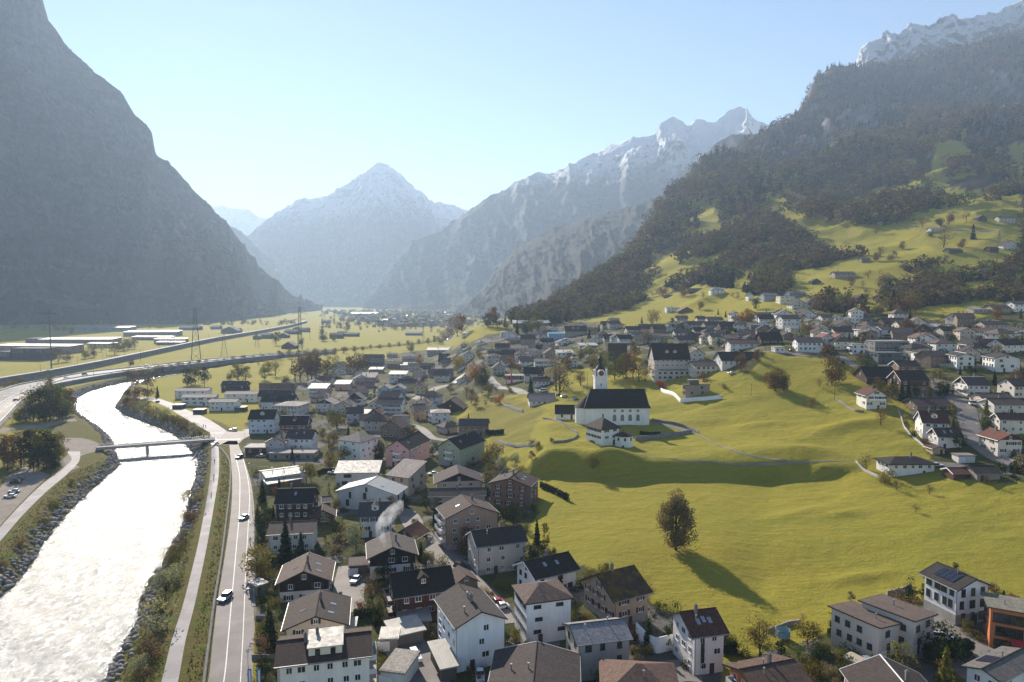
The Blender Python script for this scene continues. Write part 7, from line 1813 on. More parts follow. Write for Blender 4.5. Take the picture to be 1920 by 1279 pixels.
# ================================================================ trees, bushes, woods
pr_ = random.Random(11)
TP = plant_px
plant_px('0', 1267, 1031, 112, 'birch', 'grey', wide=1.08, rs=pr_, shade=1.0, label='lone tall birch with thin drooping grey brown foliage in the middle of the meadow', group='trees of the village and meadows')
HAND = [
 ('L', 300, 925, 290, 'tall', 'dark'), ('L', 380, 915, 300, 'tall', 'olive'), ('L', 440, 905, 290, 'tall', 'green'), ('L', 500, 880, 240, 'tall', 'olive'), ('L', 250, 915, 260, 'tall', 'olive'), ('L', 195, 925, 170, 'round', 'silver'), ('L', 150, 930, 140, 'round', 'olive'), ('L', 520, 840, 180, 'tall', 'brown'), ('L', 340, 930, 200, 'round', 'dark'), ('L', 220, 890, 230, 'thin', 'brown'), ('L', 370, 760, 200, 'tall', 'olive'), ('L', 420, 860, 230, 'tall', 'dark'), ('L', 470, 900, 160, 'round', 'dark'),
 ('L', 30, 1255, 260, 'tall', 'brown'), ('L', 100, 1250, 270, 'tall', 'rust'), ('L', 160, 1265, 280, 'tall', 'brown'), ('L', 225, 1270, 310, 'tall', 'dark'), ('L', 290, 1275, 320, 'tall', 'olive'), ('L', 350, 1265, 300, 'tall', 'dark'), ('L', 400, 1250, 280, 'tall', 'olive'), ('L', 440, 1215, 230, 'tall', 'olive'), ('L', 330, 1290, 200, 'round', 'dark'), ('L', 250, 1290, 190, 'round', 'dark'), ('L', 400, 1280, 160, 'round', 'dark'), ('L', -40, 1260, 260, 'tall', 'brown'), ('L', 60, 1290, 150, 'thin', 'rust'),
 ('L', 1010, 745, 150, 'tall', 'rust'), ('L', 1110, 745, 160, 'tall', 'brown'), ('L', 1180, 738, 85, 'con', 'dark'), ('L', 960, 800, 120, 'tall', 'rust'),
 ('L', 1405, 655, 140, 'tall', 'dark'), ('L', 1530, 655, 130, 'tall', 'dark'), ('L', 1465, 640, 120, 'round', 'olive'),
 ('M', 190, 705, 120, 'round', 'olive'), ('M', 240, 700, 100, 'round', 'olive'), ('M', 130, 690, 80, 'round', 'olive'), ('M', 385, 690, 100, 'round', 'green'), ('M', 465, 662, 130, 'thin', 'olive'), ('M', 410, 640, 90, 'round', 'yellow'),
 ('M', 650, 700, 180, 'tall', 'rust'), ('M', 710, 705, 200, 'tall', 'brown'), ('M', 770, 705, 200, 'tall', 'rust'), ('M', 740, 690, 190, 'tall', 'olive'), ('M', 860, 690, 150, 'round', 'olive'), ('M', 930, 600, 90, 'thin', 'brown'), ('M', 540, 705, 45, 'bush', 'olive'), ('M', 1080, 655, 160, 'round', 'brown'), ('M', 1030, 640, 110, 'round', 'olive'), ('M', 1140, 640, 100, 'round', 'dark'), ('M', 1840, 600, 90, 'round', 'yellow'), ('M', 1550, 600, 90, 'round', 'orange'), ('M', 1480, 480, 70, 'round', 'olive'),
 ('M', 660, 432, 58, 'round', 'dark'), ('M', 470, 430, 90, 'tall', 'dark'), ('M', 815, 400, 85, 'tall', 'dark'), ('M', 830, 398, 60, 'round', 'olive'), ('M', 905, 400, 50, 'round', 'olive'), ('M', 1090, 285, 40, 'round', 'dark'), ('M', 1010, 300, 45, 'round', 'dark'), ('M', 950, 302, 40, 'round', 'dark'), ('M', 1500, 290, 48, 'round', 'olive'), ('M', 1430, 305, 32, 'round', 'olive'), ('M', 905, 256, 26, 'round', 'dark'), ('M', 955, 246, 20, 'round', 'dark'), ('M', 1275, 230, 25, 'round', 'olive'), ('M', 1380, 250, 25, 'round', 'dark'), ('M', 1188, 230, 20, 'round', 'dark'), ('M', 1310, 258, 30, 'round', 'olive'), ('M', 820, 275, 22, 'round', 'dark'), ('M', 45, 308, 24, 'thin', 'grey'), ('M', 490, 355, 30, 'round', 'dark'),
 ('M', 1790, 370, 150, 'tall', 'brown'), ('M', 1830, 360, 150, 'tall', 'grey'), ('M', 1865, 350, 140, 'tall', 'rust'), ('M', 1740, 395, 80, 'round', 'brown'), ('M', 1700, 420, 60, 'round', 'olive'),
 ('I', 500, 320, 120, 'round', 'dark'), ('I', 540, 315, 140, 'round', 'rust'), ('I', 580, 318, 100, 'round', 'dark'), ('I', 640, 310, 80, 'con', 'dark'), ('I', 725, 225, 60, 'round', 'rust'), ('I', 800, 225, 65, 'round', 'dark'), ('I', 960, 225, 90, 'round', 'dark'), ('I', 1030, 190, 80, 'round', 'brown'), ('I', 740, 380, 120, 'con', 'dark'), ('I', 820, 385, 120, 'round', 'dark'), ('I', 870, 385, 130, 'round', 'olive'), ('I', 920, 380, 110, 'round', 'olive'), ('I', 650, 330, 50, 'round', 'rust'),
 ('I', 250, 690, 110, 'round', 'yellow'), ('I', 400, 760, 140, 'round', 'orange'), ('I', 470, 790, 130, 'round', 'dark'), ('I', 430, 780, 110, 'round', 'olive'), ('I', 430, 570, 70, 'round', 'olive'), ('I', 1060, 840, 270, 'thin', 'grey'), ('I', 850, 855, 130, 'con', 'fir'), ('I', 1140, 660, 90, 'round', 'yellow'), ('I', 1260, 600, 100, 'round', 'olive'), ('I', 1330, 610, 120, 'round', 'olive'), ('I', 1420, 640, 150, 'round', 'olive'), ('I', 1330, 420, 100, 'con', 'dark'), ('I', 1410, 390, 90, 'con', 'dark'), ('I', 690, 640, 80, 'round', 'orange'), ('I', 760, 690, 70, 'round', 'rust'), ('I', 1760, 290, 60, 'con', 'dark'), ('I', 1850, 300, 90, 'thin', 'grey'), ('I', 1780, 470, 100, 'thin', 'brown'), ('I', 1700, 600, 170, 'tall', 'grey'),
 ('G', 490, 310, 200, 'round', 'green'), ('G', 590, 310, 200, 'tall', 'brown'), ('G', 690, 330, 200, 'thin', 'olive'), ('G', 640, 300, 180, 'tall', 'orange'), ('G', 210, 358, 120, 'thin', 'brown'), ('G', 320, 260, 110, 'round', 'olive'), ('G', 560, 290, 160, 'round', 'olive'), ('G', 740, 330, 120, 'thin', 'brown'), ('G', 870, 385, 60, 'bush', 'red'), ('G', 100, 240, 110, 'round', 'brown'), ('G', 40, 400, 190, 'thin', 'bare'),
 ('G', 1525, 245, 130, 'round', 'brown'), ('G', 1800, 405, 160, 'round', 'brown'), ('G', 1720, 340, 80, 'thin', 'brown'), ('G', 1870, 400, 120, 'round', 'olive'), ('G', 1215, 330, 70, 'bush', 'rust'), ('G', 1385, 385, 40, 'bush', 'grey'),
 ('B', 600, 280, 90, 'round', 'grey'), ('B', 740, 320, 110, 'thin', 'grey'), ('B', 820, 405, 110, 'round', 'grey'), ('B', 785, 370, 90, 'thin', 'bare'), ('B', 880, 285, 80, 'thin', 'brown'), ('B', 940, 320, 120, 'round', 'olive'), ('B', 1035, 375, 115, 'round', 'orange'), ('B', 910, 390, 60, 'thin', 'bare'), ('B', 1320, 270, 150, 'con', 'dark'), ('B', 1580, 300, 260, 'thin', 'bare'), ('B', 1770, 205, 120, 'thin', 'brown'), ('B', 1130, 260, 60, 'round', 'green'),
 ('B', 780, 1140, 95, 'bush', 'red'), ('B', 760, 500, 50, 'con', 'dark'), ('B', 1010, 870, 150, 'round', 'grey'), ('B', 1180, 960, 130, 'round', 'silver'), ('B', 1050, 970, 110, 'round', 'silver'), ('B', 940, 940, 150, 'round', 'olive'), ('B', 900, 800, 110, 'thin', 'brown'), ('B', 960, 1040, 130, 'round', 'olive'), ('B', 1330, 880, 80, 'round', 'grey'), ('B', 1380, 780, 60, 'bush', 'olive'), ('B', 1340, 740, 50, 'bush', 'grey'), ('B', 1510, 715, 38, 'bush', 'olive'), ('B', 1880, 960, 120, 'round', 'olive'), ('B', 920, 1130, 140, 'tall', 'olive'), ('B', 200, 1290, 70, 'round', 'olive'), ('B', 70, 1290, 110, 'tall', 'brown'), ('B', 430, 830, 120, 'round', 'dark'), ('B', 30, 640, 90, 'round', 'yellow'),
 ('A', 1110, 590, 190, 'round', 'olive'), ('A', 980, 690, 90, 'round', 'grey'), ('A', 1040, 780, 130, 'thin', 'grey'), ('A', 1060, 960, 160, 'round', 'olive'), ('A', 445, 1260, 220, 'con', 'dark'), ('A', 370, 1020, 60, 'bush', 'olive'), ('A', 1280, 590, 70, 'round', 'dark'), ('A', 1450, 800, 100, 'round', 'dark'), ('A', 1600, 610, 100, 'round', 'yellow'), ('A', 1450, 350, 110, 'col', 'dark'), ('A', 880, 1060, 90, 'thin', 'brown'), ('A', 1110, 1150, 70, 'round', 'olive'), ('A', 710, 830, 90, 'thin', 'rust'), ('A', 1500, 770, 70, 'bush', 'dark'), ('A', 660, 175, 40, 'bush', 'olive'),
 ('C', 500, 475, 320, 'con', 'fir'), ('C', 605, 420, 180, 'con', 'fir'), ('C', 305, 560, 210, 'round', 'yellow'), ('C', 330, 590, 150, 'round', 'olive'), ('C', 380, 480, 110, 'round', 'dark'), ('C', 340, 290, 110, 'round', 'dark'), ('C', 370, 160, 60, 'bush', 'dark'), ('C', 320, 150, 50, 'bush', 'dark'), ('C', 420, 650, 150, 'thin', 'olive'), ('C', 330, 750, 120, 'col', 'dark'), ('C', 345, 960, 100, 'round', 'olive'), ('C', 330, 1150, 190, 'thin', 'brown'), ('C', 360, 1250, 130, 'round', 'dark'), ('C', 790, 200, 90, 'round', 'silver'), ('C', 850, 270, 110, 'round', 'dark'), ('C', 980, 380, 190, 'round', 'silver'), ('C', 830, 430, 100, 'thin', 'bare'), ('C', 900, 300, 100, 'round', 'brown'), ('C', 1090, 730, 190, 'thin', 'bare'), ('C', 1000, 780, 60, 'bush', 'rust'), ('C', 1060, 780, 55, 'bush', 'olive'), ('C', 720, 420, 80, 'round', 'dark'), ('C', 1010, 430, 90, 'thin', 'silver'), ('C', 1230, 110, 120, 'tall', 'orange'), ('C', 1315, 80, 80, 'round', 'dark'), ('C', 1420, 400, 100, 'round', 'silver'), ('C', 1440, 270, 80, 'bush', 'silver'), ('C', 420, 760, 60, 'bush', 'olive'), ('C', 670, 350, 90, 'thin', 'dark'), ('C', 1170, 1190, 60, 'bush', 'olive'),
 ('D', 240, 390, 110, 'round', 'silver'), ('D', 300, 460, 90, 'round', 'olive'), ('D', 410, 480, 70, 'bush', 'olive'), ('D', 680, 690, 60, 'bush', 'yellow'), ('D', 730, 700, 50, 'bush', 'rust'), ('D', 905, 1030, 120, 'round', 'olive'), ('D', 830, 190, 90, 'round', 'olive'), ('D', 980, 260, 80, 'thin', 'olive'), ('D', 1090, 360, 55, 'col', 'dark'), ('D', 1030, 390, 40, 'bush', 'dark'), ('D', 140, 75, 80, 'round', 'dark'), ('D', 290, 95, 80, 'round', 'dark'), ('D', 210, 190, 35, 'bush', 'dark'), ('D', 300, 200, 30, 'bush', 'brown'), ('D', 870, 170, 60, 'round', 'dark'), ('D', 140, 1240, 60, 'bush', 'olive'), ('D', 1160, 1080, 50, 'bush', 'olive'),
 ('E', 540, 960, 80, 'bush', 'orange'), ('E', 640, 930, 110, 'thin', 'olive'), ('E', 700, 1000, 90, 'thin', 'brown'), ('E', 640, 1080, 60, 'bush', 'yellow'), ('E', 1200, 1060, 120, 'round', 'olive'), ('E', 1280, 1090, 70, 'bush', 'dark'), ('E', 1370, 990, 90, 'round', 'brown'), ('E', 1430, 1000, 140, 'thin', 'bare'), ('E', 900, 1180, 60, 'bush', 'dark'), ('E', 120, 840, 50, 'bush', 'olive'),
 ('F', 570, 730, 70, 'round', 'grey'), ('F', 510, 1160, 110, 'round', 'olive'), ('F', 270, 1190, 90, 'bush', 'olive'), ('F', 340, 1240, 80, 'bush', 'olive'), ('F', 1370, 950, 100, 'round', 'olive'), ('F', 1430, 985, 60, 'bush', 'olive'), ('F', 1590, 1050, 70, 'bush', 'olive'), ('F', 1190, 1220, 110, 'round', 'rust'), ('F', 1560, 665, 60, 'bush', 'brown'), ('F', 1290, 510, 50, 'round', 'dark'), ('F', 1690, 730, 60, 'bush', 'rust'), ('F', 240, 870, 60, 'thin', 'bare'), ('F', 970, 660, 50, 'bush', 'rust'), ('F', 1015, 115, 60, 'thin', 'brown'), ('F', 1480, 1000, 40, 'bush', 'yellow'), ('F', 60, 1240, 70, 'round', 'olive'), ('F', 1530, 1130, 60, 'bush', 'olive'),
 ('H', 480, 330, 200, 'round', 'brown'), ('H', 530, 310, 160, 'round', 'olive'), ('H', 60, 375, 150, 'round', 'brown'), ('H', 110, 370, 120, 'round', 'brown'), ('H', 320, 500, 85, 'thin', 'orange'), ('H', 845, 630, 140, 'thin', 'rust'), ('H', 735, 965, 120, 'thin', 'bare'), ('H', 890, 1060, 90, 'bush', 'olive'), ('H', 965, 1115, 80, 'thin', 'bare'), ('H', 1210, 1150, 80, 'thin', 'bare'), ('H', 385, 345, 60, 'thin', 'bare'), ('H', 1310, 420, 170, 'col', 'fir'), ('H', 1345, 400, 140, 'col', 'fir'), ('H', 1000, 450, 150, 'con', 'fir'), ('H', 1050, 470, 180, 'con', 'fir'), ('H', 930, 430, 110, 'round', 'olive'), ('H', 830, 370, 90, 'round', 'olive'), ('H', 1240, 320, 80, 'thin', 'brown'), ('H', 1440, 250, 70, 'con', 'dark'), ('H', 1520, 410, 70, 'con', 'fir'), ('H', 1570, 400, 60, 'con', 'fir'), ('H', 1650, 690, 130, 'round', 'dark'), ('H', 1690, 760, 120, 'round', 'brown'), ('H', 1640, 640, 90, 'round', 'olive'), ('H', 1410, 650, 50, 'bush', 'dark'), ('H', 1100, 720, 50, 'bush', 'dark'), ('H', 1190, 790, 60, 'bush', 'rust'), ('H', 1710, 820, 90, 'round', 'brown'), ('H', 1640, 1070, 80, 'thin', 'bare'), ('H', 1840, 980, 60, 'bush', 'fir'), ('H', 1030, 620, 70, 'thin', 'yellow'), ('H', 430, 110, 70, 'bush', 'rust'), ('H', 480, 120, 70, 'bush', 'dark'), ('H', 660, 250, 70, 'bush', 'olive'), ('H', 1770, 50, 100, 'round', 'olive'), ('H', 1860, 300, 90, 'round', 'brown'), ('H', 1700, 330, 110, 'con', 'dark'), ('H', 1390, 400, 70, 'col', 'fir'), ('H', 1110, 130, 80, 'round', 'dark'), ('H', 1750, 1000, 80, 'bush', 'dark'),
 ('K', 740, 310, 200, 'con', 'fir'), ('K', 800, 330, 130, 'round', 'brown'), ('K', 870, 320, 150, 'round', 'brown'), ('K', 950, 320, 170, 'round', 'olive'), ('K', 640, 330, 120, 'round', 'grey'), ('K', 590, 340, 100, 'round', 'olive'), ('K', 880, 500, 120, 'round', 'brown'), ('K', 330, 490, 100, 'round', 'brown'), ('K', 1680, 380, 110, 'round', 'rust'), ('K', 1840, 640, 110, 'round', 'olive'), ('K', 1180, 480, 60, 'bush', 'brown'), ('K', 1000, 690, 60, 'bush', 'olive'), ('K', 470, 90, 60, 'thin', 'olive'), ('K', 365, 90, 60, 'thin', 'brown'), ('K', 650, 105, 110, 'round', 'grey'), ('K', 725, 100, 100, 'round', 'dark'), ('K', 1250, 600, 80, 'bush', 'dark'),
 ('J', 1060, 505, 170, 'round', 'orange'), ('J', 1110, 500, 140, 'round', 'olive'), ('J', 985, 470, 90, 'tall', 'orange'), ('J', 1163, 325, 105, 'round', 'dark'), ('J', 780, 375, 60, 'con', 'dark'), ('J', 855, 400, 65, 'con', 'dark'), ('J', 110, 465, 130, 'thin', 'brown'), ('J', 170, 460, 130, 'thin', 'rust'), ('J', 320, 530, 120, 'col', 'dark'), ('J', 400, 550, 100, 'round', 'dark'), ('J', 360, 620, 90, 'round', 'dark'), ('J', 430, 200, 115, 'round', 'brown'), ('J', 630, 210, 65, 'thin', 'rust'), ('J', 600, 330, 90, 'round', 'brown'), ('J', 970, 220, 75, 'thin', 'rust'), ('J', 925, 205, 50, 'thin', 'brown'), ('J', 225, 180, 70, 'bush', 'rust'), ('J', 1700, 590, 110, 'round', 'brown'), ('J', 1340, 520, 60, 'round', 'olive'), ('J', 790, 700, 80, 'round', 'dark'), ('J', 700, 660, 70, 'round', 'dark'), ('J', 890, 570, 80, 'round', 'dark'), ('J', 60, 640, 110, 'round', 'grey'), ('J', 1870, 560, 120, 'round', 'olive'), ('J', 1555, 430, 60, 'round', 'brown'), ('J', 860, 710, 70, 'tall', 'brown'),
 ('P', 1005, 1065, 70, 'con', 'dark'), ('P', 975, 985, 45, 'thin', 'brown'), ('P', 875, 1100, 80, 'thin', 'grey'), ('P', 778, 1015, 45, 'thin', 'rust'), ('P', 1005, 880, 28, 'round', 'dark'), ('P', 575, 1040, 40, 'thin', 'brown'), ('P', 1060, 890, 35, 'round', 'brown'), ('P', 595, 1140, 45, 'thin', 'brown'), ('P', 690, 1110, 35, 'round', 'brown'), ('P', 645, 1160, 50, 'round', 'grey'), ('P', 575, 1160, 40, 'round', 'brown'), ('P', 540, 1240, 40, 'thin', 'brown'), ('P', 610, 1260, 50, 'round', 'grey'), ('P', 955, 1100, 40, 'round', 'brown'), ('P', 465, 1270, 35, 'round', 'brown'), ('P', 820, 1050, 25, 'bush', 'dark'), ('P', 900, 1000, 50, 'round', 'brown'), ('P', 860, 1010, 40, 'round', 'dark'),
]
for t in HAND:
 c, x, y, hp, kd, ti = t
 if c == 'L' and x < 530:
  hp *= .86
 plant_px(c, x, y, hp, kd, ti, rs=pr_)
def blocked(x, y, pad=0.0):
 for P in FOOT:
  if abs(P[0, 0] - x) < 60 and abs(P[0, 1] - y) < 60 and in_poly(P, np.array(x), np.array(y)):
   return True
 for Q, w in ROADS:
  if np.min((Q[:, 0] - x) ** 2 + (Q[:, 1] - y) ** 2) < (w + pad) ** 2:
   return True
 return False
cnt = 0
YP = [y_ for y_ in YARDS]
tries = 0
spots = []
while cnt < 400 and tries < 14000:
 tries += 1
 k = tries % 10
 yp = YP[0] if k < 5 else (YP[1] if k < 9 else YP[2])
 xs_ = [p[0] for p in yp]; ys_ = [p[1] for p in yp]
 px, py = pr_.uniform(max(480, min(xs_)), min(max(xs_), 1925)), pr_.uniform(min(ys_), min(1290, max(ys_)))
 if not in_poly(yp, np.array(px), np.array(py)):
  continue
 gx, gy, gz = G(px, py)
 if gy > 640 or blocked(gx, gy, .4):
  continue
 if any((gx - a) ** 2 + (gy - b) ** 2 < 3.2 ** 2 for a, b in spots):
  continue
 spots.append((gx, gy))
 q = pr_.random()
 if q < .52:
  plant(gx, gy, gz - .05, pr_.uniform(1.2, 2.8) * (1 if gy < 350 else 1.3), 'bush', pr_.choice(['dark', 'olive', 'green', 'dark', 'brown', 'rust', 'grey', 'dark']), rs=pr_)
 else:
  plant(gx, gy, gz - .05, pr_.uniform(3.5, 8.5), pr_.choice(['round', 'con', 'thin', 'con', 'col', 'col', 'round']), pr_.choice(['dark', 'olive', 'brown', 'grey', 'dark', 'dark', 'fir', 'olive']), rs=pr_)
 cnt += 1
gb_r = np.random.default_rng(21); GVV, GCC = [], []
gq = [leaf_quads(crown_pts(26, np.random.default_rng(70 + i), .6, .9, .1, 6, .9, .25), .13, np.random.default_rng(80 + i)) for i in range(4)]
for k in range(5200):
 yp = YP[0] if k % 10 < 5 else (YP[1] if k % 10 < 9 else YP[2])
 xs_ = [p[0] for p in yp]; ys_ = [p[1] for p in yp]
 px, py = gb_r.uniform(max(482, min(xs_)), min(max(xs_), 1925)), gb_r.uniform(min(ys_), min(1290, max(ys_)))
 if not in_poly(yp, np.array(px), np.array(py)):
  continue
 gx, gy, gz = G(px, py)
 if gy > 620 or fbm(gx / 9, gy / 9, 2, 31) < .02 or blocked(gx, gy, .2):
  continue
 q = gq[k % 4] * gb_r.uniform(.7, 1.5) * (1 if gy < 320 else 1.4) + np.array([gx, gy, gz])
 GVV.append(q.reshape(-1, 3)); c = np.array(srgb(TINT[['dark', 'olive', 'brown', 'fir', 'grey', 'green', 'bare'][gb_r.integers(0, 7)]])) * gb_r.uniform(.5, 1.0)
 GCC.append(np.repeat(c[None, :] * gb_r.uniform(.7, 1.3, (len(q), 1)), 4, 0))
GVV = np.concatenate(GVV); gmm = npmesh('garden_plants', GVV, np.arange(len(GVV)).reshape(-1, 4), M['mass']); setcol(gmm, 'tint', np.concatenate(GCC))
tag(link('garden_plants', gmm), 'low shrubs and flower beds filling the gardens between the houses', 'garden plants', None, 'stuff')
BANK = [('N', 1160, 210, 130), ('N', 1140, 320, 110), ('N', 1060, 560, 140), ('N', 1090, 470, 90), ('N', 1000, 730, 180), ('N', 940, 950, 220), ('N', 900, 1130, 180), ('N', 1030, 660, 130), ('N', 840, 1200, 130), ('N', 870, 1270, 120), ('N', 1110, 400, 60), ('N', 970, 860, 110), ('N', 270, 320, 80), ('N', 340, 230, 80), ('N', 120, 470, 80), ('N', 430, 90, 45), ('N', 30, 590, 60), ('N', 860, 800, 60), ('N', 1040, 520, 90),
  ('L', 940, 790, 90), ('L', 1000, 830, 90), ('L', 1060, 820, 80), ('L', 1110, 860, 90), ('L', 1160, 890, 100), ('L', 1210, 900, 110), ('L', 1260, 935, 110), ('L', 1300, 930, 90), ('L', 1350, 970, 110), ('L', 1400, 990, 100), ('L', 1450, 1010, 90), ('L', 1490, 1015, 60), ('L', 1020, 780, 80), ('L', 1090, 800, 70), ('L', 1370, 940, 70), ('L', 1440, 970, 60),
  ('L', 960, 590, 60), ('L', 1010, 585, 65), ('L', 1060, 578, 60), ('L', 1110, 570, 60), ('L', 1160, 565, 70), ('L', 1220, 560, 65), ('L', 1280, 548, 65), ('L', 1350, 540, 80), ('L', 1420, 525, 60), ('L', 1490, 515, 60), ('L', 1550, 510, 65), ('L', 1620, 505, 60), ('L', 1690, 495, 60), ('L', 1750, 490, 65), ('L', 1820, 482, 70), ('L', 1890, 478, 65), ('L', 980, 510, 60), ('L', 100, 650, 50), ('L', 40, 670, 50), ('L', 150, 630, 50), ('L', 260, 600, 40),
  ('M', 365, 545, 60), ('M', 430, 540, 60), ('M', 500, 535, 70), ('M', 570, 530, 75), ('M', 640, 525, 65), ('M', 700, 520, 70), ('M', 770, 510, 70), ('M', 840, 505, 65), ('M', 910, 500, 65), ('M', 980, 490, 60), ('M', 1060, 480, 50), ('M', 1120, 470, 40), ('M', 1180, 462, 40), ('M', 1250, 455, 40), ('M', 1320, 448, 40), ('M', 1390, 440, 40), ('M', 1460, 430, 40), ('M', 1540, 425, 45), ('M', 1610, 420, 50), ('M', 340, 575, 40), ('M', 1660, 415, 60),
  ('L', 440, 480, 110), ('L', 500, 475, 90), ('L', 640, 450, 90), ('L', 700, 440, 90), ('L', 860, 420, 100), ('L', 920, 390, 110), ('L', 960, 380, 90), ('L', 1010, 375, 80), ('L', 760, 400, 60), ('L', 340, 250, 60), ('L', 420, 240, 70), ('L', 480, 245, 60), ('L', 200, 240, 50), ('L', 100, 230, 50), ('L', 540, 265, 50), ('L', 1120, 222, 35), ('L', 720, 250, 40)]
for c, x, y, hp in BANK:
 px, py = pix(c, x, y); gx, gy, gz = G(px, py); hp *= .66 if c == 'N' or (c == 'L' and y > 700) else .85
 plant(gx, gy, gz - .1, hp / CROPS[c][2] / FP * gy, 'bush' if hp < 200 and gy < 700 else 'round', pr_.choice(['brown', 'bare', 'olive', 'bare', 'grey', 'silver', 'olive']), rs=pr_, cat=None,
          nm='bank_shrub', group='shrubs along the river and motorway banks')
wr = np.random.default_rng(5)
cand = []
N0 = 150000
u_ = wr.uniform(.0, .88, N0); v_ = wr.uniform(math.log(560), math.log(3300), N0)
x_, y_ = u_ * np.exp(v_), np.exp(v_)
z_ = zt(x_, y_); ppx, ppy = proj(x_, y_, z_)
ppx, ppy = warp(ppx, ppy, x_, y_)
inw = in_poly(WOODLINE, ppx, ppy) & (z_ > 30)
for mp in MEADOWS:
 inw &= ~in_poly(mp, ppx, ppy) & ~in_poly(mp, ppx, ppy - 14 * FP / y_)
inw &= ~((fbm(x_ / 120, y_ / 55, 4, 55) > .30) & (z_ < 420)) & ~((fbm(x_ / 120, (y_ + 16) / 55, 4, 55) > .33) & (z_ < 420))
slp = np.hypot(zt(x_ + 8, y_) - z_, zt(x_, y_ + 8) - z_) / 8
inw &= ~((slp > 1.15) & (wr.random(N0) < .93))
cl = (fbm(x_ / 60, y_ / 60, 3, 77) > .5) & (y_ > 640) & (ppy < 540) & in_poly(WOODLINE, ppx, ppy) & (wr.random(N0) < .5)
inw |= cl
hill = None
keep = np.zeros(N0, bool)
cellused = {}
idx = np.argsort(wr.random(N0))
for i in idx:
 if not inw[i]:
  continue
 if ppx[i] > 2080:
  continue
 s = min(max(y_[i] / 92.0, 6.4), 34)
 kq = int(math.log(s) / .11); s = math.exp(kq * .11); key = (int(x_[i] / s), int(y_[i] / s), kq)
 if key in cellused:
  continue
 cellused[key] = 1; keep[i] = True
wx, wy, wz = x_[keep], y_[keep], z_[keep]
order = np.argsort(wy)
wx, wy, wz = wx[order], wy[order], wz[order]
species = fbm(wx / 120, wy / 120, 3, 91) + wr.normal(size=len(wx)) * .22
hs = np.clip(wy / 64.0, 10, 26) * wr.uniform(.7, 1.25, len(wx))
hs = np.where(wz > 520, hs * .8, hs)
def wood_tint(i):
 s = species[i]
 hi = wz[i] > 430
 if s > (.16 if not hi else -.05):
  return 'fir', 'con'
 if s > .02:
  return ('olive' if wr.random() < .6 else 'green'), 'round'
 return ['bare', 'brown', 'olive', 'grey', 'brown', 'olive', 'grey', 'rust', 'bare'][wr.integers(0, 9)], ['round', 'tall', 'round'][wr.integers(0, 3)]
NEARW = 0
nfirst = max(0, 285 - sum(1 for t in TREES if t['nm'] == 'tree'))
mass = []
for i in range(len(wx)):
 ti, kd = wood_tint(i)
 if NEARW < nfirst and wy[i] < 1000:
  plant(wx[i], wy[i], wz[i] - .3, hs[i], kd, ti, rs=pr_, group='trees at the edge of the wood'); NEARW += 1
 else:
  mass.append((i, ti, kd))
base = {}
for kd, n, lf in (('con', 46, .075), ('round', 54, .085), ('tall', 54, .075)):
 for v in range(5):
  rs_ = np.random.default_rng(300 + v + n)
  p = conifer_pts(n, rs_, .2) if kd == 'con' else crown_pts(n, rs_, .42 if kd == 'round' else .3, 1.0, .06, 11, .6, .15)
  base[(kd, v)] = leaf_quads(p, lf, rs_, .8, 1, .75)
VV, CC = [], []
for (i, ti, kd) in mass:
 q = base[(kd, int(wr.integers(0, 5)))]
 a = wr.uniform(0, 6.28); ca, sa = math.cos(a), math.sin(a); h = hs[i]
 X = (q[..., 0] * ca - q[..., 1] * sa) * h * 1.1 + wx[i]; Y = (q[..., 0] * sa + q[..., 1] * ca) * h * 1.1 + wy[i]; Z = q[..., 2] * h + wz[i] - .5
 VV.append(np.stack([X, Y, Z], -1).reshape(-1, 3))
 c = np.array(srgb(TINT[ti])) * wr.uniform(.5, 1.0)
 cc = c[None, :] * wr.uniform(.7, 1.3, (len(q), 1))
 CC.append(np.repeat(cc, 4, 0))
VV = np.concatenate(VV); CC = np.concatenate(CC)
wm = npmesh('wood', VV, np.arange(len(VV)).reshape(-1, 4), M['mass']); setcol(wm, 'tint', CC)
wo_ = tag(link('wood', wm), 'dense brown and green autumn wood covering the whole right hand mountainside', 'wood', None, 'stuff')
print('WOOD', len(mass), 'near', NEARW, 'faces', len(VV) // 4, 'hand', len(TREES))
ico_v, ico_f = [], []
ph = (1 + 5 ** .5) / 2
ico_v = np.array([(-1, ph, 0), (1, ph, 0), (-1, -ph, 0), (1, -ph, 0), (0, -1, ph), (0, 1, ph), (0, -1, -ph), (0, 1, -ph), (ph, 0, -1), (ph, 0, 1), (-ph, 0, -1), (-ph, 0, 1)]) / 1.9
ico_f = np.array([(0, 11, 5), (0, 5, 1), (0, 1, 7), (0, 7, 10), (0, 10, 11), (1, 5, 9), (5, 11, 4), (11, 10, 2), (10, 7, 6), (7, 1, 8), (3, 9, 4), (3, 4, 2), (3, 2, 6), (3, 6, 8), (3, 8, 9), (4, 9, 5), (2, 4, 11), (6, 2, 10), (8, 6, 7), (9, 8, 1)])
RV, RF = [], []
b0 = 0
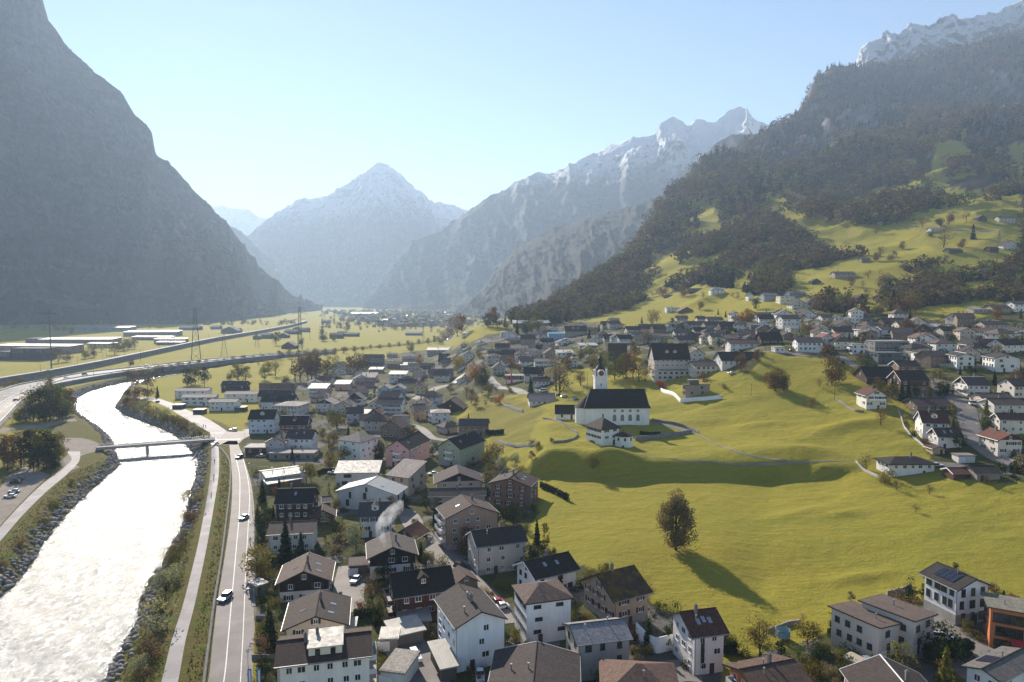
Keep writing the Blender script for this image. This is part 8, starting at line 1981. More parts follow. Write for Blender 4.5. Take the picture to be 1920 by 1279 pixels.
for P, sgn, w0, w1 in ((RRW, -1, -2.0, 5.0), (RLW, 1, -2.0, 5.5)):
 dd = np.r_[0, np.cumsum(np.linalg.norm(np.diff(P, axis=0), axis=1))]
 for k in range(3300):
  t = dd[-1] * wr.uniform(0, .72)
  if k % 2 == 0:
   t = dd[-1] * wr.uniform(0, .34)
  px_, py_ = np.interp(t, dd, P[:, 0]), np.interp(t, dd, P[:, 1])
  qx, qy = np.interp(t + 1, dd, P[:, 0]), np.interp(t + 1, dd, P[:, 1])
  d = np.array([qx - px_, qy - py_]); d /= np.linalg.norm(d) + 1e-9
  nrm = np.array([-d[1], d[0]]) * sgn
  off = wr.triangular(w0, .8, w1)
  x, y = px_ + nrm[0] * off, py_ + nrm[1] * off
  r = wr.uniform(.25, .85) * (1.25 if off > 0 else .8)
  if off < -.6 and wr.random() < .75:
   continue
  z = max(float(zt(x, y)), ZW - .15)
  v = ico_v * (r * wr.uniform(.7, 1.3, 3)) * (1 + wr.normal(size=(12, 1)) * .14)
  a = wr.uniform(0, 6.28); ca, sa = math.cos(a), math.sin(a)
  v = np.stack([v[:, 0] * ca - v[:, 1] * sa + x, v[:, 0] * sa + v[:, 1] * ca + y, v[:, 2] * .75 + z + r * .1], -1)
  RV.append(v); RF.append(ico_f + b0); b0 += 12
rm_ = npmesh('boulders', np.concatenate(RV), np.concatenate(RF), M['stone'])
tag(link('riprap', rm_), 'grey boulders lining both banks of the river', 'boulders', None, 'stuff')
GVv = []
for P, lim in (('R', 1), ):
 pts_ = []
 for k in range(60000):
  y = wr.uniform(95, 420); x = wr.uniform(-190, -40)
  pts_.append((x, y))
 pts_ = np.array(pts_)
 dd_, ss_, _ = poly_dist(WALLW, pts_[:, 0], pts_[:, 1]); dr_, _, _ = poly_dist(RIVER, pts_[:, 0], pts_[:, 1], True)
 ok = ~in_poly(RIVER, pts_[:, 0], pts_[:, 1]) & (((ss_ > 0) & (dd_ > .5) & (dd_ < 22)) | (dr_ < 14)) & (dr_ > 1.2) & ((ss_ > 0))
 lp = np.concatenate([[on_plane(*pix('N', *p), 1.0)] for p in [(925, 1600), (1020, 1279), (1076, 1020), (1126, 850), (1181, 620), (1222, 430), (1258, 230), (1288, 30), (1291, -150)]])
 dp_, _, _ = poly_dist(np.array(lp), pts_[:, 0], pts_[:, 1]); ok &= dp_ > 2.9
 lq = np.array([on_plane(*pix('N', *p), .25) for p in [(-260, 770), (-120, 520), (0, 388), (125, 248), (260, 115), (395, 5), (450, -55), (437, -110)]])
 dq_, _, _ = poly_dist(lq, pts_[:, 0], pts_[:, 1]); ok &= dq_ > 3.4
 pts_ = pts_[ok]
 zz = zt(pts_[:, 0], pts_[:, 1])
 n_ = len(pts_); h_ = wr.uniform(.18, .6, n_); a = wr.uniform(0, 6.28, n_); w_ = wr.uniform(.1, .3, n_)
 dx, dy = np.cos(a) * w_, np.sin(a) * w_; lx, ly = wr.normal(size=n_) * .15, wr.normal(size=n_) * .15
 b_ = np.stack([pts_[:, 0], pts_[:, 1], zz - .03], -1)
 Q = np.stack([b_ + np.stack([-dx, -dy, 0 * dx], -1), b_ + np.stack([dx, dy, 0 * dx], -1), b_ + np.stack([dx * .6 + lx, dy * .6 + ly, h_], -1), b_ + np.stack([-dx * .6 + lx, -dy * .6 + ly, h_ * .9], -1)], 1)
 tm = npmesh('grass', Q.reshape(-1, 3), np.arange(n_ * 4).reshape(-1, 4), M['mass'])
 c0 = np.array([(.20, .17, .05), (.14, .15, .035), (.24, .18, .07), (.12, .13, .03)])[wr.integers(0, 4, n_)] * wr.uniform(.7, 1.2, (n_, 1))
 setcol(tm, 'tint', np.repeat(c0, 4, 0))
 tag(link('grass', tm), 'rough yellow green grass on the levee banks', 'grass', None, 'stuff')
# ================================================================ bridge, pylons, walls, cars, people, small things
def bridge():
 A = np.array(on_plane(*pix('L', 742, 1112), 1.6)); B = np.array(on_plane(*pix('L', 1592, 1052), 1.6))
 c = (A + B) / 2; d = B - A; L = np.linalg.norm(d); ang = math.atan2(d[1], d[0])
 root = empty('bridge', (c[0], c[1], ZW), ang)
 z = 1.6 - ZW; w = 2.7; h = L / 2 + 1
 mb = MB(); mb.box(-h, -w, z - .9, h, w, z); mb.box(-h, -w, z + .003, h, -w + .3, z + .35); mb.box(-h, w - .3, z + .003, h, w, z + .35)
 mb.build('deck', M['concrete'], root)
 rb = MB(); rb.box(-h, -w + .301, z + .004, h, w - .301, z + .03); rb.build('roadway', M['path'], root)
 for s in (-1, 1):
  r = MB(); y = s * (w - .15)
  r.box(-h, y - .04, z + 1.25, h, y + .04, z + 1.33); r.box(-h, y - .03, z + .8, h, y + .03, z + .86)
  n = int(L / 2.2)
  for i in range(n + 1):
   x = -h + 2 * h * i / n
   r.box(x - .04, y - .04, z + .35, x + .04, y + .04, z + 1.26)
  r.build('railing', M['steel'], root)
 P = np.array(on_plane(*pix('L', 1093, 1190), ZW)); t = np.dot(P - c, d / L)
 pb = MB(); pb.hexa([(t - .45, -1.8, -2.5), (t + .45, -1.8, -2.5), (t + .45, 1.8, -2.5), (t - .45, 1.8, -2.5), (t - .5, -2.1, z - .903), (t + .5, -2.1, z - .903), (t + .5, 2.1, z - .903), (t - .5, 2.1, z - .903)])
 pb.build('pier', M['concrete'], root)
 for s in (-1, 1):
  ab = MB(); x = s * (h - 1.2)
  ab.hexa([(x - 1.6, -3.4, -2), (x + 1.6, -3.4, -2), (x + 1.6, 3.4, -2), (x - 1.6, 3.4, -2), (x - 1.4, -3.2, z - .91), (x + 1.4, -3.2, z - .91), (x + 1.4, 3.2, z - .91), (x - 1.4, 3.2, z - .91)])
  ab.build('abutment', M['concrete_dark'], root)
 tag(root, 'narrow concrete road bridge with one pier and metal railings across the river', 'bridge')
 FOOT.append(np.array([A + (-3, -3), B + (3, -3), B + (3, 3), A + (-3, 3)]))
bridge()
def lattice(c, x, y, ytop, arms=3, wbase=.14, label=None, halfarm=.13):
 px, py = pix(c, x, y); gx, gy, gz = G(px, py)
 Ht = (py - pix(c, x, ytop)[1]) / FP * gy
 root = empty('lattice_pylon', (gx, gy, gz), .5)
 mb = MB(); wb = Ht * wbase / 2; wt_ = Ht * .018; r = max(.06, Ht * .0021)
 N_ = 7
 def at_(k, s1, s2):
  t = 1 - (1 - k / N_) ** 1.0
  w = wb * (1 - t) ** 1.15 + wt_ * t + .0
  return (s1 * w, s2 * w, Ht * t)
 for s1, s2 in ((-1, -1), (1, -1), (1, 1), (-1, 1)):
  for k in range(N_):
   mb.bar(at_(k, s1, s2), at_(k + 1, s1, s2), r * 1.4)
 ring = ((-1, -1), (1, -1), (1, 1), (-1, 1))
 for k in range(N_):
  for i in range(4):
   a, b = ring[i], ring[(i + 1) % 4]
   mb.bar(at_(k, *a), at_(k + 1, *b), r * .7); mb.bar(at_(k, *b), at_(k + 1, *a), r * .7)
 mb.build('tower_frame', M['pylon'], root)
 tips = []
 for i in range(arms):
  z = Ht * (.97 - .13 * i); la = Ht * halfarm * (1.0 if i != 1 else 1.3)
  ab = MB()
  for s in (-1, 1):
   for y0 in (-.25, .25):
    ab.bar((0, y0 * wt_ * 3, z), (s * la, 0, z), r); ab.bar((0, y0 * wt_ * 3, z + Ht * .035), (s * la, 0, z), r * .8)
   tips.append(Vector((gx, gy, gz)) + Matrix.Rotation(.5, 3, 'Z') @ Vector((s * la, 0, z - Ht * .02)))
   ab.bar((s * la, 0, z), (s * la, 0, z - Ht * .025), r * .7)
  ab.build('cross_arm', M['pylon'], root)
 tag(root, label, 'pylon', 'electricity pylons')
 return tips
def mast(c, x, y, ytop, arms, label, r=.5, cat='mast', la=9.0, dep=None, nm='power_mast'):
 px, py = pix(c, x, y); gx, gy, gz = G(px, py)
 Ht = (py - pix(c, x, ytop)[1]) / FP * gy
 root = empty(nm, (gx, gy, gz), .35)
 mb = MB(); mb.bar((0, 0, -1), (0, 0, Ht), r, 0, r * .4, 8); mb.build('pole', M['pylon'], root)
 tips = []
 for f in arms:
  ab = MB()
  ab.bar((-la, 0, Ht * f), (la, 0, Ht * f), r * .32); ab.bar((-la, 0, Ht * f), (0, 0, Ht * f + la * .18), r * .2); ab.bar((la, 0, Ht * f), (0, 0, Ht * f + la * .18), r * .2)
  ab.build('cross_arm', M['pylon'], root)
  for s in (-1, 1):
   tips.append(Vector((gx, gy, gz)) + Matrix.Rotation(.35, 3, 'Z') @ Vector((s * la, 0, Ht * f)))
 tag(root, label, cat, 'electricity pylons' if arms else None)
 return tips
tm = mast('L', 387, 560, 58, (.89, .755), 'tall slim steel power mast with two cross arms beside the railway embankment', .7, la=9)
t1 = lattice('L', 1470, 462, 68, 3, .17, 'tall lattice pylon with three arms on the field near the motorway')
t2 = lattice('L', 1680, 435, 255, 2, .26, 'short broad lattice pylon beside the tall one on the field', .2)
t3 = lattice('M', 652, 470, 140, 3, .1, 'tall lattice pylon standing between the barns on the plain')
t4 = lattice('M', 328, 442, 330, 2, .28, 'squat lattice pylon behind the short broad one', .2)
t5 = lattice('M', 1575, 400, 265, 3, .12, 'distant lattice pylon on the plain beside the grey blue barn')
t6 = lattice('O', 910, 680, 600, 2, .2, 'small lattice pylon on the wooded spur among brown trees')
t7 = lattice('O', 1520, 660, 560, 3, .2, 'lattice pylon among the trees on the upper slope')
t8 = lattice('P', 1120, 1095, 1025, 3, .2, 'lattice pylon on the meadow above the village')
mast('I', 650, 300, 130, (), 'slim grey radio mast rising behind trees on the crest', .45)
def cable(a, b, sag, label, r=.11):
 mb = MB(); n = 14
 pts = []
 for i in range(n + 1):
  t = i / n; p = a.lerp(b, t); p = p - Vector((0, 0, sag * 4 * t * (1 - t))); pts.append(p)
 c = pts[0]
 for i in range(n):
  mb.bar(pts[i] - c, pts[i + 1] - c, r, 0, None, 3)
 o = mb.build('power_cable', M['wire'], None, tuple(c))
 tag(o, label, 'cable', 'power cables')
off = Vector((-420, 250, 62))
for i, tpt in enumerate(tm):
 cable(tpt, off + Vector((i % 2 * 14, 0, -10 * (i // 2))), 9, f'power cable from the tall mast out past the {"upper" if i < 2 else "lower"} cross arm, {"left" if i % 2 == 0 else "right"} tip')
for i in range(4):
 cable(t7[i], t6[i % 4], 14, f'power cable over the wooded slope between two pylons, {["lowest", "second lowest", "second highest", "highest"][i]} span', .16)
 cable(t8[i], t7[i], 16, f'power cable crossing above the hillside meadow, {["lowest", "second lowest", "second highest", "highest"][i]} span', .16)
for i, k in enumerate(range(4, 120, 5)):
 p = rA[k] * .05 + rB[k] * .95 if i % 2 else rA[k] * .95 + rB[k] * .05
 mb = MB(); d_ = (rA[k] - rB[k]) / np.linalg.norm(rA[k] - rB[k]) * (-1 if i % 2 == 0 else 1)
 mb.bar((0, 0, -.5), (0, 0, 8.5), .16, 0, .12, 5); mb.bar((0, 0, 7.2), (d_[0] * 3.4, d_[1] * 3.4, 7.4), .07); mb.bar((0, 0, 8.3), (d_[0] * 3.4, d_[1] * 3.4, 7.5), .06)
 o = mb.build('catenary_post', M['pylon'], None, (p[0], p[1], 5.0)); tag(o, 'grey overhead line post with a side arm on the railway embankment', 'post', 'overhead line posts along the railway')
CARM = {}
def car_parts(kind):
 if kind in CARM:
  return CARM[kind]
 if 'paint_car' not in M:
  k = NT('car_paint'); oi = k.n('ShaderNodeObjectInfo'); k.principled(oi.outputs['Color'], .3, .5, .15); M['paint_car'] = k.m
 L, w = {'car': (2.15, .86), 'van': (2.5, .95), 'suv': (2.3, .9)}[kind]
 hb, ht = {'car': (.85, 1.42), 'van': (1.1, 2.1), 'suv': (.95, 1.65)}[kind]
 mb = MB()
 prof_ = [(-L, .32), (-L, hb * .78), (-L * .92, hb * .95), (-L * .45, hb), (L * .93, hb), (L, hb * .85), (L, .32)]
 n = len(prof_)
 for i in range(n):
  a, b = prof_[i], prof_[(i + 1) % n]
  mb.face([(a[0], -w, a[1]), (a[0], w, a[1]), (b[0], w, b[1]), (b[0], -w, b[1])])
 mb.face([(p[0], -w, p[1]) for p in prof_][::-1]); mb.face([(p[0], w, p[1]) for p in prof_])
 fr = -.30 if kind != 'van' else -.62
 x0, x1 = L * fr, L * (.78 if kind == 'car' else .93)
 tb = w * .78
 xa, xb = x0 + .5, x1 - (.45 if kind == 'car' else .2)
 mb.hexa([(xa, -tb, ht - .05), (xb, -tb, ht - .05), (xb, tb, ht - .05), (xa, tb, ht - .05), (xa + .1, -tb * .95, ht), (xb - .1, -tb * .95, ht), (xb - .1, tb * .95, ht), (xa + .1, tb * .95, ht)])
 body = mb.mesh('body', M['paint_car'])
 gb = MB(); gb.hexa([(x0, -w * .95, hb + .002), (x1, -w * .95, hb + .002), (x1, w * .95, hb + .002), (x0, w * .95, hb + .002), (xa, -tb, ht - .052), (xb, -tb, ht - .052), (xb, tb, ht - .052), (xa, tb, ht - .052)])
 cab = gb.mesh('window', M['glass'])
 wb = MB(); wb.bar((0, -.11, 0), (0, .11, 0), .33, 0, None, 12); wh_ = wb.mesh('wheel', M['rubber'])
 lb = MB(); lb.box(-.04, -.16, -.09, .02, .16, .09); hl = lb.mesh('headlight', M['white'])
 CARM[kind] = (body, cab, wh_, hl, L, w, hb)
 return CARM[kind]
def car(c, x, y, deg, col, label, kind='car', zoff=.1, zabs=None):
 body, cab, wh_, hl, L, w, hb = car_parts(kind)
 px, py = pix(c, x, y)
 if zabs is None:
  gx, gy, gz = G(px, py)
 else:
  gx, gy = on_plane(px, py, zabs); gz = zabs
 r = empty('car' if kind != 'van' else 'van', (gx, gy, gz + zoff), math.radians(deg))
 b = link('body', body, r); b.color = (*srgb(col), 1)
 link('window', cab, r)
 for sx in (-.62, .62):
  for sy in (-1, 1):
   link('wheel', wh_, r, (sx * L, sy * (w - .08), .33))
 for sy in (-1, 1):
  link('headlight', hl, r, (-L, sy * w * .68, hb * .68))
 tag(r, label, 'car' if kind != 'van' else 'van', 'cars and vans on roads and yards')
car('N', 1354, 785, -97 + 180 + 0, '#9aa0a5', 'silver grey car driving on the main road, nearer of the two', 'suv')
car('N', 1466, 300, 78, '#c5ccd2', 'pale silver car driving away on the main road, farther of the two', 'car')
car('A', 235, 862, 75, '#2b2d31', 'black car on the road bend by the red kiosk', 'suv')
car('A', 15, 740, 70, '#d8d8d8', 'pale car on the levee beside the bridge end', 'car')
car('A', 180, 615, 5, '#e3e3e2', 'white pickup like car standing at the junction', 'suv')
car('C', 978, 590, 80, '#e6e6e6', 'white small car parked in the yard left of the smoking chalet', 'car')
car('D', 215, 1120, 115, '#e2e4e4', 'white car with black roof parked beside the tall white apartment block', 'suv')
car('D', 535, 500, 155, '#17181a', 'black car parked beside the beige house at the meadow edge', 'suv')
car('D', 765, 745, 20, '#b3202c', 'red car parked between the two white apartment houses', 'car')
car('D', 800, 775, 20, '#dcdcdc', 'white car parked right beside the red car', 'car')
car('D', 660, 1250, 95, '#dfe3ea', 'pale blue white car half under the tall white apartment block', 'car')
car('F', 1195, 985, 165, '#e8e8e8', 'white estate car parked on the drive of the twin house', 'suv')
car('F', 690, 1165, 95, '#8f9aa5', 'grey blue car parked below the near twin house', 'car')
car('H', 1555, 480, 165, '#e3e3e1', 'white van parked at the roadside below the half timbered house', 'van')
car('H', 1455, 300, 150, '#c8ccd0', 'silver car parked left of the half timbered house', 'car')
car('H', 1270, 940, 170, '#d5d5d5', 'pale car parked right behind the white bungalow', 'car')
car('N', 60, 170, 10, '#dfe3e6', 'white car parked on the gravel by the river, nearer of the pair', 'car')
car('N', 85, 140, 10, '#cfd3d6', 'pale car parked on the gravel by the river, middle of the row', 'car')
car('N', 115, 65, 12, '#6f7c86', 'blue grey car parked in the shade of the copse', 'car')
car('N', 95, 85, 12, '#32383e', 'dark car parked deepest in the shade of the copse', 'car')
car('L', 122, 765, -125, '#55585c', 'dark grey car on the motorway in front of the copse', 'car', .1, 3.05)
car('L', 497, 596, -150, '#e0e0e0', 'white car on the motorway behind the copse', 'car', .1, 3.05)
car('L', 636, 572, -155, '#3c3f42', 'dark van on the motorway behind the copse', 'van', .1, 3.05)
car('L', 840, 562, -160, '#e6e6e6', 'white car on the far motorway lane near the river bend', 'car', .1, 3.05)
car('L', 1100, 512, -165, '#e2e2e0', 'white van on the motorway beyond the river bend', 'van', .1, 3.05)
car('L', 1683, 455, -165, '#dadada', 'small white car far along the motorway', 'car', .1, 3.05)
car('B', 372, 275, 40, '#d9dcdf', 'silver car parked in front of the mauve grey corner house', 'suv')
car('B', 1430, 262, 5, '#e0e0de', 'white van parked beside the dark conifer near the town hall', 'van')
car('B', 1560, 300, 30, '#4f6e5a', 'green car parked below the bare tall tree by the church', 'car')
car('B', 1620, 312, 25, '#c9ced2', 'silver car parked beside the green car', 'car')
car('B', 1720, 335, 60, '#6f98c0', 'light blue car parked alone above the chapel', 'car')
car('B', 650, 195, 30, '#3e6aa0', 'blue car parked in front of the round dark trees', 'car')
car('B', 440, 1010, 20, '#d3d6d9', 'silver car in the yard below the pale green house', 'car')
car('B', 345, 1130, 60, '#b9bdc2', 'grey car beside the brown grey house', 'car')
car('A', 1075, 1000, 5, '#e2e2e2', 'white car beside the pale metal roofed house', 'car')
car('A', 20, 300, 5, '#c5c8ca', 'pale car parked behind the white terraces', 'car')
car('A', 1410, 290, 15, '#dadcde', 'white car parked left of the blue grey gables', 'car')
car('A', 425, 850, 5, '#b9b9b9', 'pale car in the terrace base garage yard', 'car')
car('L', 1180, 778, -40, '#2f3134', 'dark car on the riverside lane near the terraces', 'car')
car('J', 910, 965, 10, '#e1e1df', 'white car in front of the long white hall', 'car')
car('J', 1510, 745, 100, '#1f2123', 'black car beside the white garages on the hill', 'car')
def person(c, x, y, deg, coat, trousers, hair, label, h=1.74):
 px, py = pix(c, x, y); gx, gy, gz = G(px, py)
 root = empty('person', (gx, gy, gz + .1), math.radians(deg))
 J = [(0, 0, .95), (0, 0, 1.18), (0, .0, 1.42), (0, -.01, 1.52), (0, -.03, 1.66), (-.19, 0, 1.40), (-.25, .10, 1.14), (-.23, -.02, .92), (.19, 0, 1.40), (.25, -.12, 1.15), (.22, -.24, .96), (-.10, 0, .90), (-.11, -.12, .5), (-.10, .02, .08), (-.10, -.12, .04), (.10, 0, .90), (.11, .10, .5), (.10, .24, .1), (.10, .12, .04),
         (-.225, -.05, .84), (.22, -.27, .88)]
 E = [(0, 1), (1, 2), (2, 3), (3, 4), (2, 5), (5, 6), (6, 7), (2, 8), (8, 9), (9, 10), (0, 11), (11, 12), (12, 13), (13, 14), (0, 15), (15, 16), (16, 17), (17, 18), (7, 19), (10, 20)]
 R = [.16, .15, .17, .065, .105, .075, .055, .042, .075, .055, .042, .10, .075, .055, .045, .10, .075, .055, .045, .035, .035]
 s = h / 1.76
 me = bpy.data.meshes.new('body'); me.from_pydata([tuple(v * s for v in p) for p in J], E, [])
 o = link('body', me, root)
 bm_ = o.modifiers.new('skin', 'SKIN'); sub = o.modifiers.new('sub', 'SUBSURF'); sub.levels = 1; sub.render_levels = 1
 for v, r in zip(me.skin_vertices[0].data, R):
  v.radius = (r * s, r * s)
 me.skin_vertices[0].data[0].use_root = True
 k = NT('clothes'); sp = k.n('ShaderNodeSeparateXYZ'); k.l(k.obj(), sp.inputs[0])
 c1 = k.mix(k.math('GREATER_THAN', sp.outputs[2], .93 * s), srgb(trousers), srgb(coat))
 c2 = k.mix(k.math('GREATER_THAN', sp.outputs[2], 1.49 * s), c1, (.45, .28, .2))
 k.principled(c2, .9, .1); me.materials.append(k.m)
 hb = MB()
 n = 10
 for i in range(4):
  for j in range(n):
   t0, t1 = i / 4 * math.pi * .55, (i + 1) / 4 * math.pi * .55; a0, a1 = 2 * math.pi * j / n, 2 * math.pi * (j + 1) / n
   f = lambda t, a: (math.sin(t) * math.cos(a) * .115 * s, (math.sin(t) * math.sin(a) * .12 + .0) * s, (1.69 + math.cos(t) * .115) * s)
   hb.face([f(t0, a0), f(t1, a0), f(t1, a1), f(t0, a1)])
 hb.build('hair', plain('hair_' + hair.strip('#'), srgb(hair), .9), root)
 tag(root, label, 'person')
person('C', 253, 322, 100, '#23252b', '#1c1d22', '#2a1d15', 'person in dark clothes walking on the pavement beside the main road')
person('A', 12, 905, 90, '#2b2b30', '#23262e', '#33241a', 'person in dark clothes walking on the levee path')
person('L', 1525, 965, 60, '#3a3d46', '#2a2c33', '#3b2b20', 'person walking on the riverside lane, left one of the pair')
person('L', 1541, 970, 60, '#6b3a35', '#2a2c33', '#2b2018', 'person walking on the riverside lane, right one of the pair')
def lamp(c, x, y, hgt, label, n=None):
 px, py = pix(c, x, y); gx, gy, gz = G(px, py)
 r = empty('street_lamp', (gx, gy, gz))
 mb = MB(); mb.bar((0, 0, -.2), (0, 0, hgt), .07, 0, .05, 6); mb.build('pole', M['steel'], r)
 ab = MB(); ab.bar((0, 0, hgt - .05), (-1.1, 0, hgt + .15), .04); ab.build('arm', M['steel'], r)
 hd = MB(); hd.box(-1.7, -.14, hgt + .08, -1.0, .14, hgt + .2); hd.build('lamp_head', M['white'], r)
 tag(r, label, 'street lamp', 'street lamps')
for c, x, y, h_, lb in (('C', 268, 120, 7, 'street lamp beside the main road in front of the black roofed timber house'), ('C', 285, 340, 7, 'street lamp beside the main road left of the tall firs'), ('C', 290, 620, 7, 'street lamp beside the tiny roadside garden shed'), ('C', 282, 840, 7, 'street lamp by the road left of the low beige chalet'), ('A', 288, 760, 7, 'street lamp beside the red kiosk'), ('A', 355, 1060, 7, 'street lamp at the road bend below the kiosk'), ('H', 1585, 730, 6, 'street lamp on the right side of the curved street'), ('H', 1470, 640, 6, 'street lamp left of the curved street near the steep red roofed house'), ('F', 1080, 1000, 6, 'street lamp on the drive between the twin houses')):
 lamp(c, x, y, h_, lb)
def pole(c, x, y, ytop, label, r=.11):
 px, py = pix(c, x, y); gx, gy, gz = G(px, py); Ht = (py - pix(c, x, ytop)[1]) / FP * gy
 mb = MB(); mb.bar((0, 0, -.5), (0, 0, Ht), r, 0, r * .7, 6); mb.bar((-.5, 0, Ht - .4), (.5, 0, Ht - .4), .05)
 tag(mb.build('utility_pole', M['bark'], None, (gx, gy, gz)), label, 'pole', 'utility poles')
pole('G', 1608, 445, 345, 'wooden pole standing alone on the meadow right of the brown cube house')
pole('H', 498, 440, 355, 'wooden pole on the meadow left of the white farmhouse')
pole('G', 268, 370, 245, 'dark pole on the slope left of the church tower')
pole('J', 1255, 770, 660, 'thin pole at the top edge of the meadow')
pole('M', 726, 390, 300, 'pole on the plain right of the tall lattice pylon', .25)
pole('M', 633, 430, 320, 'pole on the plain left of the tall lattice pylon', .25)
pole('L', 705, 600, 520, 'pole standing between motorway and railway', .2)
pole('L', 798, 480, 380, 'pole in front of the industrial halls', .2)
pole('L', 1053, 470, 370, 'pole on the field edge beside the railway', .2)
for c, x, y, yt, lb in (('B', 1140, 205, 65, 'tall bright red flag hanging in front of the town hall'), ('B', 1100, 210, 75, 'thin red flag left of the tall bright one')):
 px, py = pix(c, x, y); gx, gy, gz = G(px, py); Ht = (py - pix(c, x, yt)[1]) / FP * gy
 r = empty('flag', (gx, gy, gz))
 mb = MB(); mb.bar((0, 0, -.3), (0, 0, Ht), .08, 0, .05, 6); mb.build('pole', M['steel'], r)
 fb = MB(); w_ = 1.5 if x > 1120 else .45
 n = 12
 for i in range(n):
  z0_, z1_ = Ht * (.12 + .86 * i / n), Ht * (.12 + .86 * (i + 1) / n)
  o0, o1 = .25 * math.sin(i * .9), .25 * math.sin((i + 1) * .9)
  f0, f1 = w_ * (1 - i / n * .75), w_ * (1 - (i + 1) / n * .75)
  for k_ in (0, .04):
   fb.face([(.09, o0 * .2 + k_, z0_), (.09 + f0, o0 + k_, z0_), (.09 + f1, o1 + k_, z1_), (.09, o1 * .2 + k_, z1_)])
 fb.build('cloth', plain('red_cloth', (.65, .03, .07), .8), r)
 tag(r, lb, 'flag', 'red flags')
for x, lb in ((238, 'left one of two blue banners at the roadside, bottom of the photo'), (302, 'right one of two blue banners at the roadside, bottom of the photo')):
 px, py = pix('C', x, 1330); gx, gy, gz = G(px, py)
 r = empty('banner', (gx, gy, gz)); mb = MB(); mb.bar((0, 0, -.2), (0, 0, 4.2), .05, 0, .03, 6); mb.build('pole', M['steel'], r)
 fb = MB(); fb.box(.06, -.02, .9, .75, .02, 4.1, 0); fb.box(.24, -.035, 1.2, .57, -.025, 3.8, 1); fb.build('cloth', [plain('blue_cloth', (.02, .16, .42), .7), M['white']], r)
 tag(r, lb, 'banner', 'blue banners')
px, py = pix('C', 238, 1150); gx, gy, gz = G(px, py)
r = empty('road_sign', (gx, gy, gz)); mb = MB(); mb.bar((0, 0, -.2), (0, 0, 2.7), .05, 0, .05, 6); mb.build('pole', M['steel'], r)
fb = MB(); ring = [(.42 * math.cos(t), -.08, 2.6 + .42 * math.sin(t)) for t in np.linspace(0, 2 * math.pi, 15)[:-1]]; fb.face(ring); fb.face([(p[0], -.05, p[2]) for p in ring][::-1]); fb.build('sign_plate', M['white'], r)
tag(r, 'round white backed road sign on a pole at the pavement edge', 'road sign')
GPW = lambda c, pts: ground_pts(c, pts)
drape_wall('churchyard_wall', GPW('G', [(660, 812), (800, 800), (950, 780), (1125, 752)]), 1.8, .5, M['stone'], 'long grey churchyard wall below the cemetery right of the parish house', 'wall')
drape_wall('churchyard_wall', GPW('G', [(795, 650), (930, 675), (1080, 712), (1180, 755)]), 1.3, .5, M['concrete_dark'], 'low wall running down from the church to the gate', 'wall')
drape_wall('garden_wall', GPW('B', [(1065, 385), (1130, 410), (1200, 438), (1250, 450)]), 2.0, .5, M['stone'], 'stone wall of the terraced garden left of the low white house', 'wall')
drape_wall('garden_wall', GPW('B', [(1430, 505), (1520, 520), (1620, 560), (1740, 635)]), .9, .4, M['stone'], 'stone wall along the lane below the small chapel', 'wall')
drape_wall('garden_wall', GPW('G', [(-10, 830), (80, 825), (190, 770)]), .9, .4, M['stone'], 'low stone wall left of the parish house', 'wall')
drape_wall('retaining_wall', GPW('B', [(1030, 720), (1100, 745), (1250, 760), (1390, 745)]), 1.6, .5, M['concrete_dark'], 'dark retaining wall under the kitchen garden', 'wall')
drape_wall('garden_wall', GPW('H', [(515, 440), (570, 475), (650, 525), (720, 535)]), 1.0, .3, M['stone'], 'stone garden wall left of the white farmhouse', 'wall')
drape_wall('garden_wall', GPW('H', [(980, 520), (1000, 580), (1030, 660), (1090, 730), (1180, 800), (1230, 840)]), .9, .35, M['concrete'], 'pale wall along the meadow edge left of the steep red roofed house', 'wall')
drape_wall('garden_wall', GPW('H', [(660, 910), (720, 970), (800, 1010), (880, 1050)]), .9, .35, M['concrete'], 'pale wall around the garden of the white bungalow', 'wall')
drape_wall('terrace_wall', GPW('G', [(870, 410), (930, 430), (985, 455), (1030, 500), (1130, 490), (1270, 480), (1365, 470)]), 2.0, .4, M['white'], 'white terrace wall around the brown grey cube house', 'wall')
drape_wall('garden_wall', GPW('H', [(1635, 790), (1720, 850), (1830, 905), (1920, 935)]), 1.0, .3, M['concrete'], 'pale wall along the curved street at the right edge', 'wall')
drape_wall('terrace_railing', GPW('E', [(560, 970), (700, 1080), (800, 1060), (930, 1050)]), 3.4, .25, M['white'], 'white terrace parapet between the grey house and the red brown roofed house', 'railing', sink=1)
drape_wall('garden_wall', GPW('F', [(0, 945), (80, 915), (150, 890), (220, 880)]), 1.0, .5, M['stone'], 'stone edging between meadow and the gardens below the twin house', 'wall')
drape_wall('garden_wall', GPW('F', [(820, 690), (920, 668), (980, 640)]), 1.4, .5, M['stone'], 'stone wall behind the far twin house', 'wall')
drape_wall('garden_wall', GPW('C', [(290, 845), (430, 850)]), .9, .25, M['concrete_dark'], 'low garden wall by the road behind the low beige chalet', 'wall')
drape_wall('garden_wall', GPW('C', [(290, 1010), (425, 1005)]), .9, .25, M['concrete_dark'], 'low garden wall by the road beside the low beige chalet', 'wall')
drape_wall('garden_wall', GPW('C', [(265, 1120), (430, 1118)]), .9, .25, M['concrete_dark'], 'low garden wall by the road beside the penthouse building', 'wall')
drape_wall('garden_wall', GPW('K', [(1150, 800), (1260, 812), (1470, 836)]), 1.6, .4, M['concrete'], 'pale retaining wall in front of the three white apartment houses', 'wall')
drape_wall('wing_wall', P0('L', [(1430, 1170), (1500, 1110), (1560, 1065)], -1), 1.2, .6, M['concrete_dark'], 'sloping concrete wing wall under the right bridge end', 'wall', sink=2.0)
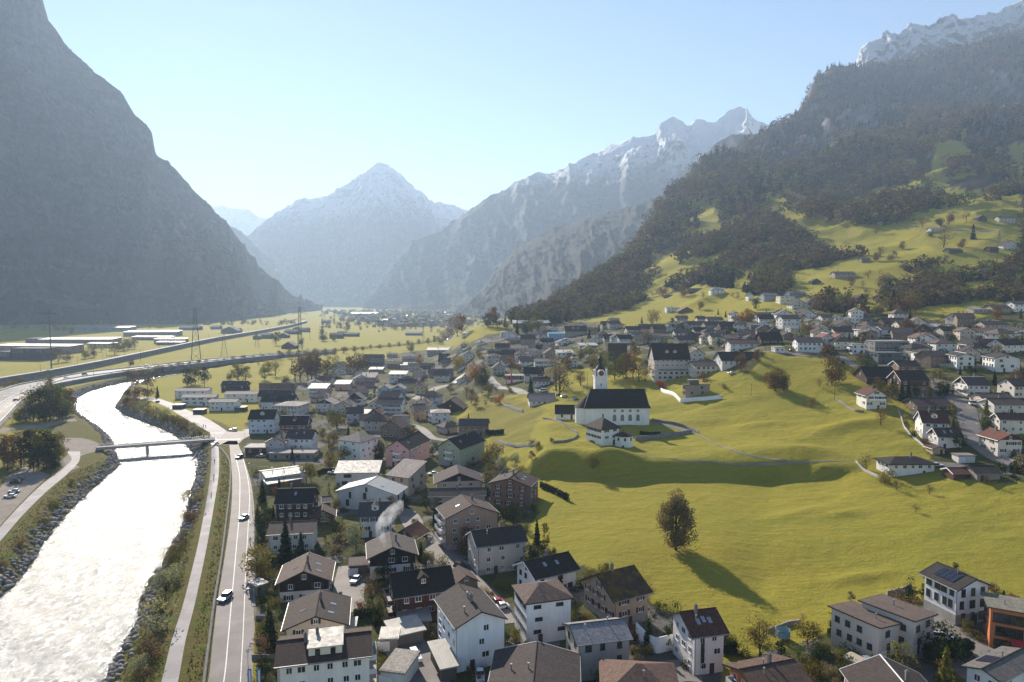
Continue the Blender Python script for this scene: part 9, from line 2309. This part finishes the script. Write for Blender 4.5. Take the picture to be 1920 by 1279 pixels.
def hedge(c, pts, h, w, tint, label, n=900):
 P = ground_pts(c, pts); Q = resample(P, 60); rs_ = np.random.default_rng(int(P[0, 0] * 13) & 0xffff)
 k = rs_.uniform(0, 58.9, n); i = k.astype(int); f = (k - i)[:, None]
 xy = Q[i] * (1 - f) + Q[i + 1] * f
 T = Q[i + 1] - Q[i]; T /= np.linalg.norm(T, axis=1, keepdims=True) + 1e-9; Nn = np.stack([-T[:, 1], T[:, 0]], -1)
 xy = xy + Nn * rs_.uniform(-.5, .5, (n, 1)) * w
 z = zt(xy[:, 0], xy[:, 1]) + rs_.uniform(0, 1, n) ** .6 * h * (1 + .12 * np.sin(k))
 cen = np.stack([xy[:, 0], xy[:, 1], z], -1); o0 = cen.mean(0); o0[2] = float(zt(o0[0], o0[1]))
 q = leaf_quads(cen - o0, .32, rs_)
 m = npmesh('foliage', q.reshape(-1, 3), np.arange(n * 4).reshape(-1, 4), M['leaf'])
 lv = np.repeat(np.clip(.5 + rs_.normal(size=n) * .2, 0, 1), 4); setcol(m, 'leaf', np.stack([lv] * 3, -1))
 r = empty('hedge', tuple(o0)); o = link('foliage', m, r); o.color = (*srgb(TINT[tint]), 1)
 tag(r, label, 'hedge', 'hedges')
hedge('C', [(970, 840), (1040, 838), (1115, 830), (1120, 900)], 1.8, 1.2, 'dark', 'square dark green hedge beside the low beige chalet garden')
hedge('B', [(920, 650), (1000, 655), (1075, 650)], 2.6, 1.0, 'fir', 'spiky dark hedge right of the long brown house')
hedge('B', [(1410, 1130), (1500, 1165), (1580, 1200), (1660, 1250)], 2.2, 1.2, 'fir', 'dark trimmed hedge curving around the dark brown apartment house garden')
hedge('F', [(1090, 1120), (1230, 1105), (1380, 1075)], 2.4, 2.4, 'fir', 'broad dark hedge along the drive below the twin house', 1500)
hedge('A', [(940, 1010), (1000, 985), (1090, 985)], 1.4, 1.0, 'dark', 'low hedge left of the pale metal roofed house')
hedge('A', [(1340, 870), (1440, 880), (1530, 880)], 3.0, 1.4, 'fir', 'tall dark hedge between the mint tower house and the pink house')
hedge('H', [(1815, 985), (1870, 990), (1930, 985)], 2.4, 1.4, 'fir', 'dark hedge at the right edge beside the street')
hedge('E', [(1160, 1020), (1170, 1090), (1240, 1085)], 2.4, 1.6, 'dark', 'thick hedge right of the white house with the red brown roof')
hedge('K', [(760, 805), (870, 812), (980, 815)], 1.6, 1.6, 'dark', 'hedge below the slate blue house')
hedge('G', [(700, 760), (780, 770), (860, 765)], 1.2, 1.4, 'fir', 'dark clipped hedge inside the churchyard')
px, py = pix('F', 100, 985); gx, gy, gz = G(px, py)
r = empty('trampoline', (gx, gy, gz)); mb = MB()
for i in range(8):
 a0, a1 = i * math.pi / 4, (i + 1) * math.pi / 4
 mb.bar((1.6 * math.cos(a0), 1.6 * math.sin(a0), -.1), (1.6 * math.cos(a0), 1.6 * math.sin(a0), 2.3), .04); mb.bar((1.6 * math.cos(a0), 1.6 * math.sin(a0), .8), (1.6 * math.cos(a1), 1.6 * math.sin(a1), .8), .06); mb.bar((1.6 * math.cos(a0), 1.6 * math.sin(a0), 2.3), (1.6 * math.cos(a1), 1.6 * math.sin(a1), 2.3), .03)
mb.build('frame', M['steel'], r)
nb_ = MB(); ring = [(1.55 * math.cos(i * math.pi / 8), 1.55 * math.sin(i * math.pi / 8)) for i in range(16)]
for i in range(16):
 a, b = ring[i], ring[(i + 1) % 16]; nb_.face([(a[0], a[1], .85), (b[0], b[1], .85), (b[0], b[1], 2.1), (a[0], a[1], 2.1)])
nb_.build('net', plain('pale_blue_net', (.25, .42, .50), .8), r)
jb = MB(); jb.face([(a[0], a[1], .82) for a in ring]); jb.build('mat', M['rubber'], r)
tag(r, 'round trampoline with pale blue net on the lawn at the meadow edge', 'trampoline')
px, py = pix('F', 600, 1195); gx, gy, gz = G(px, py)
r = empty('garden_pavilion', (gx, gy, gz), .5); mb = MB()
for sx in (-1.4, 1.4):
 for sy in (-1.4, 1.4):
  mb.bar((sx, sy, -.1), (sx, sy, 2.2), .06)
mb.build('frame', M['steel'], r)
cb = MB()
for i in range(10):
 a0, a1 = math.pi * i / 10, math.pi * (i + 1) / 10
 cb.face([(-1.6 * math.cos(a0), -1.6, 2.2 + .7 * math.sin(a0)), (-1.6 * math.cos(a1), -1.6, 2.2 + .7 * math.sin(a1)), (-1.6 * math.cos(a1), 1.6, 2.2 + .7 * math.sin(a1)), (-1.6 * math.cos(a0), 1.6, 2.2 + .7 * math.sin(a0))])
cb.build('canopy', plain('beige_canvas', (.38, .33, .25), .9), r)
tag(r, 'beige canvas garden shelter with curved top beside the near twin house', 'garden shelter')
def smoke():
 px, py = pix('C', 1178, 335); g = G(px, py, h=9.5); x0, y0 = on_plane(px, py, g[2] + 9.5); z0 = g[2] + 8.8
 k = NT('wood_smoke'); o = k.obj()
 n = k.noise(k.scalevec(o, (.42, .42, .30)), 1.0, 5, .65)
 pv = k.n('ShaderNodeVolumePrincipled'); pv.inputs['Color'].default_value = (.92, .94, .97, 1); pv.inputs['Anisotropy'].default_value = .3
 dn = k.math('MULTIPLY', k.ramp(n, .40, .70), .42); k.l(dn, pv.inputs['Density']); k.l(pv.outputs[0], k.out.inputs['Volume'])
 rings = [(0, 0, 0, .35), (-.5, .2, 1.5, .8), (-1.2, .6, 3.2, 1.3), (-1.0, 1.4, 5.2, 1.9), (.2, 2.2, 7.2, 2.5), (1.8, 3.0, 9.0, 2.6), (3.0, 3.8, 10.5, 1.9), (3.8, 4.2, 11.6, .5)]
 V, Fq = [], []; m_ = 14
 for (x, y, z, r) in rings:
  for i in range(m_):
   a = 2 * math.pi * i / m_; rr = r * (1 + .18 * math.sin(3 * a + z))
   V.append((x + rr * math.cos(a), y + rr * math.sin(a), z))
 for j in range(len(rings) - 1):
  for i in range(m_):
   Fq.append((j * m_ + i, j * m_ + (i + 1) % m_, (j + 1) * m_ + (i + 1) % m_, (j + 1) * m_ + i))
 me = bpy.data.meshes.new('smoke'); me.from_pydata(V, [], Fq + [tuple(range(m_))[::-1], tuple(range(len(V) - m_, len(V)))]); me.materials.append(k.m)
 ob = link('smoke', me, None, (x0, y0, z0)); tag(ob, 'drifting white smoke above the chimney of the black gabled chalet', 'smoke', None, 'stuff')
smoke()
def far_town():
 rs_ = np.random.default_rng(8); mb = MB()
 mats = [stucco('#b5b0a8'), stucco('#8f8a84'), tiles('#6b5a55'), M['hallroof']]
 for i in range(420):
  y = rs_.uniform(1750, 4200); px = rs_.uniform(610, 905) if y > 2200 else rs_.uniform(700, 880)
  if px < 640 and y < 3000:
   continue
  x = (px - 960) / FP * y
  w, d, h = rs_.uniform(9, 22), rs_.uniform(9, 16), rs_.uniform(5, 11); a = rs_.uniform(0, 3.14); ca, sa = math.cos(a), math.sin(a)
  t = lambda p, q, z: (x + p * ca - q * sa, y + p * sa + q * ca, z)
  b = [t(-w / 2, -d / 2, -.5), t(w / 2, -d / 2, -.5), t(w / 2, d / 2, -.5), t(-w / 2, d / 2, -.5)]; u = [t(-w / 2, -d / 2, h), t(w / 2, -d / 2, h), t(w / 2, d / 2, h), t(-w / 2, d / 2, h)]
  mb.hexa(b + u, int(rs_.integers(0, 2)))
  r0, r1 = t(-w / 2, 0, h + d * .28), t(w / 2, 0, h + d * .28); rm = 2 if rs_.random() < .93 else 3
  mb.face([u[0], u[1], r1, r0], None, rm); mb.face([u[2], u[3], r0, r1], None, rm); mb.face([u[1], u[2], r1], None, 0); mb.face([u[3], u[0], r0], None, 0)
 tag(mb.build('far_town', mats), 'hazy town with pale houses at the far end of the valley', 'town', None, 'stuff')
 VV, CC = [], []
 for i in range(650):
  y = rs_.uniform(1500, 4300); px = rs_.uniform(600, 930)
  if rs_.random() < .35:
   y = rs_.uniform(1900, 2120); px = rs_.uniform(0, 560)
   if abs(fbm(px / 60, 0, 2, 4)) < .12:
    continue
  x = (px - 960) / FP * y; h = rs_.uniform(6, 14); q = base[('round', int(rs_.integers(0, 5)))]
  z = float(zt(x, y))
  VV.append((q * h + np.array([x, y, z])).reshape(-1, 3)); c = np.array(srgb(TINT[['olive', 'brown', 'dark', 'grey'][rs_.integers(0, 4)]])) * rs_.uniform(.6, 1.1); CC.append(np.repeat(c[None, :] * rs_.uniform(.8, 1.2, (len(q), 1)), 4, 0))
 VV = np.concatenate(VV); m = npmesh('far_groves', VV, np.arange(len(VV)).reshape(-1, 4), M['mass']); setcol(m, 'tint', np.concatenate(CC))
 tag(link('far_groves', m), 'groves and hedgerows scattered over the far plain', 'trees', None, 'stuff')
far_town()
# ================================================================ labels for what has none yet
def colour_word(hexc, roof=False):
 if not isinstance(hexc, str) or hexc.startswith('metal'):
  return 'pale metal'
 hexc = hexc.replace('moss', '')
 r, g, b = [int(hexc.strip('#')[i:i + 2], 16) for i in (0, 2, 4)]
 mx, mn = max(r, g, b), min(r, g, b); L = (mx + mn) / 2
 if roof:
  if L < 52:
   return 'black'
  if r - b > 28:
   return 'red brown' if r - g > 34 else 'brown'
  return 'dark grey' if L < 95 else ('grey brown' if r - b > 8 else ('grey' if L < 160 else 'pale grey'))
 if mx - mn < 22:
  return 'white' if L > 208 else ('pale grey' if L > 165 else ('grey' if L > 90 else 'dark'))
 if b > r + 12:
  return 'blue grey'
 if r - b > 22 and L < 115:
  return 'dark brown' if L < 80 else 'brown'
 if g > r:
  return 'greenish'
 return 'cream' if L > 195 else ('beige' if L > 150 else 'brown grey')
ROOFW = {'ef': 'gable roof', 'gf': 'gable roof', 'hip': 'hipped roof', 'flat': 'flat roof', 'shed': 'sloping roof', 'shedb': 'sloping roof', 'sheds': 'sloping roof', 'shedsr': 'sloping roof'}
USED = set()
for o in COL.objects:
 if o.parent is None and o.get('label'):
  USED.add(o['label'])
for r in ALLH:
 if r['label']:
  r['o']['label'] = r['label']; USED.add(r['label'])
LAND = [(r['px'], r['py'], r['short'], r['o']) for r in ALLH if r.get('short')]
LAND += [(1267, 975, 'the lone birch', None), (300, 835, 'the river bridge', None), (97, 650, 'the tall power mast', None), (368, 630, 'the tall lattice pylon', None), (440, 1000, 'the main road', None), (563, 620, 'the pylon between the barns', None), (1120, 690, 'the church tower', None)]
def relation(px, py, lx, ly):
 dx, dy = px - lx, (py - ly)
 if abs(dx) > 1.25 * abs(dy):
  return 'left of' if dx < 0 else 'right of'
 return 'behind' if dy < 0 else 'in front of'
ORD = ['', 'second ', 'third ', 'fourth ', 'fifth ', 'sixth ', 'seventh ', 'eighth ', 'ninth ', 'tenth ']
def words(t):
 return len(t.replace('-', ' ').split())
def give(o, desc, px, py, extra=()):
 near = sorted(LAND, key=lambda l: (l[0] - px) ** 2 + (l[1] - py) ** 2)
 near = [l for l in near if l[3] is not o][:9]
 for dd in (desc,) + tuple(extra):
  for l in near[:2]:
   t = f"{dd} {relation(px, py, l[0], l[1])} {l[2]}"
   if t not in USED and 4 <= words(t) <= 16:
    USED.add(t); o['label'] = t; return
 for i in range(len(near)):
  for j in range(i + 1, len(near)):
   t = f"{desc} between {near[i][2]} and {near[j][2]}"
   if relation(px, py, near[i][0], near[i][1]) != relation(px, py, near[j][0], near[j][1]) and t not in USED and words(t) <= 16:
    USED.add(t); o['label'] = t; return
 for l in near:
  for q in ORD[1:]:
   t = f"{q}{desc} {relation(px, py, l[0], l[1])} {l[2]}"
   if t not in USED and words(t) <= 16:
    USED.add(t); o['label'] = t; return
 for q in ORD[1:]:
  t = f"{q}{desc.split()[0]} {desc.split()[-1]} near {near[0][2]} and {near[1][2]}"
  if t not in USED and words(t) <= 16:
   USED.add(t); o['label'] = t; return
for r in sorted(ALLH, key=lambda r: r['d']):
 if r['label']:
  continue
 kind = r['kind'].replace('_', ' ')
 rw = colour_word(r['tile'], True) if isinstance(r['tile'], str) else 'bright metal'
 wc = colour_word(r['wall'])
 size = 'tall ' if r['h'] > 7.2 else ('low ' if r['h'] < 3.8 else '')
 desc = f"{size}{wc} {kind} with {rw} {ROOFW[r['roof']]}"
 give(r['o'], desc, r['px'], r['py'], (f"{wc} {kind} with {rw} roof", f"{size}{wc} {kind}"))
TW = {'green': 'green', 'olive': 'olive green', 'dark': 'dark green', 'brown': 'brown', 'orange': 'orange', 'yellow': 'yellowish', 'rust': 'rust brown', 'grey': 'grey brown', 'red': 'red leaved', 'bare': 'bare', 'silver': 'silvery', 'fir': 'blackish green'}
KW = {'round': 'rounded tree', 'tall': 'tall tree', 'thin': 'loose crowned tree', 'con': 'conifer', 'col': 'slim columnar tree', 'bush': 'bush', 'birch': 'birch'}
for t in sorted(TREES, key=lambda t: t['d']):
 if t['label']:
  continue
 sz = 'small ' if t['h'] < (1.8 if t['kind'] == 'bush' else 6) else ('big ' if t['h'] > (3.2 if t['kind'] == 'bush' else 14) else '')
 desc = f"{sz}{TW[t['tint']]} {KW[t['kind']]}"
 if t['nm'] == 'bank_shrub':
  desc = f"{sz}{TW[t['tint']]} shrub"
 give(t['o'], desc, t['px'], t['py'], (f"{TW[t['tint']]} autumn {KW[t['kind']]}",))
for o in COL.objects:
 if o.parent is None and o.get('dims'):
  del o['dims']
